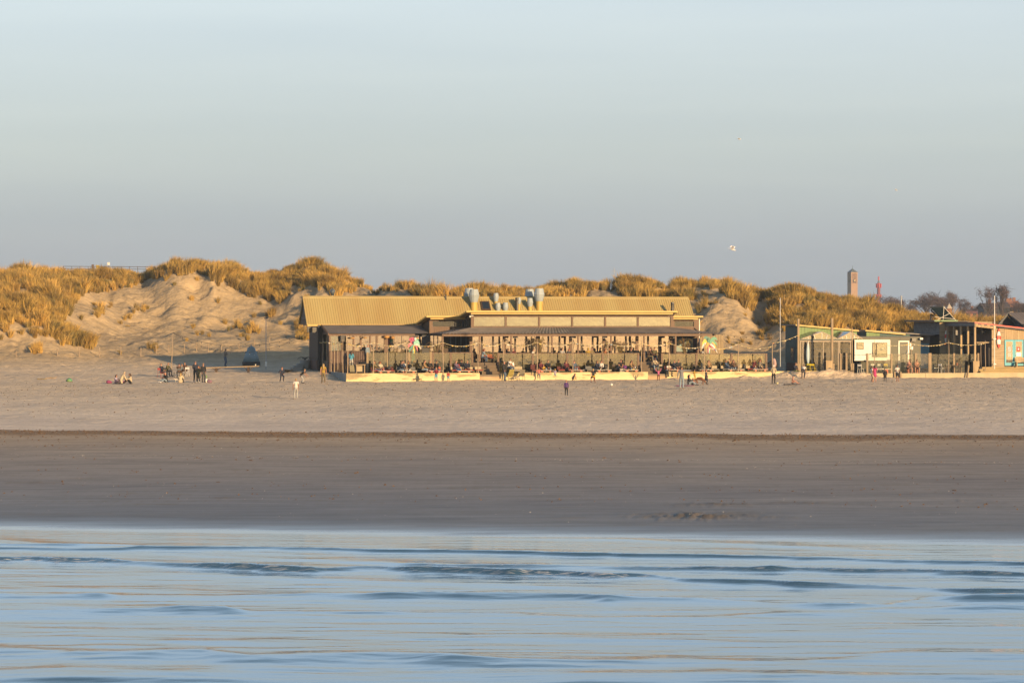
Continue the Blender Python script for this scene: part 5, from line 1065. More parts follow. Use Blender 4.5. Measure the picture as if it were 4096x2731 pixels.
windscreen('dull grey glass screen in front of the blue shutter', [3722, 3816, 3913], 1.65, 1413, T2, rail=False, gmatx=G_DIM, pw=3.5, m=M_POST, grp='screens by the sheds')
for q, lab in ((3362, 'short timber stake in front of the glasshouse doors'), (3385, 'short timber stake near the slim sleeve post')):
    p_ = B(q, 1488, 1.8); o = thing('timber_stake', lab, 'post', W(p_.x, 1.8, T2), TH, 'short stakes'); MB().box(-.09, -.09, 0, .09, .09, BZ_(1413, p_.x, 1.8) - T2).build('shaft', M_POST, o)
p_ = B(3871, 1520, -.35); o = thing('leaning_stake', 'leaning timber stake planted in the sand against the concrete wall', 'post', W(p_.x, -.35, 0), TH); MB().bar((-.1, 0, -.3), (.12, .1, 1.25), .14).build('shaft', M_POST, o)
# planter, bin, side table
def planter(px0, px1, r0, v, label, z):
    u0, u1 = BU(px0, v), BU(px1, v); o = thing('wooden_planter', label, 'planter', W((u0 + u1) / 2, v, z), TH); w = u1 - u0; h = BZ_(r0, u0, v) - z; n = max(3, int(w / .13))
    for k in range(n): MB().box(-w / 2 + k * w / n, -.3 - .01 * (k % 2), 0, -w / 2 + (k + 1) * w / n - .012, -.26, h).build('slat', M_WOODV, o)
    MB().box(-w / 2, -.255, 0, w / 2, .3, h - .03).build('box', M_DKB, o); MB().box(-w / 2 - .04, -.34, h, w / 2 + .04, .34, h + .05).build('top', M_WOODV, o); return o
planter(3888, 3913, 1446, 1.0, 'square slatted planter beside the black bin', T2); planter(3300, 3325, 1444, 2.1, 'tan slatted bar counter next to the tall square post', TZ)
o = thing('waste_bin', 'black waste bin between the slatted planter and the deck steps', 'bin', W(BU(3920, .8), .8, T2), TH); MB().lathe([(.16, 0), (.22, .55), (.24, .58), (.20, .6)], 12).build('bucket', M_DARK, o)
# ---------------------------------------------------------------- poles and garlands along the terrace edge
FP = [(1390, 1360), (1493, 1356), (1626, 1356), (1772, 1357), (1913, 1356), (2015, 1357), (2148, 1356), (2291, 1356), (2432, 1359), (2566, 1359), (2676, 1358), (2817, 1372), (2953, 1362), (3090, 1371)]
def stick(px, r0, v, label, z, rad=.048, grp='peeled poles along the terrace edge'):
    p_ = B(px, 1490, v); o = thing('peeled_pole', label, 'pole', W(p_.x, v, z), TH, grp); h = BZ_(r0, p_.x, v) - z; a, b_ = rnd.uniform(-.035, .035), rnd.uniform(-.035, .035)
    MB().tube([(0, 0, 0), (a, 0, h * .3), (b_, 0, h * .65), (a * .4, 0, h)], [rad * 1.1, rad, rad * .9, rad * .62], 7).build('shaft', M_LPOLE, o); return W(p_.x, v, z + h)
PL = ['at the corner of the cream wall', 'between the child seat and the reclining couple', 'in front of the parrot palm', 'beside the child in red', 'beside the first timber stairs', 'behind the man in black leather', 'behind the child in salmon pink',
      'in front of the curly haired woman', 'between the black coat and the dark chair', 'at the foot of the second timber stairs', 'beside the woman in white on the wall', 'in front of the tan sweater woman', 'in front of the brown jacket woman', 'beside the pram']
tops = [stick(q, r0, .13, 'pale peeled pole ' + PL[i], WT) for i, (q, r0) in enumerate(FP)]
SP = [(1278, 1354, 13.2), (1292, 1352, 11.4), (1307, 1352, 9.8), (1325, 1353, 7.6), (1337, 1359, 5.6), (1351, 1354, 4.1), (1372, 1358, 1.7)]
SPL = ['nearest the dark gable wall', 'second from the gable wall on the terrace side', 'beside the shaded brown corner post', 'before the pale veranda window, fourth from the gable', 'shortest one before the pale veranda window', 'before the window edge, third from the wall corner', 'next to the corner pole of the cream wall']
stops = [stick(q, r0, v, 'slender peeled pole ' + SPL[i].replace('nearest', 'right beside').replace('right beside', 'close beside'), WT - .01 if v < 12 else .8, .04, 'peeled poles up the side of the terrace') for i, (q, r0, v) in enumerate(SP)]
GCOL = [mat('garland_cream', (.62, .52, .30), .7, .1), mat('garland_yellow', (.60, .42, .08), .7, .1), mat('garland_white', (.66, .62, .54), .7, .1), mat('garland_blue', (.25, .38, .48), .7, .1), mat('garland_orange', (.6, .26, .08), .7, .1)]
FLAG = MB()._a([(-.085, 0, 0), (.085, 0, 0), (.07, .012, -.095), (-.065, .012, -.085), (-.085, .01, 0), (.085, .01, 0), (.07, .022, -.095), (-.065, .022, -.085)], [(0, 1, 2, 3), (7, 6, 5, 4), (0, 4, 5, 1), (1, 5, 6, 2), (2, 6, 7, 3), (3, 7, 4, 0)])
FLAGM = [FLAG.mesh('rag', m_) for m_ in GCOL]
def garland(label, pts, drop, sag, n, grp=None, bulbs=False, rad=.016):
    g = thing('bunting', label, 'bunting', pts[0], 0, grp)
    for i in range(len(pts) - 1):
        a, b_ = pts[i] - pts[0] - Vector((0, 0, drop)), pts[i + 1] - pts[0] - Vector((0, 0, drop)); sg = sag * rnd.uniform(.8, 1.15)
        f = lambda t: a.lerp(b_, t) - Vector((0, 0, sg * 4 * t * (1 - t)))
        MB().tube([f(k / 10) for k in range(11)], rad, 5).build('cord', GCOL[0] if not bulbs else M_DARK, g)
        m_ = n if isinstance(n, int) else n[i]
        for k in range(m_):
            t = (k + .5 + rnd.uniform(-.3, .3)) / m_; 
            if rnd.random() < .12: continue
            c = rnd.choices(range(5), (5, 3, 4, 1, .7))[0]; o = link('rag', FLAGM[c], g, f(t)); o.rotation_euler = (rnd.uniform(-.5, .5), rnd.uniform(-.25, .25), TH + rnd.uniform(-.4, .4)); s_ = rnd.uniform(.6, 1.2); o.scale = (s_, 1, s_ * rnd.uniform(.5, 1.1))
    return g
pst = W(BU(3196, 2.2), 2.05, BZ_(1338, BU(3196, 2.2), 2.2))
garland('cream and yellow rag garland strung between the peeled poles of the terrace', tops, .28, .32, 13)
garland('frayed rag garland from the pram pole up to the square post of the green shed', [tops[-1] + Vector((0, 0, -.02)), pst], .0, .12, 9)
garland('short rag garland along the shaded side poles', stops, .30, .10, 3)
rp = []
for q, r0, lab in ((3498, 1360, 'thin pole in front of the white corrugated cabin'), (3645, 1363, 'thin pole with a lamp beside the meter boxes'), (3795, 1359, 'thin pinkish pole before the shop porch'), (3941, 1361, 'thin pole in front of the deck steps')):
    rp.append(stick(q, r0, .4, lab, T2, .035, 'thin poles before the sheds'))
garland('pale string of rags between the thin poles before the sheds', rp, .25, .25, 14)
stick(3923, 1370, 1.0, 'short pinkish pole by the dark doorway', T2, .03, 'thin poles before the sheds')
# ---------------------------------------------------------------- low lounge benches and plank tables on the terrace
M_SOFA = mat('dark_lounge_timber', (.085, .060, .042), .75, .2, 3); M_OLIVE = mat('olive_lounge_timber', (.17, .135, .075), .75, .2, 3)
M_CUR = mat('red_cushion', (.33, .035, .025), .85, .12); M_CUM = mat('maroon_cushion', (.12, .03, .028), .85, .15); M_CUG = mat('grey_cushion', (.17, .17, .165), .85, .12); M_CUC = mat('cream_cushion', (.50, .42, .28), .85, .12, 5); M_ORG = mat('orange_red_leg', (.52, .105, .035), .55, .08); M_PLK = mat('pale_plank_top', (.56, .48, .38), .55, .1)
def bench(px0, px1, v, label, seat=None, back=None, timber=None, z=TZ, grp='low lounge benches on the terrace', bh=.72):
    u0, u1 = BU(px0, v), BU(px1, v); w = u1 - u0; o = thing('lounge_bench', label, 'bench', W((u0 + u1) / 2, v, z), TH, grp); t = timber or M_OLIVE
    for sx_ in (-1, 1): MB().box(sx_ * w / 2 - (.09 if sx_ > 0 else 0), -.40, 0, sx_ * w / 2 + (0 if sx_ > 0 else .09), .34, .30).build('leg', t, o)
    MB().box(-w / 2 - .02, -.42, .30, w / 2 + .02, .36, .37).build('seat', t, o)
    n = max(1, int(round(w / .7)))
    for k in range(n):
        c = MB().box(-w / 2 + k * w / n + .015, -.38, .372, -w / 2 + (k + 1) * w / n - .015, .25, .45).build('cushion', seat or M_CUR, o)
        MB().box(-w / 2 + k * w / n + .02, .25, .46, -w / 2 + (k + 1) * w / n - .02, .36, bh).build('back_cushion', back or M_CUG, o)
    MB().box(-w / 2, .362, .28, w / 2, .42, bh - .06).build('backrest', M_SOFA, o); return o
def low_table(px0, px1, v, label, z=TZ, h=.40):
    u0, u1 = BU(px0, v), BU(px1, v); w = u1 - u0; o = thing('plank_table', label, 'table', W((u0 + u1) / 2, v, z), TH, 'low plank tables along the terrace')
    for j in range(2): MB().box(-w / 2 - .1, -.28 + j * .285, h - .05, w / 2 + .1, -.28 + j * .285 + .275, h).build('plank', M_PLK, o)
    for sx_ in (-1, 1): MB().box(sx_ * w / 2 * .72 - .1, -.22, 0, sx_ * w / 2 * .72 + .1, .2, h - .052).build('leg', M_ORG, o)
    for k in range(rnd.choice((1, 2, 3))):
        x, y = rnd.uniform(-w / 2, w / 2), rnd.uniform(-.2, .2)
        gl = thing('drinking_glass', ('amber', 'clear', 'milky')[k] + ' glass on the ' + label, 'glass', W((u0 + u1) / 2 + x, v + y, z + h), 0, 'glasses on the plank tables'); MB().lathe([(.028, 0), (.035, .12), (.030, .12), (.026, .01)], 8).build('tumbler', (mat('amber_drink', (.42, .25, .06), .15, .2), mat('clear_drink', (.4, .42, .42), .1, .1), mat('milky_drink', (.6, .56, .48), .3, .1))[k], gl)
BV, TV = 1.55, .68
bench(1484, 1576, BV, 'lounge bench with red cushions under the reclining couple', M_CUR, M_CUM); low_table(1516, 1558, TV, 'plank table before the reclining couple')
bench(1586, 1664, BV, 'lounge bench under the navy blazer and white trousers pair', M_CUG, M_CUG); low_table(1608, 1660, TV, 'plank table before the navy blazer and white trousers pair')
bench(1704, 1762, BV, 'lounge bench under the two men in black jackets', M_CUR, M_CUM); low_table(1719, 1764, TV, 'plank table behind the child in red')
bench(1804, 1894, BV, 'lounge bench under the purple jacket woman and bald man', M_CUR, M_CUC); low_table(1830, 1882, TV, 'plank table before the bald man')
bench(1901, 1928, 1.75, 'short bench with cream and red cushions by the first stairs', M_CUR, M_CUC); 
low_table(2040, 2090, TV, 'plank table behind the woman in the long black coat'); bench(2055, 2092, BV, 'empty lounge bench behind the long black coat', M_CUG, M_CUC)
bench(2124, 2206, BV, 'maroon lounge bench under the family with a child in yellow', M_CUM, M_CUM, M_SOFA, bh=.9); low_table(2160, 2207, TV, 'plank table before the child in yellow')
bench(2230, 2322, BV, 'red lounge bench under the maroon top and curly haired women', M_CUR, M_CUM); low_table(2280, 2330, TV, 'plank table before the curly haired woman')
bench(2344, 2440, BV, 'lounge bench with a grey back cushion beside two chatting women', M_CUG, M_CUG); low_table(2388, 2440, TV, 'plank table behind the boy with the yellow belt')
bench(2468, 2548, BV, 'dark lounge bench under the man in a black T-shirt', M_CUM, M_CUG, M_SOFA); low_table(2500, 2550, TV, 'plank table before the mother with a small child')
bench(2660, 2728, BV, 'lounge bench behind the woman seated on the wall', M_CUR, M_CUM, M_SOFA); low_table(2668, 2716, TV, 'plank table behind the pointing man')
bench(2802, 2872, BV, 'lounge bench under the lone woman in a tan sweater', M_CUG, M_CUC); low_table(2799, 2848, TV, 'plank table before the lone woman in a tan sweater')
bench(2886, 2972, BV, 'lounge bench under the denim cap man and brown jacket woman', M_CUG, M_CUC); low_table(2914, 2970, TV, 'plank table before the brown jacket woman')
bench(2986, 3066, BV, 'lounge bench with bright red cushions beside the pram', M_CUR, M_CUC); low_table(3013, 3065, TV, 'plank table before the two women with sunglasses beside the pram')
for q0, q1, lab in ((1926, 1972, 'red bench on the deck at the head of the first stairs'), (2025, 2066, 'deck bench under two dark haired people behind the glass'), (2236, 2290, 'deck bench under the bearded man and red haired woman'), (2340, 2385, 'deck bench under the yellow hood'), (2408, 2450, 'deck bench under the auburn haired woman'), (2512, 2556, 'deck bench under the two people in black'), (2574, 2632, 'deck bench under the three people at the head of the second stairs'), (2780, 2826, 'deck bench under the lilac cap')):
    bench(q0, q1, 4.75, lab, M_CUR if q0 < 2000 else M_CUM, mat('orange_back', (.42, .12, .04), .8, .1) if q0 < 2000 else M_CUG, M_SOFA, DZ, 'benches on the raised deck')
# ---------------------------------------------------------------- chairs
def tube_chair(label, loc, rz, m, grp, seat_h=.45, m2=None, sc_=1.0):
    o = thing('garden_chair', label, 'chair', loc, rz, grp); w, d = .22, .21; m2 = m2 or m
    for sx_ in (-1, 1):
        MB().tube([(sx_ * w, -d, 0), (sx_ * (w - .02), -d + .03, seat_h)], .014, 6).build('leg', m, o)
        MB().tube([(sx_ * w, d + .06, 0), (sx_ * (w - .02), d - .02, seat_h), (sx_ * (w - .03), d + .05, seat_h + .42)], .014, 6).build('leg', m, o)
    for k in range(4): MB().box(-w + .01, -d + k * .105, seat_h, w - .01, -d + k * .105 + .095, seat_h + .018).build('seat_slat', m2, o)
    MB().box(-w + .01, d + .02, seat_h + .24, w - .01, d + .045, seat_h + .42).build('backrest', m2, o); return o
def chair_at(px, row, v, label, rz, m, grp='metal chairs before the sheds', z=T2): return tube_chair(label, W(BU(px, v), v, z), TH + R(rz), m, grp)
chair_at(3227, 1488, 3.3, 'olive yellow chair set against the glasshouse', 200, mat('olive_yellow_enamel', (.35, .33, .04), .4, .05), z=TZ); chair_at(3252, 1488, 1.4, 'bright yellow chair between the two tall square posts', 140, M_YEL, z=TZ); chair_at(3290, 1488, 2.9, 'grey chair tucked beside the tan bar counter', 200, mat('grey_enamel', (.3, .3, .29), .4, .05), z=TZ)
chair_at(3443, 1490, .9, 'white chair standing alone in front of the grey cabin', 130, M_PWHT, z=TZ if False else T2)
chair_at(3496, 1478, 2.6, 'white chair under the small cabin window', 10, M_PWHT); chair_at(3523, 1478, 2.6, 'white chair next to the yellow one by the cabin', 10, M_PWHT); chair_at(3548, 1478, 2.6, 'yellow chair by the corrugated cabin front', 10, M_YEL)
chair_at(3766, 1490, 1.0, 'white chair in front of the dull glass screen', 120, M_PWHT)
for q, rz, lab in ((1694, 80, 'folding chair under the man in a tan jacket'), (2036, 60, 'high folding chair under the man in a white T-shirt'), (2462, 20, 'dark chair with a purple cover beside the black T-shirt man'), (2640, -20, 'beige canvas chair beside the second stairs'), (2783, 10, 'dark canvas chair draped with denim and a black coat')):
    tube_chair(lab, W(BU(q, 1.3), 1.3, TZ), TH + R(rz), M_DARK, 'loose chairs on the terrace', .45 if q != 2036 else .62, M_SOFA if q != 2640 else M_CUC)
def wire_chair(label, p_, rz, frame, pad, rec=.3):
    o = thing('armchair', label, 'armchair', p_, rz, 'garden armchairs on the sand by the wall')
    for sx_ in (-1, 1):
        MB().tube([(sx_ * .26, -.26, 0), (sx_ * .26, -.22, .38), (sx_ * .29, -.24, .58), (sx_ * .29, .16, .60), (sx_ * .25, .24, .40), (sx_ * .26, .32, 0)], .016, 6).build('arm_frame', frame, o)
    MB().box(-.25, -.25, .37, .25, .22, .43).build('seat_cushion', pad, o)
    MB().slab([(-.24, .20, .43), (.24, .20, .43), (.23, .20 + rec, .95), (-.23, .20 + rec, .95)], .06).build('back_cushion', pad, o)
    return o
M_WIRE = mat('ochre_wire', (.25, .19, .07), .5, .1); M_BLKW = mat('black_wire', (.03, .028, .025), .5, .1); M_FLOR = mat('faded_floral_pad', (.42, .38, .30), .85, .35, 9)
def sandp(px, row): return ground_at(px, row, 200, 240)
wire_chair('reclined ochre deck chair behind the white dog', sandp(2038, 1521), R(200), M_WIRE, mat('straw_yellow_pad', (.50, .40, .10), .85, .12), .5); wire_chair('black wire armchair on the sand beside the white dog', sandp(2084, 1521), R(-20), M_BLKW, mat('sandy_pad', (.33, .27, .17), .85, .1))
for q, lab, m_ in ((2492, 'floral armchair beneath the man in a black T-shirt', M_FLOR), (2516, 'floral armchair at the middle of three by the wall', M_FLOR), (2541, 'armchair with an ochre seat closest to the second stairs', mat('ochre_pad', (.45, .33, .08), .85, .2, 6))): wire_chair(lab, sandp(q, 1517), R(5), M_BLKW, m_)
# small frames leaning by the wall
o = thing('toy_goal_frame', 'red tubular play frame with loops standing against the cream wall', 'frame', sandp(1594, 1526), TH)
for sx_ in (-1, 1):
    MB().bar((sx_ * .32, 0, 0), (sx_ * .32, 0, .42), .10, .06).build('upright', M_RED, o); MB().tube([(sx_ * .36, 0, .32), (sx_ * .55, 0, .34), (sx_ * .58, 0, .1), (sx_ * .40, 0, .04)], .02, 6).build('loop', M_RED, o)
MB().tube([(-.32, 0, .42), (.32, 0, .42)], .02, 6).build('crossbar', M_RED, o)
o = thing('low_stand', 'low black metal stand on the sand below the stencilled numerals', 'stand', sandp(1671, 1524), TH); MB().box(-.36, -.14, .20, .36, .14, .225).build('top', M_DARK, o)
for a in (-1, 1):
    for b_ in (-1, 1): MB().tube([(a * .34, b_ * .12, 0), (a * .34, b_ * .12, .2)], .012, 5).build('leg', M_DARK, o)
o = thing('wooden_box', 'pale timber frame box standing before the brown parapet', 'box', W(BU(1441, 1.3), 1.3, TZ), TH)
for sx_ in (-1, 1): MB().box(sx_ * .37 - .04, -.2, 0, sx_ * .37 + .04, .2, .92).build('side', M_POST, o)
MB().box(-.45, -.25, .92, .45, .25, 1.0).build('top', M_POST, o); MB().box(-.33, .1, .25, .33, .14, .9).build('back', M_CUC, o); MB().box(-.33, -.2, .30, .33, .2, .34).build('shelf', M_DARK, o)
o = thing('folded_pushchair', 'dark folded pushchair at the corner of the terrace', 'pushchair', W(BU(1408, 1.0), 1.0, TZ), TH)
for sx_ in (-1, 1):
    for y in (-.2, .2): MB().lathe([(.13, -.02), (.15, 0), (.13, .02)], 12).build('wheel', M_DARK, o, loc=(sx_ * .28, y, .15)).rotation_euler = (0, R(90), 0)
    MB().bar((sx_ * .24, -.2, .15), (sx_ * .2, .2, .95), .03).build('strut', M_DARK, o)
MB().slab([(-.22, -.15, .3), (.22, -.15, .3), (.2, .2, .9), (-.2, .2, .9)], .06).build('seat', mat('khaki_canvas', (.28, .24, .14), .85, .15), o)
# dog-eared coats, bags and cushions left on benches
def heap_of(name, label, cat, px, v, z, sx_, sy_, sz_, m, seed):
    g = random.Random(seed); o = thing(name, label, cat, W(BU(px, v), v, z), TH + g.uniform(-.4, .4)); mb = MB()
    mb.ball((0, 0, sz_ * .42), 1.0, 12, 8, (sx_, sy_, sz_ * .55)); mb.v = [(x * (1 + .22 * math.sin(9 * y + 7 * z_ + seed)), y * (1 + .2 * math.sin(8 * x + seed)), max(0, z_ * (1 + .25 * math.sin(6 * x + 5 * y + seed)))) for x, y, z_ in mb.v]
    mb.build('cloth', m, o, smooth=True); return o
heap_of('coat', 'folded black coat on the red cushions by the reclining couple', 'coat', 1556, 1.5, TZ + .45, .24, .2, .3, M_DARK, 3); heap_of('coat', 'black coat slung on the bench behind the white top woman', 'coat', 2422, 1.6, TZ + .45, .2, .18, .55, M_DARK, 4)
heap_of('jacket', 'purple jacket heaped beside the black T-shirt man', 'jacket', 2499, 1.5, TZ + .45, .2, .18, .45, mat('purple_cloth', (.16, .03, .22), .8, .15), 5); heap_of('coat', 'black coat hung on the dark canvas chair', 'coat', 2806, 1.4, TZ + .1, .16, .16, .95, M_DARK, 6)
heap_of('fleece', 'cream fleece thrown on the bench beside the brown jacket woman', 'fleece', 2958, 1.45, TZ + .45, .2, .2, .4, M_CUC, 7); heap_of('bag', 'tan leather bag on the floor beside the man in a tan jacket', 'bag', 1708, .75, TZ, .2, .14, .3, mat('tan_leather', (.36, .23, .12), .6, .15), 8)
heap_of('rucksack', 'red rucksack behind the purple jacket woman', 'rucksack', 1836, 1.75, TZ + .45, .14, .12, .5, M_CUR, 9); heap_of('suitcase', 'black upright bag between two lounge benches', 'bag', 2977, 1.4, TZ, .16, .2, 1.0, M_DARK, 10); heap_of('suitcase', 'black upright bag beside the red lounge bench', 'bag', 2335, 1.4, TZ, .16, .2, .75, M_DARK, 11)
heap_of('towel', 'white towel hung over a chair behind the black coat woman', 'towel', 2051, 1.9, TZ + .5, .12, .08, .75, M_PWHT, 12)
heap_of('cushion', 'red cushion propped beside the two men in black', 'cushion', 1756, 1.6, TZ + .45, .13, .08, .3, M_ORG, 13)
# pram
pr = thing('pram', 'black pram with a pale pink blanket at the end of the glass windscreen', 'pram', W(BU(3088, 1.2), 1.2, TZ), TH + R(60))
for sx_ in (-1, 1):
    for y, r_ in ((-.35, .14), (.35, .19)): MB().lathe([(r_ - .02, -.02), (r_, 0), (r_ - .02, .02)], 14).build('wheel', M_DARK, pr, loc=(sx_ * .27, y, r_)).rotation_euler = (0, R(90), 0)
    MB().tube([(sx_ * .25, -.35, .14), (sx_ * .22, .1, .62), (sx_ * .2, .55, 1.02)], .014, 6).build('frame', M_DARK, pr)
MB().tube([(-.2, .55, 1.02), (.2, .55, 1.02)], .018, 6).build('handle', M_DARK, pr); MB().prism([(-.5, .55), (.35, .55), (.4, .85), (-.55, .85)], 'x', -.2, .2).build('carrycot', M_DARK, pr)
h_ = MB().ball((0, .1, .86), .36, 12, 8, (.62, .9, .9)).build('hood', M_DARK, pr, smooth=True)
heap_of('blanket', 'pale pink blanket draped over the pram', 'blanket', 3096, .95, TZ + .55, .24, .25, .75, mat('pink_blanket', (.55, .38, .36), .85, .12), 15)
# ---------------------------------------------------------------- dried palms and painted palm sculptures
M_FROND = mat('dry_frond', (.20, .125, .05), .75, .3, 4); M_FRONDG = mat('olive_frond', (.24, .19, .06), .75, .25, 4)
def frond(mb, base, az, L_, rise, droop, wid, n=9):
    pts = []
    for i in range(n + 1):
        t = i / n; r_ = L_ * (t * .75 + .1 * t * t) ; z = rise * math.sin(min(1.0, t * 1.15) * math.pi * .55) - droop * t ** 2.4
        pts.append(Vector((math.cos(az) * r_ * (1 if rise < 1.5 else .75), math.sin(az) * r_ * .75, z)) + Vector(base))
    mb.tube(pts, [.014 * (1 - .7 * i / n) + .004 for i in range(n + 1)], 4)
    for i in range(2, n):
        d = (pts[i + 1] - pts[i]).normalized(); sd = d.cross(Vector((0, 0, 1))).normalized()
        for s_ in (-1, 1):
            for q in (0, .5):
                p0 = pts[i].lerp(pts[i + 1], q); tip = p0 + (sd * s_ * .8 + d * .6 + Vector((0, 0, -.45))) * wid * (1 - .4 * i / n); w_ = d * .014
                mb._a([tuple(p0 - w_), tuple(p0 + w_), tuple(tip)], [(0, 1, 2)])
def dried_palm(px, v, z, label, n, L_, rise, seed, m=None, lean=0):
    g = random.Random(seed); o = thing('dried_palm', label, 'palm', W(BU(px, v), v, z), TH, 'dried palms on the deck')
    MB().lathe([(.22, 0), (.26, .35), (.24, .37), (.2, .34)], 12).build('pot', M_DKB, o)
    for k in range(n):
        mb = MB(); frond(mb, (0, 0, .3), 2 * math.pi * k / n + g.uniform(-.2, .2) + lean, L_ * g.uniform(.7, 1.1), rise * g.uniform(.75, 1.15), g.uniform(.2, .9), .30); mb.build('frond', m or (M_FROND if k % 3 else M_FRONDG), o)
    return o
dried_palm(1592, 4.2, DZ - .5, 'tallest arching dried palm before the pale veranda window', 16, 1.7, 1.55, 1); dried_palm(1748, 4.6, DZ, 'drooping dried palm beside the first canopy post', 18, 1.5, 1.7, 2)
dried_palm(2158, 4.6, DZ, 'dense upright dried palm with yellow stems behind the maroon bench', 22, 1.1, 2.0, 3); dried_palm(2480, 4.6, DZ, 'bushy dried palm behind the purple jacket', 22, 1.2, 1.7, 4); dried_palm(2738, 4.6, DZ, 'spiky dried palm before the pale blue shutters', 24, 1.2, 2.1, 5); dried_palm(1830, 4.4, DZ - .3, 'low withered palm over the low board fence', 12, 1.0, .9, 6)
dried_palm(3840, 2.2, T2 + .5, 'withered brown palm in front of the shop porch', 16, 1.5, 1.0, 8)
def blade(mb, pts, wid, th=.03):
    """flat painted leaf cut from board: centre line with half widths"""
    n = len(pts); vs = []; fs = []
    for i, (p_, w_) in enumerate(zip(pts, wid)):
        d = (Vector(pts[min(i + 1, n - 1)]) - Vector(pts[max(i - 1, 0)])).normalized(); s_ = d.cross(Vector((0, 1, 0))).normalized() * w_
        for y in (-th / 2, th / 2): vs += [tuple(Vector(p_) - s_ + Vector((0, y, 0))), tuple(Vector(p_) + s_ + Vector((0, y, 0)))]
    for i in range(n - 1):
        a = 4 * i; b_ = a + 4; fs += [(a, a + 1, b_ + 1, b_), (a + 2, b_ + 2, b_ + 3, a + 3), (a, b_, b_ + 2, a + 2), (a + 1, a + 3, b_ + 3, b_ + 1)]
    fs += [(0, 2, 3, 1), (4 * n - 4, 4 * n - 3, 4 * n - 1, 4 * n - 2)]
    mb._a(vs, fs)
C_ = dict(pink=mat('hot_pink_paint', (.50, .03, .16), .5, .06), rose=mat('rose_paint', (.60, .10, .17), .5, .06), teal=mat('teal_paint', (.02, .20, .16), .5, .06), green=mat('sea_green_paint', (.06, .32, .20), .5, .06), yel=mat('lemon_paint', (.68, .52, .02), .5, .06), wht=mat('white_leaf_paint', (.70, .70, .68), .5, .06), aqua=mat('aqua_paint', (.22, .55, .45), .5, .06), pur=mat('violet_paint', (.10, .04, .16), .5, .06), orn=mat('amber_paint', (.62, .30, .02), .5, .06), red=M_RED)
def painted_palm(label, px, v, z, zc_, leaves, trunk, name='painted_palm'):
    o = thing(name, label, 'palm sculpture', W(BU(px, v), v, z), TH, 'painted wooden palms')
    for k, (z0, z1, x0, x1, w0, w1, c) in enumerate(trunk): mb = MB(); blade(mb, [(x0, .02 * (k % 2), z0), (x1, .02 * (k % 2), z1)], [w0, w1], .05); mb.build('trunk', C_[c], o)
    for k, (dx, dz, w_, c) in enumerate(leaves):
        mb = MB(); y = -.05 - .035 * (k % 5); pts = [(dx * t, y, zc_ + dz[0] * math.sin(math.pi * min(1, t * .8)) * 1.0 + dz[1] * t * t) for t in (0, .2, .4, .6, .8, 1.0)]
        blade(mb, pts, [w_ * .35, w_ * .85, w_, w_ * .9, w_ * .6, .01]); mb.build('leaf', C_[c], o)
    return o
pp = painted_palm('painted palm with pink and green leaves and a white bird head', 1655, 3.3, DZ - .05, 1.72,
    [(-.55, (.15, -.35), .17, 'rose'), (-.45, (.45, .1), .20, 'pink'), (-.25, (.55, .05), .16, 'pink'), (.6, (.2, -.5), .15, 'wht'), (.5, (.35, -.25), .17, 'aqua'), (.42, (.5, .0), .17, 'green'), (-.5, (-.1, -.75), .10, 'teal'), (.35, (.1, -.7), .09, 'rose'), (-.1, (.3, -.1), .13, 'pur')],
    [(0, .28, .06, .04, .16, .12, 'orn'), (.28, .75, .02, .0, .10, .09, 'aqua'), (.1, .9, -.12, -.14, .07, .07, 'aqua'), (.75, 1.25, -.04, -.03, .07, .06, 'aqua'), (.85, 1.3, .06, .05, .06, .05, 'yel'), (1.25, 1.75, -.02, 0, .07, .06, 'yel'), (1.3, 1.75, -.1, -.06, .05, .05, 'teal')])
mb = MB(); mb.ball((.10, -.2, 2.22), .14, 10, 8, (.9, .5, 1.1)); mb.build('bird_head', C_['wht'], pp, smooth=True); mb = MB(); blade(mb, [(.18, -.2, 2.30), (.34, -.2, 2.31), (.42, -.2, 2.27)], [.05, .04, .005]); mb.build('beak', C_['orn'], pp)
painted_palm('painted palm with yellow, green and pink leaves on a striped trunk', 2836, 3.3, DZ - .1, 1.75,
    [(-.75, (.25, -.6), .14, 'wht'), (-.72, (.45, -.35), .17, 'yel'), (-.55, (.62, .1), .15, 'teal'), (-.2, (.55, .0), .17, 'teal'), (.75, (.55, .05), .17, 'green'), (.8, (.35, -.35), .14, 'green'), (.68, (.15, -.7), .20, 'yel'), (.55, (.05, -.65), .19, 'pink'), (.78, (.0, -.85), .09, 'wht'), (-.4, (.1, -.5), .13, 'orn'), (.1, (.3, -.3), .12, 'yel')],
    [(0, .3, -.05, -.04, .10, .10, 'aqua'), (.3, .8, -.03, -.03, .10, .10, 'wht'), (.35, .75, .1, .1, .09, .08, 'orn'), (.8, 1.2, -.02, 0, .11, .10, 'aqua'), (.9, 1.3, -.09, -.07, .05, .05, 'pink'), (1.2, 1.75, .0, 0, .10, .09, 'wht'), (1.3, 1.75, -.07, -.05, .05, .04, 'red'), (1.35, 1.7, .07, .07, .04, .04, 'red')])
o = thing('life_ring_sculpture', 'pale metal ring hanging in the glass by the first stairs', 'ring', W(BU(1698, 3.1), 3.1, BZ_(1431, BU(1698, 3.1), 3.1)), TH); MB().tube([(math.cos(a) * .17, 0, math.sin(a) * .17) for a in np.linspace(0, 6.0, 18)], .018, 6).build('ring', M_PWHT, o)
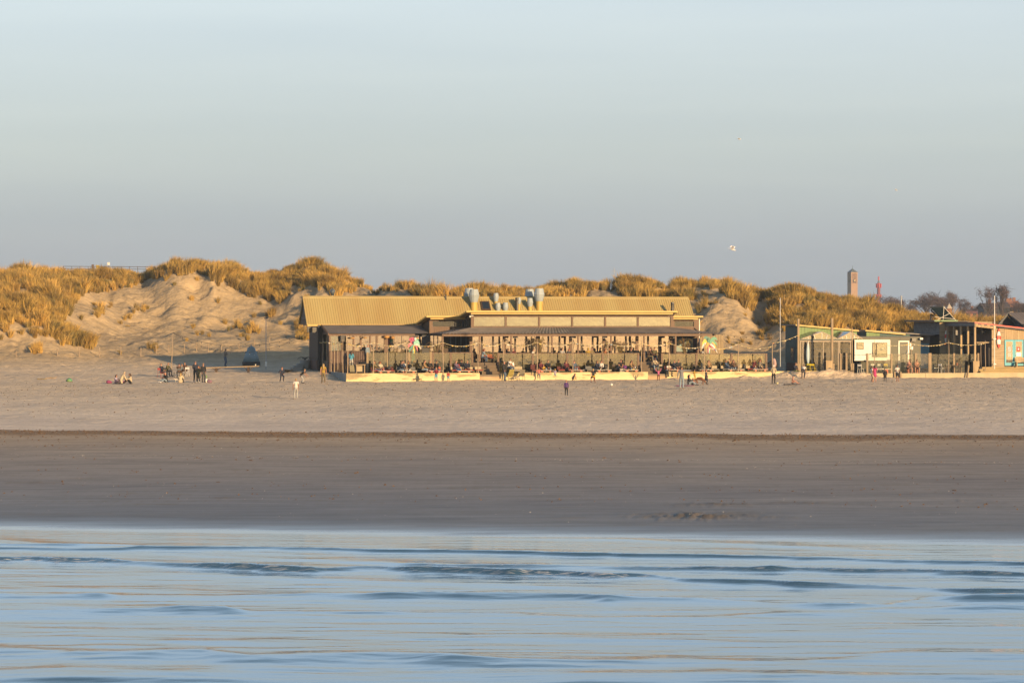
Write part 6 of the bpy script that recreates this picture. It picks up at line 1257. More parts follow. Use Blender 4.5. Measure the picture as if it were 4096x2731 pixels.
# ---------------------------------------------------------------- people
SKIN = [mat('skin_fair', (.50, .27, .17), .6, .06), mat('skin_tan', (.40, .20, .12), .6, .06), mat('skin_pink', (.55, .27, .19), .6, .06)]
HAIR = {k: mat('hair_' + k, c, .6, .2, 12) for k, c in dict(black=(.018, .013, .011), brown=(.065, .035, .02), light=(.22, .13, .055), blond=(.40, .27, .11), red=(.24, .07, .022), grey=(.26, .25, .24)).items()}
CL = {k: mat('cloth_' + k, c, .85, .16, 7) for k, c in dict(black=(.014, .014, .017), navy=(.018, .024, .05), char=(.05, .05, .055), grey=(.24, .24, .26), lgrey=(.42, .42, .42), white=(.70, .68, .64), cream=(.58, .48, .33), tan=(.34, .21, .10), brown=(.10, .052, .03), olive=(.12, .105, .045), khaki=(.22, .17, .085), mustard=(.42, .27, .03),
  maroon=(.13, .02, .03), red=(.42, .025, .03), crimson=(.26, .015, .05), pink=(.58, .13, .28), hotpink=(.55, .05, .20), salmon=(.62, .20, .15), lilac=(.42, .36, .48), purple=(.10, .04, .20), jean=(.085, .13, .21), lightjean=(.26, .34, .42), blue=(.05, .16, .36), cyan=(.08, .34, .50), sage=(.17, .2, .08), plaid=(.16, .11, .18), yellow=(.60, .38, .02), orange=(.60, .22, .10), leather=(.022, .020, .022), rust=(.30, .10, .03), camo=(.25, .21, .17)).items()}
EYE = mat('eye_dark', (.02, .015, .012), .3, 0); LIP = mat('lip', (.36, .12, .10), .6, 0); LENS = mat('dark_lens', (.01, .01, .012), .15, 0)
def ik(a, c, l1, l2, hint):
    """elbow or knee between a and c; c is pulled in when out of reach"""
    a, c = Vector(a), Vector(c); d = c - a; L_ = min(d.length, (l1 + l2) * .995); d = d.normalized() if d.length > 1e-6 else Vector((0, 0, -1)); c = a + d * L_
    x = (l1 * l1 - l2 * l2 + L_ * L_) / (2 * L_); h = math.sqrt(max(0, l1 * l1 - x * x)); hv = Vector(hint) - d * Vector(hint).dot(d)
    hv = hv.normalized() if hv.length > 1e-6 else Vector((0, -1, 0)); return a + d * x + hv * h, c
# a pose: hip centre, forward lean, ankle and hand targets (person faces -y, own left is +x), knee and elbow hints
POSES = {
 'stand': dict(hip=(0, 0, .93), lean=.02, fl=(.11, .02, .08), fr=(-.11, -.03, .08), hl=(.25, -.06, .84), hr=(-.25, -.06, .84)),
 'phone': dict(hip=(0, 0, .93), lean=.05, fl=(.10, .02, .08), fr=(-.11, -.02, .08), hl=(.10, -.28, 1.18), hr=(-.06, -.30, 1.2), nod=.45),
 'hold': dict(hip=(0, 0, .93), lean=.04, fl=(.12, .02, .08), fr=(-.11, -.04, .08), hl=(.12, -.26, 1.05), hr=(-.14, -.25, 1.10), nod=.2),
 'pockets': dict(hip=(0, 0, .93), lean=-.02, fl=(.12, .02, .08), fr=(-.12, -.05, .08), hl=(.21, -.10, .93), hr=(-.21, -.10, .93), nod=.1),
 'walk': dict(hip=(0, 0, .91), lean=.05, fl=(.09, -.27, .09), fr=(-.09, .30, .14), hl=(.24, .18, .90), hr=(-.24, -.22, .92)),
 'run': dict(hip=(0, 0, .90), lean=.22, fl=(.10, -.32, .30), fr=(-.08, .34, .24), hl=(.30, .22, 1.05), hr=(-.26, -.30, 1.2)),
 'kick': dict(hip=(0, 0, .91), lean=-.06, fl=(.10, .05, .08), fr=(-.13, -.30, .16), hl=(.40, .05, 1.05), hr=(-.38, .10, 1.0)),
 'bend': dict(hip=(0, .12, .84), lean=.95, fl=(.13, .10, .08), fr=(-.12, -.20, .08), hl=(.18, -.75, .62), hr=(-.12, -.70, .50), nod=-.3),
 'lean': dict(hip=(0, .15, .90), lean=1.1, fl=(.12, .18, .08), fr=(-.12, .12, .08), hl=(.16, -.62, .60), hr=(-.14, -.62, .60), nod=.1),
 'armsup': dict(hip=(0, 0, .93), lean=0, fl=(.13, 0, .08), fr=(-.13, 0, .08), hl=(.46, -.05, 1.86), hr=(-.46, -.05, 1.86)),
 'wide': dict(hip=(0, 0, .93), lean=0, fl=(.12, 0, .08), fr=(-.12, 0, .08), hl=(.62, -.15, 1.34), hr=(-.55, -.1, 1.20)),
 'point': dict(hip=(0, 0, .93), lean=0, fl=(.12, .02, .08), fr=(-.12, 0, .08), hl=(.26, .02, .86), hr=(-.75, -.12, 1.38)),
 'child': dict(hip=(0, 0, .90), lean=.03, fl=(.12, -.04, .08), fr=(-.12, .05, .08), hl=(.24, -.18, .95), hr=(-.24, -.14, .93), nod=.15),
 'sit': dict(hip=(0, .06, .50), lean=-.08, fl=(.13, -.46, .08), fr=(-.12, -.42, .08), hl=(.10, -.30, .66), hr=(-.10, -.32, .64)),
 'sitfwd': dict(hip=(0, .05, .50), lean=.30, fl=(.16, -.40, .08), fr=(-.16, -.36, .08), hl=(.06, -.42, .64), hr=(-.06, -.42, .63), nod=.15),
 'sitcross': dict(hip=(0, .05, .50), lean=-.05, fl=(-.10, -.62, .30), fr=(-.10, -.40, .08), hl=(.14, -.28, .68), hr=(-.12, -.34, .70)),
 'sitrecl': dict(hip=(0, .00, .48), lean=-.42, fl=(.14, -.75, .30), fr=(-.10, -.80, .28), hl=(.22, -.18, .62), hr=(-.14, -.24, .60), nod=.35),
 'sitdrink': dict(hip=(0, .06, .50), lean=0, fl=(.12, -.45, .08), fr=(-.12, -.42, .08), hl=(.12, -.30, .64), hr=(-.06, -.26, 1.08)),
 'ground': dict(hip=(0, .08, .12), lean=.12, fl=(.14, -.62, .08), fr=(-.14, -.55, .08), hl=(.14, -.38, .42), hr=(-.14, -.38, .42), nod=.2),
 'legsout': dict(hip=(0, .05, .12), lean=-.15, fl=(.13, -.80, .09), fr=(-.11, -.82, .09), hl=(.24, .12, .08), hr=(-.10, -.3, .30)),
 'kneel': dict(hip=(0, .10, .34), lean=.55, fl=(.12, .42, .08), fr=(-.12, .40, .08), hl=(.16, -.45, .30), hr=(-.16, -.42, .30), nod=.2),
 'crouch': dict(hip=(0, .14, .34), lean=.75, fl=(.14, -.02, .08), fr=(-.14, .02, .08), hl=(.16, -.45, .12), hr=(-.10, -.48, .14), nod=.0),
}
def skin_mesh(J, E, Rr):
    me = bpy.data.meshes.new('tmp'); me.from_pydata([tuple(j) for j in J], E, []); o = bpy.data.objects.new('tmp', me); COL.objects.link(o)
    o.modifiers.new('s', 'SKIN').use_smooth_shade = True; sv = me.skin_vertices[0].data
    for i, r_ in enumerate(Rr): sv[i].radius = r_ if isinstance(r_, tuple) else (r_, r_)
    sv[0].use_root = True; o.modifiers.new('d', 'SUBSURF').levels = 1
    return o
def person_arrays(pose, child, yaw, seed):
    p_ = POSES[pose]; g = random.Random(seed); j_ = lambda a: g.uniform(-a, a)
    hip = Vector(p_['hip']); ln = p_['lean'] + j_(.04); up = Vector((0, -math.sin(ln), math.cos(ln))); k = .93 if child else 1.0
    sp = hip + up * .20; ch = hip + up * .40; nk = hip + up * .545 + Vector((0, -.012, 0)); nod = p_.get('nod', 0.0)
    hu = Vector((math.sin(yaw) * math.sin(nod * .6), -math.sin(ln * .35 + nod * .6), math.cos(ln * .35 + nod * .6))).normalized(); hs = 1.18 if child else 1.0
    h0 = nk + hu * .085; h1 = nk + hu * (.17 * hs); h2 = nk + hu * (.262 * hs)
    J = [hip, sp, ch, nk, h0, h1, h2]; E = [(0, 1), (1, 2), (2, 3), (3, 4), (4, 5), (5, 6)]
    Rr = [(.150, .112), (.128, .095), (.152, .108), .052, (.062 * hs, .070 * hs), (.076 * hs, .092 * hs), (.064 * hs, .072 * hs)]
    seg = [('torso', 0, 1), ('torso', 1, 2), ('torso', 2, 3), ('neck', 3, 4), ('head', 4, 6)]; hands = []
    for s_, ft, hd in ((1, 'fl', 'hl'), (-1, 'fr', 'hr')):
        hp = hip + Vector((s_ * .092, 0, -.03)); ank = Vector(p_[ft]) + Vector((j_(.03), j_(.04), 0))
        kh = Vector((s_ * .12, -1, .0)) if hip.z > .7 else (Vector((s_ * .25, -.6, 1)) if pose != 'kneel' else Vector((0, -1, -.2)))
        kn, ank = ik(hp, ank, .43, .43, kh); toe = ank + (Vector((s_ * .03, -.17, -.035)) if pose not in ('kneel', 'legsout', 'sitrecl') else (Vector((0, .14, -.03)) if pose == 'kneel' else Vector((s_ * .02, -.07, .15)))); heel = ank + Vector((0, .03, -.03))
        i = len(J); J += [hp, kn, ank, toe]; E += [(0, i), (i, i + 1), (i + 1, i + 2), (i + 2, i + 3)]; Rr += [.098, .060, .043, (.048, .036)]; seg += [('hips', 0, i), ('thigh', i, i + 1), ('shin', i + 1, i + 2), ('foot', i + 2, i + 3)]
        sh = ch + up * .095 + Vector((s_ * .185, .01, 0)); hnd = Vector(p_[hd]) + Vector((j_(.04), j_(.04), j_(.04)))
        el, wr = ik(sh, hnd, .285, .255, Vector((s_ * .55, .8, -.5)) if pose != 'armsup' else Vector((s_, .2, 0))); dr = (wr - el).normalized(); pm = wr + dr * .075
        i = len(J); J += [sh, el, wr, pm]; E += [(2, i), (i, i + 1), (i + 1, i + 2), (i + 2, i + 3)]; Rr += [.060, .044, .030, (.040, .022)]; seg += [('torso', 2, i), ('uarm', i, i + 1), ('farm', i + 1, i + 2), ('hand', i + 2, i + 3)]; hands.append((s_, wr, pm, dr))
    return J, E, Rr, seg, hands, (nk, h0, h1, h2, hu, hs), up
def v_normals(V, F):
    n = np.zeros_like(V)
    for q in (F[:, :3], F[:, [0, 2, 3]]):
        c = np.cross(V[q[:, 1]] - V[q[:, 0]], V[q[:, 2]] - V[q[:, 0]])
        for k in range(3): np.add.at(n, q[:, k], c)
    return n / np.maximum(1e-9, np.linalg.norm(n, axis=1, keepdims=True))
def shell(name, V, N, F, mask, off, m, par):
    f = F[mask]
    if len(f) < 3: return None
    ids, inv = np.unique(f, return_inverse=True); v = V[ids] + N[ids] * (off[ids][:, None] if isinstance(off, np.ndarray) else off)
    me_ = bpy.data.meshes.new(name); me_.from_pydata(v.tolist(), [], inv.reshape(f.shape).tolist()); me_.materials.append(m); me_.polygons.foreach_set('use_smooth', [True] * len(me_.polygons)); return link(name, me_, par)
NPER = [0]
def person(label, loc, face, H=1.72, pose='stand', top='navy', legs='jean', hair='brown', sleeve=1, leglen=1, long=0, shoes='char', skin=None, coat=0, hat=None, glasses=0, yaw=0.0, hold=None, bare=False, hood=None, dress=None, belt=None):
    NPER[0] += 1; seed = NPER[0] * 13 + 5; child = H < 1.45; sk = SKIN[seed % 3] if skin is None else SKIN[skin]
    J, E, Rr, seg, hands, hd, up = person_arrays(pose, child, yaw, seed)
    o = skin_mesh(J, E, Rr); dg = bpy.context.evaluated_depsgraph_get(); ev = o.evaluated_get(dg); me_ = ev.to_mesh(); n = len(me_.vertices); V = np.zeros(n * 3, np.float32); me_.vertices.foreach_get('co', V); V = V.reshape(-1, 3).astype(float)
    F = np.array([tuple(q.vertices) if len(q.vertices) == 4 else tuple(q.vertices) + (q.vertices[-1],) for q in me_.polygons]); ev.to_mesh_clear(); tm = o.data; bpy.data.objects.remove(o); bpy.data.meshes.remove(tm)
    # which limb each corner belongs to
    best = np.full(n, 9.0); part = np.zeros(n, int); tpar = np.zeros(n); kinds = ['torso', 'hips', 'thigh', 'shin', 'foot', 'uarm', 'farm', 'hand', 'neck', 'head']
    for k, a, b_ in seg:
        A, Bv = np.array(J[a]), np.array(J[b_]); d = Bv - A; t = np.clip(((V - A) @ d) / max(1e-9, d @ d), 0, 1); dist = np.linalg.norm(V - A - t[:, None] * d, axis=1) / {'torso': 1.5, 'hips': 1.3, 'thigh': 1.0, 'head': 1.1}.get(k, .8)
        q = dist < best; best[q] = dist[q]; part[q] = kinds.index(k); tpar[q] = t[q]
    N_ = v_normals(V, F); fp = np.array([np.bincount(part[f], minlength=10).argmax() for f in F]); ft = tpar[F].mean(1)
    hip = np.array(J[0]); upv = np.array(up); hgt_ = (V - hip) @ upv; fh = hgt_[F].mean(1)
    P_ = thing('person', label, 'person', loc, R(face)); P_.scale = (H / 1.72,) * 3
    # body: one skin, with fingers rooted in the palms and a face
    mb = MB(); mb.v = V.tolist(); mb.f = [tuple(dict.fromkeys(f)) for f in F.tolist()]; mb.m = [0] * len(mb.f); nf = len(mb.f)
    for s_, wr, pm, dr in hands:
        sd = dr.cross(Vector((0, 0, 1))); sd = sd.normalized() if sd.length > .1 else Vector((1, 0, 0)); cu = sd.cross(dr).normalized() * (-1 if pose != 'armsup' else .3)
        for k, (o_, l_) in enumerate(((-.026, .055), (-.009, .068), (.009, .062), (.026, .048))):
            b0 = pm + sd * o_ + dr * .008; mb.tube([b0, b0 + dr * l_ * .55 + cu * .008, b0 + dr * l_ + cu * .024], [.0095, .009, .006], 5)
        b0 = wr + dr * .03 + sd * .03 * s_; mb.tube([b0, b0 + sd * s_ * .025 + dr * .028, b0 + sd * s_ * .03 + dr * .058], [.011, .010, .007], 5)
    nk, h0, h1, h2, hu, hs = hd; fw = Vector((math.sin(yaw), -math.cos(yaw), 0)); fw = (fw - hu * fw.dot(hu)).normalized(); rt = fw.cross(hu); hc = (h0 + h2) / 2
    mb.ball(hc + fw * .090 * hs - hu * .012, .017 * hs, 6, 5, (1, 1.1, 1.2))
    for s_ in (-1, 1): mb.ball(hc + rt * s_ * .080 * hs - hu * .012, .020 * hs, 6, 5, (.55, .9, 1.3))
    mb.mi = 1
    for s_ in (-1, 1): mb.ball(hc + fw * .077 * hs + rt * s_ * .031 * hs + hu * .014, .0105 * hs, 6, 4)
    mb.mi = 2; mb.ball(hc + fw * .078 * hs - hu * .052 * hs, .013 * hs, 6, 4, (1.7, .8, .5)); mb.build('body', [sk, EYE, LIP], P_, smooth=True)
    # clothes
    K = {k: i for i, k in enumerate(kinds)}; wait = .02 if not coat else -.12 - .18 * coat
    if dress: wait = -.34
    if not bare:
        tm = np.isin(fp, [K['torso'], K['hips']]) & (fh > wait) & (fh < .535) | (fp == K['uarm']) & (ft < (1.1 if sleeve else .55)) | ((fp == K['farm']) & (sleeve >= 1) & (ft < .92))
        if coat or dress: tm |= (fp == K['thigh']) & (ft < (.75 if coat >= 1 or dress else .4))
        shell('coat' if coat else 'dress' if dress else 'top', V, N_, F, tm, .016 + .016 * bool(coat), CL[dress or top], P_)
        if (dress or coat >= 1) and hip[2] > .7: MB().tube([hip + upv * .10, (hip[0], hip[1], hip[2] - .10), (hip[0], hip[1] + .01, hip[2] - (.36 if dress else .44))], [.158, .178, .215], 14).build('skirt', CL[dress or top], P_, smooth=True)
    lm = (np.isin(fp, [K['hips']]) | ((fp == K['torso']) & (fh < .05)) | (fp == K['thigh'])) & (fh < .05)
    if leglen >= 1: lm |= (fp == K['shin']) & (ft < .93) | (fp == K['thigh'])
    else: lm = lm & ~((fp == K['thigh']) & (ft > .8))
    if not dress: shell('trousers' if leglen >= 1 else 'shorts', V, N_, F, lm, .010 if leglen >= 1 else .020, CL[legs], P_)
    if shoes: shell('shoes', V, N_, F, (fp == K['foot']) | (fp == K['shin']) & (ft > .95), .010, CL[shoes], P_)
    if belt: shell('belt', V, N_, F, np.isin(fp, [K['torso'], K['hips'], K['thigh']]) & (np.abs(fh - .0) < .07), .034, CL[belt], P_)
    # hair follows the skull: everything above the brow and behind the ears
    rel = V - np.array(hc); a_f, a_u = rel @ np.array(fw), rel @ np.array(hu)
    hv = (part == K['head']) & ((a_u > .055 * hs - .02) & (a_f < .055 * hs) | (a_u > .075 * hs) | ((a_f < -.01) & (a_u > -.075 * hs)))
    hm = hv[F].mean(1) > .6
    if hat is None or long: shell('hair', V, N_, F, hm, .016 * hs, HAIR[hair], P_)
    if long:
        mb = MB(); L_ = (.26, .38, .5)[min(long, 3) - 1]; b0 = hc - fw * .05 * hs; dn = Vector((0, 0, -1)) if abs(up.z) > .5 else Vector((0, -.4, -.9))
        mb.tube([b0 + hu * .06, b0 - fw * .045 - hu * .05, b0 - fw * .075 + dn * L_ * .55, b0 - fw * .06 + dn * L_], [.06, .088, .085, .03], 8)
        for s_ in (-1, 1): mb.tube([hc + rt * s_ * .07 + hu * .05, hc + rt * s_ * .088 - hu * .05, hc + rt * s_ * .09 + dn * L_ * .6], [.03, .036, .014], 6)
        mb.build('long_hair', HAIR[hair], P_, smooth=True)
    if hat:
        kind, col = hat; sm = (part == K['head']) & (a_u > .045 * hs); shell('hat', V, N_, F, sm[F].mean(1) > .6, .026 * hs, CL[col], P_)
        if kind == 'cap': mb = MB(); c = hc + fw * .115 * hs + hu * .055 * hs; mb.slab([c - rt * .065 - fw * .03, c + rt * .065 - fw * .03, c + rt * .045 + fw * .065, c - rt * .045 + fw * .065], .012); mb.build('cap_peak', CL[col], P_)
        if kind == 'brim': mb = MB(); mb.lathe([(.10, 0), (.185, -.015), (.185, -.005), (.10, .015)], 14); mb.v = [tuple(hc + hu * .055 + rt * x + fw * y + hu * z) for x, y, z in mb.v]; mb.build('hat_brim', CL[col], P_)
    if hood: shell('hood', V, N_, F, ((part == K['head']) & (a_f < .05) | (part == K['neck']))[F].mean(1) > .5, .035, CL[hood], P_)
    if glasses:
        mb = MB()
        for s_ in (-1, 1): c = hc + fw * .094 * hs + rt * s_ * .033 * hs + hu * .014; mb.ball(c, .026 * hs, 8, 5, (1.0, .55, .8))
        mb.bar(hc + fw * .1 * hs - rt * .06 + hu * .02, hc + fw * .1 * hs + rt * .06 + hu * .02, .010); mb.build('sunglasses', LENS, P_)
    return P_
def sand(px, row, d0=150, d1=290): return ground_at(px, row, d0, d1)
FR = 13.5                                   # facing straight out of the restaurant front
def seated(label, px, v, z=TZ, face=0, H=1.72, pose='sit', **k): return person(label, W(BU(px, v), v, z), FR + face, H, pose, **k)
# on the sand, beside the dune
person('person with red hair in a dark coat on the red chair of the beach circle', sand(648, 1508), 60, 1.66, 'sit', top='navy', legs='brown', hair='red', coat=1)
person('person in a pale cap and green jacket in the beach circle', sand(668, 1506), 70, 1.76, 'sitfwd', top='olive', legs='char', hat=('cap', 'cream'))
person('person seen from behind in a dark brown jacket in the beach circle', sand(716, 1509), 190, 1.72, 'sit', top='brown', legs='black', hair='black')
person('child in a grey blue top in the beach circle', sand(728, 1500), 10, 1.35, 'sit', top='lightjean', legs='char', hair='blond')
person('person in a brown quilted jacket with a guitar like object in the beach circle', sand(742, 1503), -20, 1.74, 'sitfwd', top='brown', legs='brown', hair='brown')
person('tall standing person in a navy jumper and sunglasses beside the beach circle', sand(781, 1528), 25, 1.84, 'hold', top='navy', legs='black', hair='grey', glasses=1, shoes='lgrey')
person('girl in a long dark olive coat between two standing adults', sand(795, 1530), -30, 1.42, 'hold', top='olive', legs='black', hair='red', coat=1, shoes='white', long=1)
person('standing person in a black jacket with blond hair beside the striped bags', sand(813, 1530), 30, 1.70, 'pockets', top='black', legs='char', hair='blond')
person('person in a black jacket and pale jeans sitting on the sand', sand(662, 1530), -40, 1.72, 'ground', top='black', legs='lightjean', hair='grey', shoes='white')
person('person with long blond hair in a cream fleece sitting with a small white dog', sand(722, 1531), 175, 1.66, 'ground', top='cream', legs='char', hair='blond', long=3, coat=.3)
person('person looking at a phone in a camouflage jumper beside the conical buoy', sand(900, 1466), 60, 1.78, 'phone', top='camo', legs='jean', hair='black')
person('girl in a pink and purple top sitting by the pink bag', sand(465, 1533), 60, 1.35, 'ground', top='lilac', legs='plaid', hair='brown', long=1)
person('person kneeling in a white hooded fleece', sand(487, 1533), 120, 1.66, 'kneel', top='cream', legs='black', hair='brown', hood='cream', coat=1)
person('person with dark hair in a cream jumper sitting beside the white fleece', sand(519, 1533), -50, 1.64, 'ground', top='cream', legs='black', hair='brown', long=1)
# in front of the terrace
person('boy in a navy tracksuit running on the shaded sand', sand(1127, 1533), 20, 1.42, 'run', top='navy', legs='navy', hair='brown')
person('boy in a black T-shirt and grey trousers bending forward', sand(1206, 1533), 75, 1.50, 'bend', top='black', legs='lgrey', hair='blond', sleeve=0)
person('boy in a white T-shirt and grey trousers standing alone on the open sand', sand(1184, 1595), 190, 1.46, 'stand', top='white', legs='lgrey', hair='blond', sleeve=0, shoes='lgrey')
person('person with long blond hair and flared olive trousers seen from behind', sand(1293, 1533), 185, 1.72, 'walk', top='mustard', legs='khaki', hair='blond', long=3, sleeve=0, shoes='tan')
person('child in a crimson hoodie and light blue shorts', sand(1745, 1528), -10, 1.28, 'hold', top='crimson', legs='cyan', hair='blond', leglen=0, shoes=None)
person('toddler in a red jacket and turquoise trousers by the wall', sand(1793, 1527), 10, .92, 'child', top='red', legs='cyan', hair='blond', leglen=0, shoes=None)
person('grey haired person in a black leather jacket and jeans at the first stairs', sand(2016, 1523), 70, 1.76, 'pockets', top='leather', legs='jean', hair='grey', coat=.3)
person('person in a long black coat and scarf standing behind the deck chair', sand(2057, 1515), 0, 1.62, 'hold', top='black', legs='black', hair='light', coat=1, long=1, glasses=1)
person('child in a salmon pink jumper running towards the wall', sand(2156, 1523), 185, 1.20, 'run', top='salmon', legs='jean', hair='brown', shoes=None)
gh_ = person('small girl in a lilac jumper with a yellow hat', sand(2220, 1519), 170, .98, 'hold', top='lilac', legs='lightjean', hair='blond', long=1, hat=('brim', 'yellow'))
person('toddler in dark clothes crouching by the wall', sand(2293, 1521), 70, 1.05, 'crouch', top='navy', legs='char', hair='red', sleeve=0, shoes=None)
person('boy in black with a neon yellow belt chasing the white ball', sand(2374, 1538), 200, 1.36, 'run', top='black', legs='maroon', hair='blond', leglen=0, sleeve=0, shoes='black', belt='yellow')
person('small boy in a purple jumper and black trousers on the open sand', sand(2265, 1582), 175, 1.12, 'stand', top='purple', legs='black', hair='light')
person('child in pink with both arms raised before the second stairs', sand(2634, 1522), 180, 1.0, 'armsup', top='pink', legs='maroon', hair='brown', shoes='char')
person('person in a grey jumper and jeans pointing with an outstretched arm', sand(2726, 1556), 170, 1.82, 'point', top='grey', legs='lightjean', hair='brown', shoes='tan')
person('person with dark hair in a grey cardigan sitting beside the brown dog', sand(2757, 1541), 80, 1.68, 'ground', top='char', legs='lightjean', hair='black', long=1, yaw=-.4)
person('child in an orange pink top sitting beside the brown dog', sand(2771, 1540), 60, 1.10, 'ground', top='orange', legs='jean', hair='light')
person('toddler in a mustard jacket with arms spread', sand(2778, 1522), 60, .98, 'wide', top='mustard', legs='mustard', hair='brown', coat=.3)
person('child in a long navy coat with a red scarf', sand(2825, 1538), 80, 1.24, 'pockets', top='navy', legs='char', hair='black', coat=1, hood='crimson')
person('person in a white hoodie seen from behind beside the pram', sand(3094, 1535), 165, 1.62, 'hold', top='cream', legs='black', hair='brown', hood='white')
person('person in a black jacket and olive trousers sitting on the terrace edge', W(BU(3176, .25), .05, TZ - .25), FR + 25, 1.70, 'sitfwd', top='navy', legs='sage', hair='light', shoes='white', glasses=1)
person('child with black hair sunbathing on a dark mat', sand(3172, 1535), 80, 1.25, 'ground', top='navy', legs='char', hair='black', bare=True, leglen=0, shoes=None)
person('person in a white top and navy trousers leaning over the terrace edge', sand(3213, 1514), 165, 1.58, 'lean', top='white', legs='navy', hair='black', sleeve=0, shoes=None)
person('girl in a white top and bare legs beside the pink dress', sand(3487, 1528), 100, 1.40, 'stand', top='white', legs='cream', hair='brown', leglen=0, sleeve=0, shoes=None, long=1)
person('girl in a bright pink dress', sand(3499, 1528), 190, 1.48, 'hold', top='hotpink', hair='brown', dress='hotpink', sleeve=0, shoes=None, long=2)
person('small child in a black bathrobe on the sand', sand(3540, 1525), 0, 1.12, 'stand', top='black', legs='black', hair='brown', coat=1, shoes='char')
person('boy in a white T-shirt and dark shorts with bare feet', sand(3589, 1527), 10, 1.50, 'hold', top='white', legs='black', hair='brown', sleeve=0, leglen=0, shoes=None)
seated('shirtless person in black shorts looking away at the sheds', 3632, 1.0, T2, 30, 1.76, 'sitfwd', legs='black', hair='brown', bare=True, leglen=0, shoes=None, skin=2)
seated('shirtless person leaning forward beside the clear glass screen', 3666, 1.0, T2, -10, 1.78, 'sitfwd', legs='char', hair='brown', bare=True, leglen=0, shoes=None, skin=0)
# veranda steps and terrace benches
person('person with long dark hair in a blue jacket and white trousers on the terrace side', W(BU(1405, 7.6), 7.6, .95), FR + 170, 1.70, 'hold', top='cyan', legs='white', hair='brown', long=2, shoes='crimson')
person('person in a light denim jacket standing behind the veranda post', W(BU(1471, 8.4), 8.4, DZ - .15), FR + 40, 1.78, 'stand', top='lightjean', legs='navy', hair='brown')
seated('reclining person in a grey brown jumper with jeans', 1507, 1.5, TZ, 50, 1.78, 'sitrecl', top='khaki', legs='jean', hair='brown', glasses=1)
seated('red haired person with sunglasses in a pale pink shirt', 1523, 1.45, TZ, 25, 1.66, 'sitcross', top='cream', legs='salmon', hair='red', glasses=1, long=1)
seated('dark haired person half hidden behind the reclining couple', 1500, 1.75, TZ, 10, 1.68, 'sit', top='char', hair='black')
seated('person in a navy blazer over a pink shirt facing a companion', 1602, 1.5, TZ, 55, 1.70, 'sitfwd', top='navy', legs='lightjean', hair='light')
seated('dark haired person in a black jacket and white trousers', 1636, 1.45, TZ, -30, 1.68, 'sitfwd', top='black', legs='white', hair='black', long=1)
seated('person in a tan jacket and jeans on the folding chair', 1693, 1.25, TZ, 70, 1.80, 'sitfwd', top='tan', legs='lightjean', hair='brown')
seated('grey haired person in a navy leather jacket', 1721, 1.5, TZ, 10, 1.76, 'sit', top='leather', legs='navy', hair='grey')
seated('person in a plain black jacket with short dark hair', 1744, 1.5, TZ, 0, 1.76, 'sitfwd', top='black', legs='jean', hair='black')
seated('blond person in a plaid purple jacket and bright jeans', 1827, 1.45, TZ, 35, 1.68, 'sitcross', top='plaid', legs='blue', hair='blond', yaw=.4)
seated('bald person in a navy jacket and brown trousers', 1868, 1.5, TZ, 0, 1.78, 'sitfwd', top='navy', legs='rust', hair='blond', skin=2)
seated('hooded dark figure between the purple jacket and the bald person', 1848, 2.3, TZ, 0, 1.80, 'sit', top='char', legs='char', hair='black', hood='char')
seated('red haired person in a denim shirt on the deck at the first stairs', 1931, 4.3, DZ, 60, 1.68, 'sitfwd', top='lightjean', legs='jean', hair='red', long=1)
seated('person in a white T-shirt with crossed arms on the high chair', 2037, 1.2, TZ + .16, 40, 1.78, 'sitfwd', top='white', legs='jean', hair='brown', sleeve=0, glasses=1)
seated('dark haired person behind glass beside the canopy post', 2035, 4.6, DZ, 30, 1.68, 'sit', top='black', hair='black', long=1)
seated('curly dark haired person behind glass next to the canopy post', 2053, 4.6, DZ, -20, 1.70, 'sit', top='maroon', hair='black')
seated('person in a white top bending behind the maroon bench glass', 2128, 4.4, DZ, 60, 1.68, 'sitfwd', top='white', hair='brown')
seated('person in a maroon jumper and glasses next to the child in yellow', 2162, 1.45, TZ, 10, 1.66, 'sitfwd', top='maroon', legs='maroon', hair='brown', glasses=1)
seated('small child in a yellow jumper between two adults', 2175, 1.2, TZ + .05, 0, 1.10, 'sit', top='yellow', legs='lgrey', hair='light')
seated('person in a black sweatshirt and jeans next to the child in yellow', 2191, 1.45, TZ, -5, 1.80, 'sitfwd', top='black', legs='lightjean', hair='brown')
seated('barefoot person in a maroon top with crossed dark legs', 2265, 1.5, TZ, 5, 1.66, 'sitcross', top='maroon', legs='black', hair='brown', long=1, shoes=None)
seated('curly haired person with sunglasses in a denim jacket and light dress', 2298, 1.45, TZ, 15, 1.68, 'sitcross', top='jean', legs='lightjean', hair='brown', glasses=1, long=1)
seated('bearded person with a cap and sunglasses behind glass', 2250, 4.6, DZ, 0, 1.76, 'sit', top='lgrey', hair='black', hat=('cap', 'brown'), glasses=1)
seated('red haired person with a white scarf behind glass', 2277, 4.6, DZ, 0, 1.68, 'sit', top='char', hair='red', long=1, hood=None)
seated('person in a yellow green hood behind glass', 2352, 4.5, DZ, 180, 1.72, 'sit', top='mustard', hair='black', hood='mustard')
seated('person in a grey jacket behind glass beside the yellow hood', 2369, 4.6, DZ, 10, 1.74, 'sit', top='khaki', hair='black')
seated('person in a navy cardigan with light brown hair chatting', 2385, 1.45, TZ, 35, 1.68, 'sitfwd', top='navy', legs='navy', hair='light', long=1)
seated('dark haired person in a white blouse writing at the plank table', 2404, 1.45, TZ, -5, 1.68, 'sitfwd', top='white', legs='black', hair='black', sleeve=1)
seated('auburn haired person leaning on the rail behind glass', 2418, 4.4, DZ, 40, 1.66, 'sitfwd', top='rust', hair='red', long=1)
seated('person in black turning away behind the peeled pole', 2436, 4.6, DZ, -60, 1.74, 'sit', top='black', hair='red')
seated('person in a black T-shirt and grey trousers looking down', 2482, 1.3, TZ, 0, 1.82, 'sitfwd', top='black', legs='char', hair='black', sleeve=0)
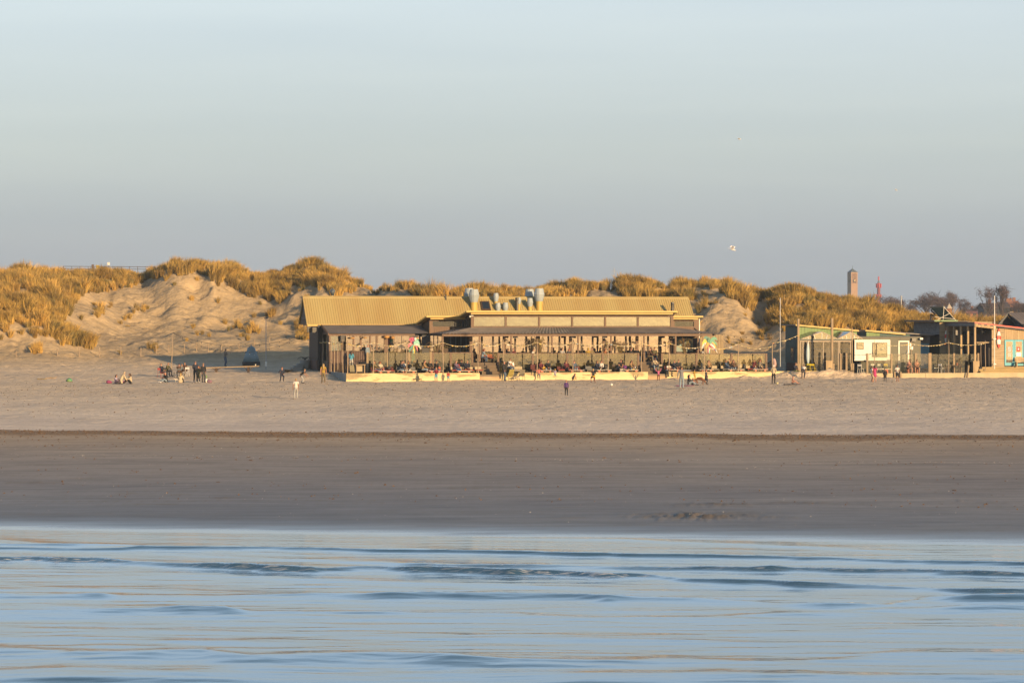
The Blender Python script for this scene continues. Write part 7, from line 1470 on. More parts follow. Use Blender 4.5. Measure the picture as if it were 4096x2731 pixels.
seated('person in a beige cardigan and jeans holding a child', 2524, 1.4, TZ, 20, 1.70, 'sitfwd', top='tan', legs='lightjean', hair='brown', long=1)
seated('small child in a white top on the lap of the beige cardigan', 2537, 1.15, TZ + .08, -40, 1.0, 'sit', top='white', legs='lightjean', hair='light')
seated('person in black with sunglasses and tied red hair behind glass', 2527, 4.6, DZ, 20, 1.70, 'sit', top='black', hair='red', glasses=1)
seated('person in black with short hair and sunglasses behind glass', 2546, 4.6, DZ, 10, 1.74, 'sit', top='black', hair='brown', glasses=1)
seated('person seen from behind in teal at the head of the second stairs', 2579, 4.5, DZ, 150, 1.72, 'sit', top='navy', hair='black')
seated('dark haired person in a brown jacket on the second stairs deck', 2596, 4.2, DZ + .02, 60, 1.76, 'sitfwd', top='brown', legs='khaki', hair='black')
seated('person with glasses half hidden on the second stairs deck', 2608, 4.7, DZ, 0, 1.72, 'sit', top='olive', hair='brown', glasses=1)
seated('person in a long olive coat on the second stairs deck', 2618, 4.3, DZ + .02, -10, 1.76, 'sit', top='olive', legs='jean', hair='brown', coat=1)
seated('person in a cream jacket and pale jeans reading on the second stairs', 2617, 2.2, TZ + .20, 15, 1.76, 'sitfwd', top='cream', legs='lightjean', hair='brown', hold='book')
person('person in a white T-shirt sitting on the wall edge beside the second stairs', W(BU(2671, .4), .32, WT - .46), FR + 15, 1.70, 'sitfwd', top='white', legs='char', hair='brown', sleeve=0, glasses=1, shoes='brown')
seated('dark haired person in black behind the white T-shirt', 2678, 1.6, TZ, 0, 1.68, 'sit', top='black', legs='black', hair='black', long=1)
seated('person in a navy coat bent over the plank table', 2694, 1.45, TZ, 30, 1.70, 'sitfwd', top='navy', legs='lightjean', hair='brown')
seated('pink faced person in a dark jumper beside the navy coat', 2713, 1.5, TZ, -10, 1.78, 'sitfwd', top='char', legs='navy', hair='brown', skin=2)
seated('person in a lilac cap with hand to chin behind glass', 2793, 4.6, DZ, 15, 1.72, 'sitdrink', top='maroon', hair='brown', hat=('cap', 'lilac'))
seated('black haired person in a pale green top behind glass', 2811, 4.6, DZ, 10, 1.66, 'sitfwd', top='lgrey', hair='black', long=1)
seated('lone person in a tan sweater and black trousers', 2836, 1.5, TZ, 5, 1.68, 'sitcross', top='tan', legs='black', hair='brown', long=1)
seated('person in a denim cap and jeans turned to the brown jacket', 2912, 1.45, TZ, 40, 1.74, 'sitrecl', top='jean', legs='jean', hair='brown', hat=('cap', 'jean'))
seated('person in a brown jacket and pale blue skirt', 2935, 1.45, TZ, 0, 1.68, 'sitcross', top='brown', legs='lightjean', hair='brown', long=1)
seated('tanned person partly behind the denim cap', 2919, 2.2, TZ + .05, 0, 1.76, 'sit', top='tan', hair='red')
seated('blond person with sunglasses in a dark jacket and jeans', 3016, 1.45, TZ, 10, 1.68, 'sitdrink', top='maroon', legs='jean', hair='blond', glasses=1, long=1)
seated('curly red haired person with sunglasses in a grey plaid coat', 3040, 1.45, TZ, 0, 1.68, 'sitdrink', top='camo', legs='char', hair='red', glasses=1, long=1)
seated('person in white behind the navy blazer', 1614, 2.2, TZ, -20, 1.70, 'sit', top='white', hair='light')
seated('person in grey seen behind the pale pole', 1630, 2.3, TZ, 10, 1.70, 'sit', top='grey', hair='black')
# ---------------------------------------------------------------- beyond the dunes
def far(px, D, z=2.4): return Vector(((px - CX) / FPX * D, D, z))
def FZ(row, D): return CZ - (row - HY) / FPX * D
D = 1500.0; s_ = D / FPX
ct = thing('clock_tower', 'tall square brick clock tower with a louvred belfry and low slate spire', 'tower', far(3410, D), R(22))
w = 30.5 * s_ / (math.cos(R(22 + 8)) + math.sin(R(22 + 8))) * .5 * 1.0 * 1.33; zt = FZ(1089, D) - 2.4; zl0, zl1 = FZ(1134, D) - 2.4, FZ(1094, D) - 2.4
M_TB = mat('sandy_brick', (.42, .27, .17), .85, .1, .4); M_SL = mat('slate_grey', (.10, .13, .15), .6, .15, .5)
MB().box(-w, -w, 0, w, w, zl0).box(-w, -w, zl1, w, w, zt).box(-w * .82, -w * .82, zl0, w * .82, w * .82, zl1).build('shaft', M_TB, ct)
for a in range(4):
    for k in range(6): 
        o = MB().box(-w + k * w * .36, -w - .02, zl0, -w + k * w * .36 + w * .16, -w + .7, zl1).build('louvre_fin', M_TB, ct); o.rotation_euler = (0, 0, a * math.pi / 2)
    if a in (0, 3):
        o = MB().lathe([(w * .36, -.12), (w * .36, .12)], 20).build('clock_face', mat('clock_black', (.02, .02, .02), .4, 0), ct, loc=(0, -w - .25, (zl0 + zl1) / 2 - 1.4) if a == 0 else (-w - .25, 0, (zl0 + zl1) / 2 - 1.4)); o.rotation_euler = (R(90), 0, 0) if a == 0 else (R(90), 0, R(-90))
        MB().bar((0, 0, .16), (.5, .75, .16), .22, .06).bar((0, 0, .16), (-.35, .45, .16), .25, .06).build('hands', mat('gilt', (.7, .45, .08), .35, 0, metal=.5), o)
MB()._a([(-w * 1.06, -w * 1.06, zt), (w * 1.06, -w * 1.06, zt), (w * 1.06, w * 1.06, zt), (-w * 1.06, w * 1.06, zt), (0, 0, zt + 2.3)], [(0, 1, 4), (1, 2, 4), (2, 3, 4), (3, 0, 4), (3, 2, 1, 0)]).build('spire', M_SL, ct); MB().tube([(0, 0, zt + 2.2), (0, 0, zt + 4.0)], .12, 5).build('finial', M_SL, ct)
D = 1700.0; s_ = D / FPX; rl = thing('red_lighthouse', 'slim red lighthouse crowded with antenna panels', 'lighthouse', far(3514.5, D)); zz = lambda r_: FZ(r_, D) - 2.4
M_LR = mat('lighthouse_red', (.42, .045, .035), .6, .1, .3); M_LR2 = mat('dark_lighthouse_red', (.24, .04, .03), .7, .1, .3)
MB().lathe([(8 * s_, 0), (6.6 * s_, zz(1160)), (6.2 * s_, zz(1140))], 14).build('shaft', M_LR2, rl)
MB().lathe([(7 * s_, zz(1139.5)), (6.9 * s_, zz(1134)), (5.6 * s_, zz(1132))], 14).build('gallery', M_LR, rl); MB().lathe([(4.2 * s_, zz(1132)), (4.2 * s_, zz(1126)), (1.5 * s_, zz(1122)), (.5 * s_, zz(1121))], 12).build('lantern_room', M_SL, rl); MB().lathe([(2.7 * s_, zz(1121)), (2.7 * s_, zz(1106))], 8).build('antenna_mast', mat('signal_red', (.60, .05, .05), .5, 0), rl)
for r0, r1, n in ((1134, 1150, 9), (1177, 1190, 8)):
    for k in range(n): a = 2 * math.pi * k / n; MB().box(-1.2 * s_, -.7, zz(r1 + k % 3), 1.2 * s_, .7, zz(r0 + k % 2)).build('antenna_panel', mat('signal_red', ()), rl, loc=(7.2 * s_ * math.cos(a), 7.2 * s_ * math.sin(a), 0), rz=a + R(90))
# bare winter trees: trunk, limbs and a haze of twigs
M_TWIG = mat('winter_twigs', (.115, .070, .062), .9, .2, .3); M_TRK = mat('winter_bark', (.075, .055, .05), .9, .2, .4)
def bare_tree(px, rtop, hwpx, D, label, seed, dense=1.0, grp='bare winter trees beyond the dunes'):
    g = random.Random(seed); s_ = D / FPX; H = FZ(rtop, D) - 2.4; Wd = hwpx * s_; t = thing('bare_tree', label, 'tree', far(px, D), 0, grp); tr = MB(); tw = MB(); tips = []; xtw = []
    def grow(p, d, L_, r_, lvl):
        q = p + d * L_; 
        if lvl < 4: tr.tube([p, p.lerp(q, .5) + Vector((g.gauss(0, .03), g.gauss(0, .03), 0)) * L_, q], [r_, r_ * .85, r_ * .65], 5 if lvl < 2 else 4, cap=False)
        if lvl >= 4: tips.append((q, d, L_)); return
        for k in range((4, 3, 3, 3)[lvl]):
            nd = (d * .75 + Vector((g.gauss(0, .6) * Wd / H * 1.5, g.gauss(0, .6), g.uniform(.1, .6)))).normalized(); grow(q - d * L_ * g.uniform(0, .35), nd, L_ * g.uniform(.62, .85), r_ * .55, lvl + 1)
    grow(Vector((0, 0, 0)), Vector((0, 0, 1)), H * .26, H * .022, 0)
    for k in range(int(700 * dense)):
        a, zz_, r_ = g.uniform(0, 6.283), g.uniform(.12, 1), g.random() ** .4; rr = math.sin(math.acos(max(-1, min(1, (zz_ - .52) / .48)))) * r_; p0 = Vector((math.cos(a) * rr * Wd, math.sin(a) * rr * Wd, zz_ * H)); d = Vector((math.cos(a) * .6 + g.gauss(0, .4), math.sin(a) * .6 + g.gauss(0, .4), .7 + g.gauss(0, .4))).normalized() * H * g.uniform(.04, .10); w_ = Vector((g.gauss(0, 1), g.gauss(0, 1), g.gauss(0, 1))).normalized() * H * .0028; xtw.append((p0, d, w_))
    P_ = np.array([tuple(q) for q, _, _ in tips]); mx_, mn = P_.max(0), P_.min(0); zsc = H / mx_[2]; xsc = Wd / max(abs(mx_[0]), abs(mn[0]))
    for q, d, L_ in tips:
        for k in range(int(7 * dense)):
            e_ = q + (d * .4 + Vector((g.gauss(0, .55), g.gauss(0, .55), g.gauss(.15, .45)))) * L_ * .9; w_ = Vector((g.gauss(0, 1), g.gauss(0, 1), g.gauss(0, 1))).normalized() * H * .0035
            p0 = q + Vector((g.gauss(0, .3), g.gauss(0, .3), g.gauss(0, .3))) * L_; tw._a([tuple(p0 - w_), tuple(p0 + w_), tuple(e_)], [(0, 1, 2)])
    for p0, d, w_ in xtw: tw._a([((q.x) / xsc, (q.y) / xsc, (q.z) / zsc) for q in (p0 - w_, p0 + w_, p0 + d)], [(0, 1, 2)])
    for mb, nm, m_ in ((tr, 'trunk', M_TRK), (tw, 'crown', M_TWIG)):
        mb.v = [(x * xsc, y * xsc, z * zsc * .97) for x, y, z in mb.v]; mb.build(nm, m_, t)
bare_tree(3562, 1186, 46, 900, 'low rounded bare tree beside the red lighthouse', 1, 2.2); bare_tree(3700, 1171, 54, 800, 'broad rounded bare tree before the solar panel', 2, 2.2); bare_tree(3800, 1172, 52, 820, 'rounded purple brown tree above the brick pinnacle', 3, 2.4); bare_tree(3858, 1196, 34, 860, 'small rounded tree closing the purple brown clump', 4, 2.2); bare_tree(3762, 1190, 34, 780, 'small dense tree behind the solar tubes', 14, 2.2)
bare_tree(3956, 1148, 42, 620, 'tall open bare tree with a thin crown beside the flagpole', 5, .9); bare_tree(4012, 1145, 42, 640, 'tall open bare tree behind the flagpole top', 6, 1.0); bare_tree(4075, 1205, 40, 700, 'low bare tree at the end of the roofs', 7, 1.4); bare_tree(3640, 1215, 26, 950, 'tiny bare tree behind the siren pole', 8, 2.0)
bare_tree(4180, 1190, 50, 700, 'bare tree past the barn', 9, 1.4); bare_tree(3905, 1222, 30, 900, 'low bush like bare tree under the open crowns', 10, 2.0)
# roofs of the town
def far_house(px0, px1, r_ridge, r_eave, D, wall, roof, label, chim=1, rz=0.0):
    s_ = D / FPX; w = (px1 - px0) * s_; h = thing('house', label, 'house', far((px0 + px1) / 2, D), rz, 'houses beyond the dunes'); ze, zr = FZ(r_eave, D) - 2.4, FZ(r_ridge, D) - 2.4; d = max(6, (zr - ze) * 1.4)
    MB().box(-w / 2, -d * .9, 0, w / 2, d * .9, ze).build('wall', wall, h)
    rf = MB().prism([(-d, ze - .2), (0, zr), (d, ze - .2), (d, ze - .5), (0, zr - .35), (-d, ze - .5)], 'x', -w / 2 - .4, w / 2 + .4).build('roof', roof, h)
    for k in range(chim): x = -w / 2 + (k + .7) * w / (chim + .4); MB().box(x - .45, -.4, zr - 1, x + .45, .4, zr + 1.1).build('chimney', mat('far_brick', (.28, .14, .10), .9, .1, .3), rf)
    for k in range(3): x = -w * .35 + k * w * .35; MB().box(x - .6, -d * .9 - .06, ze - 2.0, x + .6, -d * .9 - .01, ze - .5).build('window', mat('far_window', (.04, .045, .05), .2, 0), h)
M_FR = mat('dark_tile', (.075, .06, .065), .85, .15, .3); M_TC = mat('terracotta_tile', (.42, .17, .09), .85, .12, .3); M_FW = mat('pale_render', (.55, .48, .42), .85, .08, .3)
far_house(3924, 3992, 1212, 1228, 760, M_FR, M_FR, 'dark roofed house under the open bare trees', 1); far_house(3990, 4024, 1208, 1226, 780, M_FR, M_FR, 'dark gabled house between bare trees', 1)
far_house(4022, 4050, 1206, 1222, 800, M_FW, M_TC, 'sunlit terracotta roofed house behind the barn', 2); far_house(4046, 4066, 1203, 1218, 820, M_FW, M_TC, 'small sunlit house with a white gable', 1); far_house(4066, 4100, 1214, 1236, 760, M_FR, M_FR, 'dark long roof beside the terracotta houses', 0); far_house(3850, 3926, 1236, 1248, 900, M_TC, mat('plum_tile', (.16, .07, .08), .85, .1, .3), 'low plum coloured roof behind the marram', 1); far_house(4100, 4200, 1222, 1240, 800, M_FR, M_FR, 'dark roof past the barn', 1); far_house(3520, 3590, 1217, 1228, 1000, M_FR, M_FR, 'low dark roof beside the red lighthouse', 0)
D = 420; pn = thing('brick_pinnacle', 'brick turret with a pale pyramid cap beside the solar panel', 'turret', far(3797, D)); s_ = D / FPX; z0, z1 = FZ(1234, D) - 2.4, FZ(1214, D) - 2.4
MB().box(-9 * s_, -9 * s_, 0, 9 * s_, 9 * s_, z0).build('shaft', mat('far_brick', ()), pn); q = 11 * s_; MB()._a([(-q, -q, z0), (q, -q, z0), (q, q, z0), (-q, q, z0), (0, 0, z1)], [(0, 1, 4), (1, 2, 4), (2, 3, 4), (3, 0, 4), (3, 2, 1, 0)]).build('cap', mat('pale_cap', (.5, .44, .36), .8, .1), pn)
D = 430; sr = thing('siren_pole', 'pole with stacked pale siren discs above the dune', 'siren', far(3605, D)); s_ = D / FPX; zz = lambda r_: FZ(r_, D) - 2.4
MB().tube([(0, 0, 0), (0, 0, zz(1184))], .05, 6).build('mast', M_WHITE, sr)
for r_ in (1185, 1190, 1195): MB().lathe([(1.5 * s_, zz(r_ + 2.2)), (4.2 * s_, zz(r_ + 1)), (3.8 * s_, zz(r_ - 1)), (1.2 * s_, zz(r_ - 2))], 12).build('horn', mat('siren_grey', (.50, .49, .45), .5, .05), sr)
D = 600; an = thing('antenna_mast', 'thin lattice antenna with cross arms behind the dune crest', 'antenna', far(2457, D)); s_ = D / FPX; zz = lambda r_: FZ(r_, D) - 2.4; M_AN = mat('antenna_grey', (.42, .43, .45), .5, 0)
MB().tube([(0, 0, 0), (0, 0, zz(1071))], .045, 5).build('mast', M_AN, an)
for r_, hw in ((1083, 9), (1087, 11), (1078, 5)): MB().tube([(-hw * s_, 0, zz(r_)), (hw * s_, 0, zz(r_ + 1))], .03, 4).build('cross_arm', M_AN, an)
# lookout platform with rails on the dune top
lp = thing('viewing_platform', 'railed viewing platform on the dune with picnic tables, a yellow board and a white sign', 'platform', P(425, 1100, 323)); o_ = lp.location; M_RL = mat('rusty_rail', (.12, .085, .07), .7, .2)
def LPt(px, row, dy=0): return P(px, row, 323 + dy) - o_
for dy in (0, 5):
    for r_ in (1065.5, 1075): MB().tube([LPt(253, r_, dy), LPt(620, r_ + 2, dy)], .035, 5).build('rail', M_RL, lp)
    for k in range(12): q = 254 + k * 33; MB().tube([LPt(q, 1102, dy), LPt(q, 1065, dy)], .035, 5).build('rail_post', M_RL, lp)
for q in (322, 355): 
    MB().bar(LPt(q - 14, 1078, 2), LPt(q + 14, 1078, 2), .55, .07).build('table_top', mat('grey_planks', (.16, .14, .13), .8, .2), lp); MB().bar(LPt(q, 1100, 2), LPt(q, 1079, 2), .12).build('table_leg', M_RL, lp)
MB().slab([LPt(382, 1061, 1), LPt(397, 1061, 1), LPt(401, 1073.5, 1), LPt(386, 1073.5, 1)], .06).build('information_board', mat('yellow_board', (.60, .44, .02), .5, .05), lp); sg = MB().slab([LPt(429, 1049.5, 1), LPt(438.5, 1049.5, 1), LPt(438.5, 1060, 1), LPt(429, 1060, 1)], .05).build('sign', M_PWHT, lp); MB().tube([LPt(433.5, 1100, 1.1), LPt(433.5, 1060, 1.1)], .03, 5).build('sign_post', M_RL, lp)
MB().slab([LPt(431, 1053, .9), LPt(435.5, 1051.5, .9), LPt(436, 1053, .9), LPt(432, 1055, .9)], .02).build('marking', mat('dim_print', (.35, .25, .2), .6, 0), sg); MB().bar(LPt(371, 1074, 1), LPt(371, 1058, 1), .28).build('telescope_post', M_RL, lp); MB().bar(LPt(250, 1100, 2.5), LPt(624, 1100, 2.5), 5.4, .15).build('deck', mat('grey_planks', ()), lp)
# gulls
def gull(px, row, D, span, label, bank=0.0, flap=.25):
    g = thing('gull', label, 'gull', P(px, row, D), R(75), 'gulls over the dunes'); M_GW = mat('gull_white', (.98, .98, .95), .6, .04); M_GG = mat('gull_grey', (.95, .95, .97), .6, .05); k = span / 1.3
    b_ = MB().lathe([(.004, -.30), (.035, -.22), (.07, -.05), (.075, .08), (.05, .18), (.045, .22), (.03, .26), (.004, .31)], 10).build('body', M_GW, g, smooth=True); b_.rotation_euler = (R(90), 0, 0)
    for s_ in (-1, 1):
        w = MB(); pts = [(.05, -.09, .13, .02), (.30, -.12, .07, .02 + flap * .9), (.52, .0, .13, .02 + flap * .9), (.66, .12, .16, flap * .45)]
        for i in range(3): a, c = pts[i], pts[i + 1]; w.hexa([(s_ * a[0], a[1], a[3] - .008), (s_ * c[0], c[1], c[3] - .008), (s_ * c[0], c[2], c[3] - .008), (s_ * a[0], a[2], a[3] - .008), (s_ * a[0], a[1], a[3] + .008), (s_ * c[0], c[1], c[3] + .008), (s_ * c[0], c[2], c[3] + .008), (s_ * a[0], a[2], a[3] + .008)])
        w.build('wing', M_GG, g)
    MB().slab([(-.03, .26, 0), (.03, .26, 0), (.08, .42, 0), (-.08, .42, 0)], .012).build('tail', M_GW, g); bk = MB().lathe([(.016, 0), (.002, .06)], 6).build('bill', mat('gull_bill', (.6, .4, .05), .4, 0), g, loc=(0, -.30, .0)); bk.rotation_euler = (R(90), 0, 0)
    g.scale = (k,) * 3; g.rotation_euler = (bank, 0, R(75)); return g
gull(2930, 998, 200, 1.2, 'large white gull flying low over the dunes', .3, .3); gull(2957, 557, 330, 1.1, 'small distant gull with spread wings', .1, .1); gull(3584, 761, 300, .8, 'tiny white gull above the sheds', .3, .2)
# ---------------------------------------------------------------- things on the sand
def post_on(px, r0, r1, label='weathered wooden post in the line along the dune foot', rad=.055, grp='posts along the dune foot', d1=300):
    p_ = ground_at(px, r1, 226, d1); h = max(.4, FZ(r0, p_.y) - p_.z); o = thing('fence_post', label, 'post', p_ - Vector((0, 0, .15)), rnd.uniform(0, 3), grp); a = rnd.uniform(-.04, .04)
    MB().tube([(0, 0, 0), (a, rnd.uniform(-.03, .03), h + .15)], [rad, rad * .9], 7).build('shaft', M_LPOLE, o); return p_ + Vector((a, 0, h))
ORD = 'first second third fourth fifth sixth seventh eighth ninth tenth eleventh twelfth thirteenth fourteenth fifteenth sixteenth last'.split()
tp = [post_on(*q, label='weathered post at the dune foot, ' + ORD[i] + ' in line from the marram mound') for i, q in enumerate(((64, 1402, 1426), (137, 1395, 1411), (230, 1394, 1424), (317, 1390, 1428), (399, 1388, 1431), (482, 1385, 1420), (563, 1391, 1426), (625, 1378, 1413), (674, 1380, 1411), (737, 1374, 1411), (786, 1371, 1407), (832, 1374, 1409), (886, 1374, 1402), (956, 1371, 1394), (1017, 1359, 1383), (1078, 1346, 1370), (1144, 1326, 1350)))]
wr = MB()
for a, b_ in zip(tp[:-1], tp[1:]):
    for dz in (.08, .4): wr.tube([a - Vector((0, 0, dz)), (a + b_) / 2 - Vector((0, 0, dz + .06)), b_ - Vector((0, 0, dz))], .006, 3)
tag(wr.build('fence_wire', mat('thin_wire', (.2, .17, .15), .6, .1)), 'thin slack wire strung along the posts at the dune foot', 'wire', None)
# conical buoy
c = ground_at(1005, 1463, 228, 285); by = thing('steel_buoy', 'blue grey conical steel buoy standing on the shaded sand', 'buoy', c, R(10)); s_ = c.y / FPX; M_BU = mat('buoy_blue_grey', (.20, .29, .34), .55, .18, 1.6, bump=.2)
zb = lambda r_: (1465 - r_) * s_
MB().lathe([(36 * s_, 0), (36.5 * s_, zb(1450)), (35 * s_, zb(1448))], 20).build('base_band', mat('buoy_dark_band', (.035, .03, .033), .6, .2), by, smooth=False)
MB().lathe([(34.5 * s_, zb(1449)), (27 * s_, zb(1425)), (18 * s_, zb(1404)), (17 * s_, zb(1402)), (15.5 * s_, zb(1394)), (9 * s_, zb(1388)), (2.5 * s_, zb(1386)), (2 * s_, zb(1384))], 20).build('cone', M_BU, by, smooth=True)
MB().tube([(0, 0, zb(1386)), (0, 0, zb(1379))], 1 * s_, 6).build('mast', M_BU, by); MB().bar((-3 * s_, 0, zb(1380)), (3 * s_, 0, zb(1380)), 1.2 * s_).build('mast_arm', M_BU, by)
for a in (-1, 1): MB().box(a * 22 * s_ - 3 * s_, -.08, zb(1415), a * 22 * s_ + 3 * s_, .08, zb(1407)).build('lug', M_BU, by)
h = MB().box(-6.5 * s_, -19.0 * s_, zb(1416), 6.5 * s_, -14 * s_, zb(1408)).build('hatch', mat('buoy_dark_band', ()), by); MB().box(-4.5 * s_, -19.6 * s_, zb(1414.5), -.5 * s_, -19.1 * s_, zb(1410)).box(.5 * s_, -19.6 * s_, zb(1414.5), 4.5 * s_, -19.1 * s_, zb(1410)).build('hatch_pane', mat('buoy_pane', (.25, .3, .33), .2, 0), h)
pl = MB().slab([(-4.5 * s_, -27.5 * s_, zb(1432)), (4.5 * s_, -27.5 * s_, zb(1432)), (4 * s_, -22.5 * s_, zb(1420)), (-4.5 * s_, -22.5 * s_, zb(1420))], -.03).build('notice_plate', M_PWHT, by)
for a, r_ in ((-8, 1420), (10, 1424), (12, 1394)): MB().box(a * s_ - 1 * s_, -24 * s_, zb(r_), a * s_ + 1 * s_, -23 * s_, zb(r_ - 3)).build('sticker', M_PWHT, by)
# long plank bench
a, b_ = ground_at(864, 1488, 226, 280), ground_at(994, 1489, 226, 280); bt = thing('plank_bench', 'long plank on two braced timber trestles before the buoy', 'bench', a); e0, e1 = P(822, 1471, a.y) - a, P(1036, 1464, b_.y) - a
for k in range(2): MB().bar(e0 + Vector((0, k * .3, 0)), e1 + Vector((0, k * .3, 0)), .27, .09).build('plank', mat('sunny_plank', (.40, .29, .17), .8, .2, 3), bt)
for g_ in (a, b_):
    p0 = g_ - a; t = (p0.x - e0.x) / (e1.x - e0.x); zt = e0.lerp(e1, t).z - .05; bt_p = MB().box(p0.x - .1, -.05, p0.z - .2, p0.x + .1, .4, zt).build('leg', M_DKB, bt)
    for s_x in (-1, 1): MB().bar((p0.x + s_x * .12, .15, p0.z + .2), (p0.x + s_x * .42, .15, zt), .07).build('brace', M_DKB, bt)
o = thing('cup', 'white cup on the end of the long plank', 'cup', a + e1 + Vector((-.35, .1, .045)), 0); MB().lathe([(.05, 0), (.06, .14), (.055, .14), (.045, .02)], 10).build('cup', M_PWHT, o)
# light poles and bulb strings
p1 = ground_at(686, 1480, 226, 285); o = thing('light_pole', 'thin bare pole carrying two bulb strings beside the beach circle', 'pole', p1); h = FZ(1331, p1.y) - p1.z; MB().tube([(0, 0, 0), (.06, 0, h * .5), (.14, 0, h)], [.045, .04, .028], 6).build('shaft', M_LPOLE, o); top = p1 + Vector((.14, 0, h))
pb = W(BU(1238, 14.5), 14.5, BZ_(1326, BU(1238, 14.5), 14.5))
for sag, dx, lab in ((1.35, 0, 'upper bulb string sagging from the bare pole to the gable'), (1.95, .15, 'lower bulb string sagging from the bare pole to the gable')):
    st = thing('bulb_string', lab, 'string lights', top, 0, 'bulb strings over the sand'); e_ = pb - top + Vector((0, dx, -dx * .2)); f = lambda t: e_ * t - Vector((0, 0, sag * 4 * t * (1 - t))); MB().tube([f(k / 16) for k in range(17)], .014, 5).build('cable', M_DARK, st)
    bl = MB()
    for k in range(1, 14): q = f(k / 14); bl.lathe([(.02, -.02), (.045, -.08), (.03, -.13), (.005, -.14)], 7, q)
    bl.build('bulbs', mat('dim_bulb', (.12, .10, .08), .2, 0), st)
p2 = ground_at(1064, 1477, 226, 285); o = thing('lamp_post', 'slim white lamp post beside the conical buoy', 'lamp post', p2); h = FZ(1274, p2.y) - p2.z; MB().tube([(0, 0, 0), (0, 0, h)], [.048, .032], 8).build('shaft', mat('pole_grey', (.45, .45, .47), .5, .1), o); MB().box(-.18, -.08, h - .02, .18, .08, h + .10).build('lamp_head', M_DRF, o); MB().box(-.09, -.09, .3, .09, .09, .75).build('sleeve', M_PWHT, o)
sL = thing('bulb_string', 'bulb string from the canopy corner towards the green shed', 'string lights', W(uc1, VC + .3, CZE + .1), 0, 'bulb strings over the sand'); e_ = W(BU(3150, 9), 9, BZ_(1318, BU(3150, 9), 9)) - sL.location; f = lambda t: e_ * t - Vector((0, 0, .55 * 4 * t * (1 - t))); MB().tube([f(k / 12) for k in range(13)], .012, 5).build('cable', M_DARK, sL); bl = MB()
for k in range(1, 12): bl.lathe([(.02, -.02), (.045, -.08), (.03, -.13), (.005, -.14)], 7, f(k / 12))
bl.build('bulbs', mat('dim_bulb', ()), sL)
# steps, planter and fire bowl by the gable
for k, (q0, q1, r0) in enumerate(((1165, 1186, 1470), (1178, 1200, 1462), (1191, 1214, 1454))):
    v = 15.5 + k * .6; u0, u1 = BU(q0, v), BU(q1, v); z = BZ_(r0, u0, v); o = root('concrete_step', ('lowest', 'middle', 'topmost')[k] + ' grey block of the steps beside the gable', 'step', 'steps by the gable'); bx(o, 'block', mat('grey_concrete', ()), u0, v, z - .55, u1 + (2 - k) * .25, v + .9, z)
v = 17.2; u0, u1 = BU(1199, v), BU(1240, v); z = BZ_(1440, u0, v); o = thing('stone_planter', 'grey concrete planter holding a dark spiky plant', 'planter', W((u0 + u1) / 2, v, z - .9), TH); MB().lathe([(.38, 0), (.52, .82), (.55, .9), (.46, .88)], 14).build('trough', mat('grey_concrete', ()), o, smooth=False)
pt = thing('spiky_plant', 'dark drooping spiky plant in the concrete planter', 'plant', W((u0 + u1) / 2, v, z - .02), TH)
for k in range(12): mb = MB(); frond(mb, (0, 0, 0), k * .53, .9, .45, .35, .1, 6); mb.build('leaf', mat('dark_leaf', (.035, .045, .03), .7, .2), pt)
p_ = ground_at(1150, 1489, 228, 280); o = thing('fire_bowl', 'shallow black fire bowl on the shaded sand', 'fire bowl', p_); MB().lathe([(.08, 0), (.30, .10), (.55, .24), (.58, .25), (.40, .16), (.05, .08)], 16).build('bowl', M_DARK, o, smooth=True)
# bags, towels, balls
def lump(name, label, cat, px, row, sx_, sy_, sz_, m, seed, grp=None):
    p_ = ground_at(px, row, 200, 240); g = random.Random(seed); o = thing(name, label, cat, p_, g.uniform(0, 3), grp); mb = MB(); mb.ball((0, 0, sz_ * .42), 1.0, 14, 9, (sx_, sy_, sz_ * .58)); mb.v = [(x * (1 + .14 * math.sin(11 * y + 6 * z + seed)), y * (1 + .14 * math.sin(9 * x + seed)), max(.0, z * (1 + .18 * math.sin(7 * x + 5 * y + seed)))) for x, y, z in mb.v]; mb.build('cloth', m, o, smooth=True); return o
lump('beach_bag', 'turquoise and green bag lying alone on the sand', 'bag', 276, 1527, .30, .2, .30, mat('turquoise_cloth', (.06, .36, .30), .7, .3, 4, base2=(.20, .30, .08)), 2); lump('beach_bag', 'dark pink bag beside the girl in purple', 'bag', 436, 1533, .30, .2, .26, mat('plum_cloth', (.28, .05, .14), .8, .15), 3); lump('cushion', 'bright pink cushion by the white fleece', 'cushion', 497, 1531, .14, .12, .2, CL['hotpink'], 4)
b2 = lump('tote_bag', 'white tote bag with a green strap beside the standing trio', 'bag', 826, 1529, .2, .16, .42, M_PWHT, 5); MB().tube([(-.12, 0, .4), (-.08, 0, .62), (.08, 0, .64), (.13, 0, .4)], .018, 6).build('strap', mat('lime_strap', (.22, .50, .05), .6, 0), b2); lump('rucksack', 'pink and grey rucksack lying by the white tote bag', 'rucksack', 839, 1531, .28, .2, .32, mat('pink_grey_cloth', (.34, .20, .26), .8, .4, 4), 6)
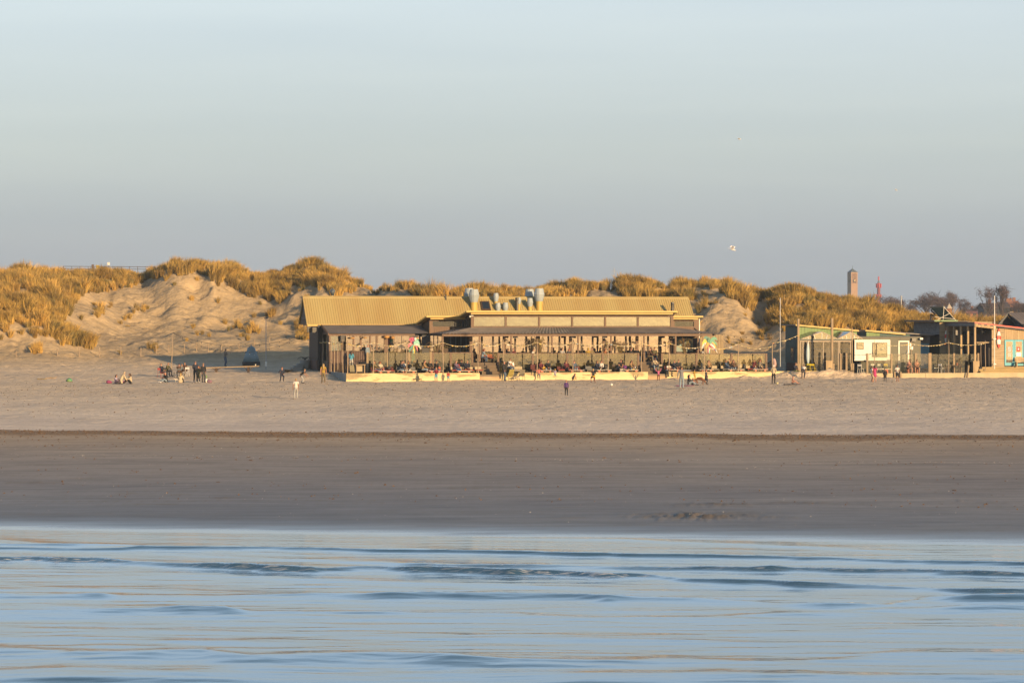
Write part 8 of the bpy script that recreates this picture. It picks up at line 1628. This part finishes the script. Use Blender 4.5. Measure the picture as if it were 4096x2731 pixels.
for px, row, w, d, c, lab in ((168, 1516, .45, .3, 'yellow', 'yellow towel spread flat far along the beach'), (2740, 1543, .75, .5, 'pink', 'pink striped towel under the group with the brown dog'), (3168, 1538, .7, .45, 'navy', 'dark mat under the sunbathing child'), (3130, 1538, .4, .3, 'white', 'white towel beside the ball'), (487, 1535, .9, .5, 'navy', 'dark rug under the white fleece group')):
    p_ = ground_at(px, row, 200, 240); o = thing('towel', lab, 'towel', p_ + Vector((0, 0, .02)), rnd.uniform(-.3, .3)); mb = MB(); n = 8
    vs = [(-w + 2 * w * i / n, -d + 2 * d * j / n, .02 * math.sin(5 * i + 3 * j)) for i in range(n + 1) for j in range(n + 1)]; mb._a(vs, [(i * (n + 1) + j, (i + 1) * (n + 1) + j, (i + 1) * (n + 1) + j + 1, i * (n + 1) + j + 1) for i in range(n) for j in range(n)]); mb.build('cloth', CL[c], o)
p_ = ground_at(207, 1514, 200, 240); o = thing('driftwood', 'short driftwood branch beside the yellow towel', 'driftwood', p_); MB().tube([(-.6, 0, .03), (-.1, .05, .08), (.25, 0, .05), (.55, -.05, .22)], [.05, .06, .05, .02], 7).tube([(.25, 0, .05), (.45, .05, .03)], [.04, .015], 6).build('branch', M_LPOLE, o)
def ball(px, row, rpx, label, m):
    p_ = ground_at(px, row + rpx, 190, 240); r_ = rpx * p_.y / FPX; o = thing('ball', label, 'ball', p_, 0); b_ = MB().ball((0, 0, r_), r_, 16, 12).build('ball', m, o, smooth=True)
    for k in range(5): a = k * 1.256; MB().ball((r_ * .62 * math.cos(a), r_ * .62 * math.sin(a), r_ * 1.62), r_ * .24, 6, 4, (1, 1, .8)).build('patch', M_PWHT if k % 2 else CL['lgrey'], b_)
ball(2446, 1538, 5, 'white football on the open sand', M_PWHT); ball(3109, 1532, 5, 'white and yellow ball at the feet of the white hoodie', mat('pale_yellow_ball', (.62, .56, .30), .5, .1))
# chairs and tables of the beach circle
def bch(px, row, rz, label, m): return tube_chair(label, ground_at(px, row, 200, 240), R(rz), m, 'chairs of the beach circle')
bch(644, 1510, 60, 'red metal chair in the beach circle', mat('brick_red_enamel', (.36, .06, .05), .5, .05)); bch(668, 1508, 70, 'dark chair under the green jacket', M_DRF); bch(717, 1511, 190, 'dark chair under the brown jacket seen from behind', M_DRF); bch(744, 1506, -20, 'white chair under the quilted jacket', M_PWHT)
p_ = ground_at(697, 1512, 200, 240); o = thing('round_table', 'small round dark table at the middle of the beach circle', 'table', p_); MB().lathe([(.03, 0), (.03, .5), (.35, .51), (.35, .54)], 14).build('top', M_DRF, o)
# two seats under the shirtless pair, table by the porch
for q, lab in ((3632, 'orange stool under the shirtless person looking away'), (3666, 'orange stool under the shirtless person leaning forward')):
    o = thing('stool', lab, 'stool', W(BU(q, 1.05), 1.05, T2), TH, 'stools by the sheds'); MB().lathe([(.16, 0), (.14, .40), (.20, .42), (.20, .46)], 10).build('seat', mat('terracotta_stool', (.34, .12, .05), .7, .1), o)
o = thing('side_table', 'dark slim table with a small pot before the dull glass screen', 'table', W(BU(3812, 1.0), 1.0, T2), TH); MB().box(-.75, -.3, .70, .75, .3, .75).build('top', M_DKB, o)
for a in (-1, 1):
    for b_ in (-1, 1): MB().box(a * .68 - .03, b_ * .24 - .03, 0, a * .68 + .03, b_ * .24 + .03, .7).build('leg', M_DKB, o)
o = thing('flower_pot', 'small terracotta pot on the slim dark table', 'pot', W(BU(3828, 1.0), 1.0, T2 + .75), TH); MB().lathe([(.07, 0), (.1, .18), (.11, .2), (.08, .18)], 10).build('pot', mat('terracotta_stool', ()), o)
o = thing('garden_bench', 'weathered slatted bench before the blue shop doors', 'bench', W(BU(4092, .75), .75, T2 + .57), TH)
for k in range(3): MB().box(-.75, -.2 + k * .14, .42, .75, -.2 + k * .14 + .125, .46).build('seat_slat', M_WOODV, o); MB().box(-.75, .22, .52 + k * .13, .75, .26, .63 + k * .13).build('back_slat', M_WOODV, o)
for a in (-1, 1): MB().box(a * .7 - .04, -.2, 0, a * .7 + .04, .26, .42).build('leg', M_WOODV, o); MB().box(a * .7 - .04, -.2, .62, a * .7 + .04, .24, .66).build('armrest', M_WOODV, o)
low_table(3485, 3555, 1.7, 'plank table between the white chairs by the grey cabin', T2, .42)
# ---------------------------------------------------------------- dogs
def dog(label, loc, rz, L_, coat, build_='stand', k=1.0):
    d = thing('dog', label, 'dog', loc, R(rz)); h = L_ * .78
    if build_ == 'stand':
        J = [(0, 0, h), (0, -.22 * L_, h * 1.02), (0, -.45 * L_, h * 1.0), (0, -.62 * L_, h * 1.18), (0, -.74 * L_, h * 1.32), (0, -.93 * L_, h * 1.24), (0, .28 * L_, h * 1.03), (0, .46 * L_, h * 1.0), (0, .62 * L_, h * 1.15), (0, .78 * L_, h * 1.35)]; E = [(0, 1), (1, 2), (2, 3), (3, 4), (4, 5), (0, 6), (6, 7), (7, 8), (8, 9)]; Rr = [.115 * L_, (.13 * L_, .155 * L_), (.12 * L_, .15 * L_), .075 * L_, .085 * L_, .04 * L_, .105 * L_, .10 * L_, .03 * L_, .015 * L_]
        for s_ in (-1, 1):
            i = len(J); x = s_ * .085 * L_; J += [(x, -.42 * L_, h * .82), (x, -.44 * L_, h * .42), (x, -.42 * L_, h * .08), (x, -.48 * L_, h * .04)]; E += [(2, i), (i, i + 1), (i + 1, i + 2), (i + 2, i + 3)]; Rr += [.06 * L_, .04 * L_, .03 * L_, .032 * L_]
            i = len(J); J += [(x, .42 * L_, h * .80), (x, .34 * L_, h * .50), (x, .54 * L_, h * .30), (x, .48 * L_, h * .07), (x, .42 * L_, h * .04)]; E += [(7, i), (i, i + 1), (i + 1, i + 2), (i + 2, i + 3), (i + 3, i + 4)]; Rr += [.075 * L_, .055 * L_, .034 * L_, .03 * L_, .032 * L_]
        ears = Vector((0, -.70 * L_, h * 1.40))
    else:   # sniffing the ground, back arched
        J = [(0, 0, h * 1.0), (0, -.22 * L_, h * .98), (0, -.42 * L_, h * .94), (0, -.58 * L_, h * .74), (0, -.68 * L_, h * .50), (0, -.74 * L_, h * .26), (0, .25 * L_, h * .98), (0, .42 * L_, h * .92), (0, .58 * L_, h * .72), (0, .66 * L_, h * .40)]; E = [(0, 1), (1, 2), (2, 3), (3, 4), (4, 5), (0, 6), (6, 7), (7, 8), (8, 9)]; Rr = [(.14 * L_, .19 * L_), (.16 * L_, .23 * L_), (.145 * L_, .21 * L_), .105 * L_, .095 * L_, .05 * L_, (.13 * L_, .17 * L_), .13 * L_, .03 * L_, .016 * L_]
        for s_ in (-1, 1):
            i = len(J); x = s_ * .09 * L_; J += [(x, -.40 * L_, h * .70), (x, -.44 * L_, h * .38), (x, -.40 * L_, h * .08), (x, -.47 * L_, h * .04)]; E += [(2, i), (i, i + 1), (i + 1, i + 2), (i + 2, i + 3)]; Rr += [.065 * L_, .042 * L_, .032 * L_, .034 * L_]
            i = len(J); J += [(x, .36 * L_, h * .62), (x, .22 * L_, h * .38), (x, .42 * L_, h * .22), (x, .34 * L_, h * .06), (x, .26 * L_, h * .04)]; E += [(7, i), (i, i + 1), (i + 1, i + 2), (i + 2, i + 3), (i + 3, i + 4)]; Rr += [.085 * L_, .06 * L_, .036 * L_, .032 * L_, .034 * L_]
        ears = Vector((0, -.62 * L_, h * .58))
    o = skin_mesh(J, E, Rr); me_ = bpy.data.meshes.new_from_object(o.evaluated_get(bpy.context.evaluated_depsgraph_get())); bpy.data.objects.remove(o); me_.materials.clear(); me_.materials.append(coat); me_.name = 'body'; link('body', me_, d)
    for s_ in (-1, 1): MB().slab([ears + Vector((s_ * .05 * L_, -.03 * L_, 0)), ears + Vector((s_ * .05 * L_, .05 * L_, 0)), ears + Vector((s_ * .11 * L_, .02 * L_, -.12 * L_))], .012).build('ear', coat, d)
    MB().ball(Vector(J[5]) + Vector((0, -.035 * L_ if build_ == 'stand' else -.01, -.0 if build_ == 'stand' else -.04 * L_)), .018 * L_, 6, 5).build('nose', EYE, d); return d
dog('brown dog sniffing the towel', ground_at(2798, 1540, 190, 240) + Vector((0, 0, 0)), 75, .72, mat('chestnut_fur', (.20, .075, .025), .7, .25, 8), 'sniff'); dog('small cream dog in front of the wire armchairs', ground_at(2066, 1526, 190, 240), 80, .50, mat('cream_fur', (.62, .50, .36), .8, .15, 9)); dog('tiny white dog beside the long blond hair', ground_at(708, 1531, 190, 240), -60, .36, mat('white_fur', (.66, .60, .52), .8, .12, 9))

# ---------------------------------------------------------------- shells, weed scraps and debris strewn over the sand
def strewn(name, n, sel, size, flat, m, seed):
    g = np.random.default_rng(seed); vs = []; fs = []; c = 0
    while c < n:
        px, D = g.uniform(-200, 4300), sel(g)
        x = (px - CX) / FPX * D; D = D - float(np.interp(D, [60, 90, 135, 205], [0.18, 0.18, 0.13, 0.0])) * x
        z = gz(x, D); w = size * g.uniform(.4, 1.5) * (1 if g.random() > .1 else 1.8); l_ = w * g.uniform(.4, 1.0); h = flat * g.uniform(.4, 1.4); a = g.uniform(0, 3.14); ca, sa = math.cos(a), math.sin(a); o = len(vs)
        for dx, dy, dz in ((-w, -l_, 0), (w, -l_ * .6, 0), (w * .7, l_, 0), (-w * .8, l_ * .8, 0), (-w * .4, -l_ * .4, h), (w * .5, l_ * .2, h * .8)): vs.append((x + dx * ca - dy * sa, D + dx * sa + dy * ca, z - .01 + dz))
        fs += [(o, o + 1, o + 4), (o + 1, o + 5, o + 4), (o + 1, o + 2, o + 5), (o + 2, o + 3, o + 5), (o + 3, o + 4, o + 5), (o + 3, o, o + 4)]; c += 1
    q = MB(); q._a(vs, fs); stuff(q.build(name, m))
strewn('shells', 2600, lambda g: g.choice((g.uniform(90, 134), g.uniform(139, 165), g.uniform(139, 150), g.normal(119.5, .35))), .013, .018, mat('shell_white', (1.0, .95, .86), .5, .15, 3), 1)
strewn('weed_scraps', 3200, lambda g: g.choice((g.normal(136.2, 1.6), g.normal(136.8, .7), g.normal(136.6, .5), g.normal(133, 2.5), g.normal(136.5, 1.0), g.choice((98.5, 103.5, 110, 118, 126)) + g.normal(0, .9))), .042, .05, mat('dry_weed', (.13, .075, .035), .85, .3, 3), 2)
strewn('beach_debris', 1900, lambda g: g.choice((g.uniform(150, 222), g.uniform(185, 223))), .040, .06, mat('dark_debris', (.16, .11, .065), .85, .4, 3), 3)
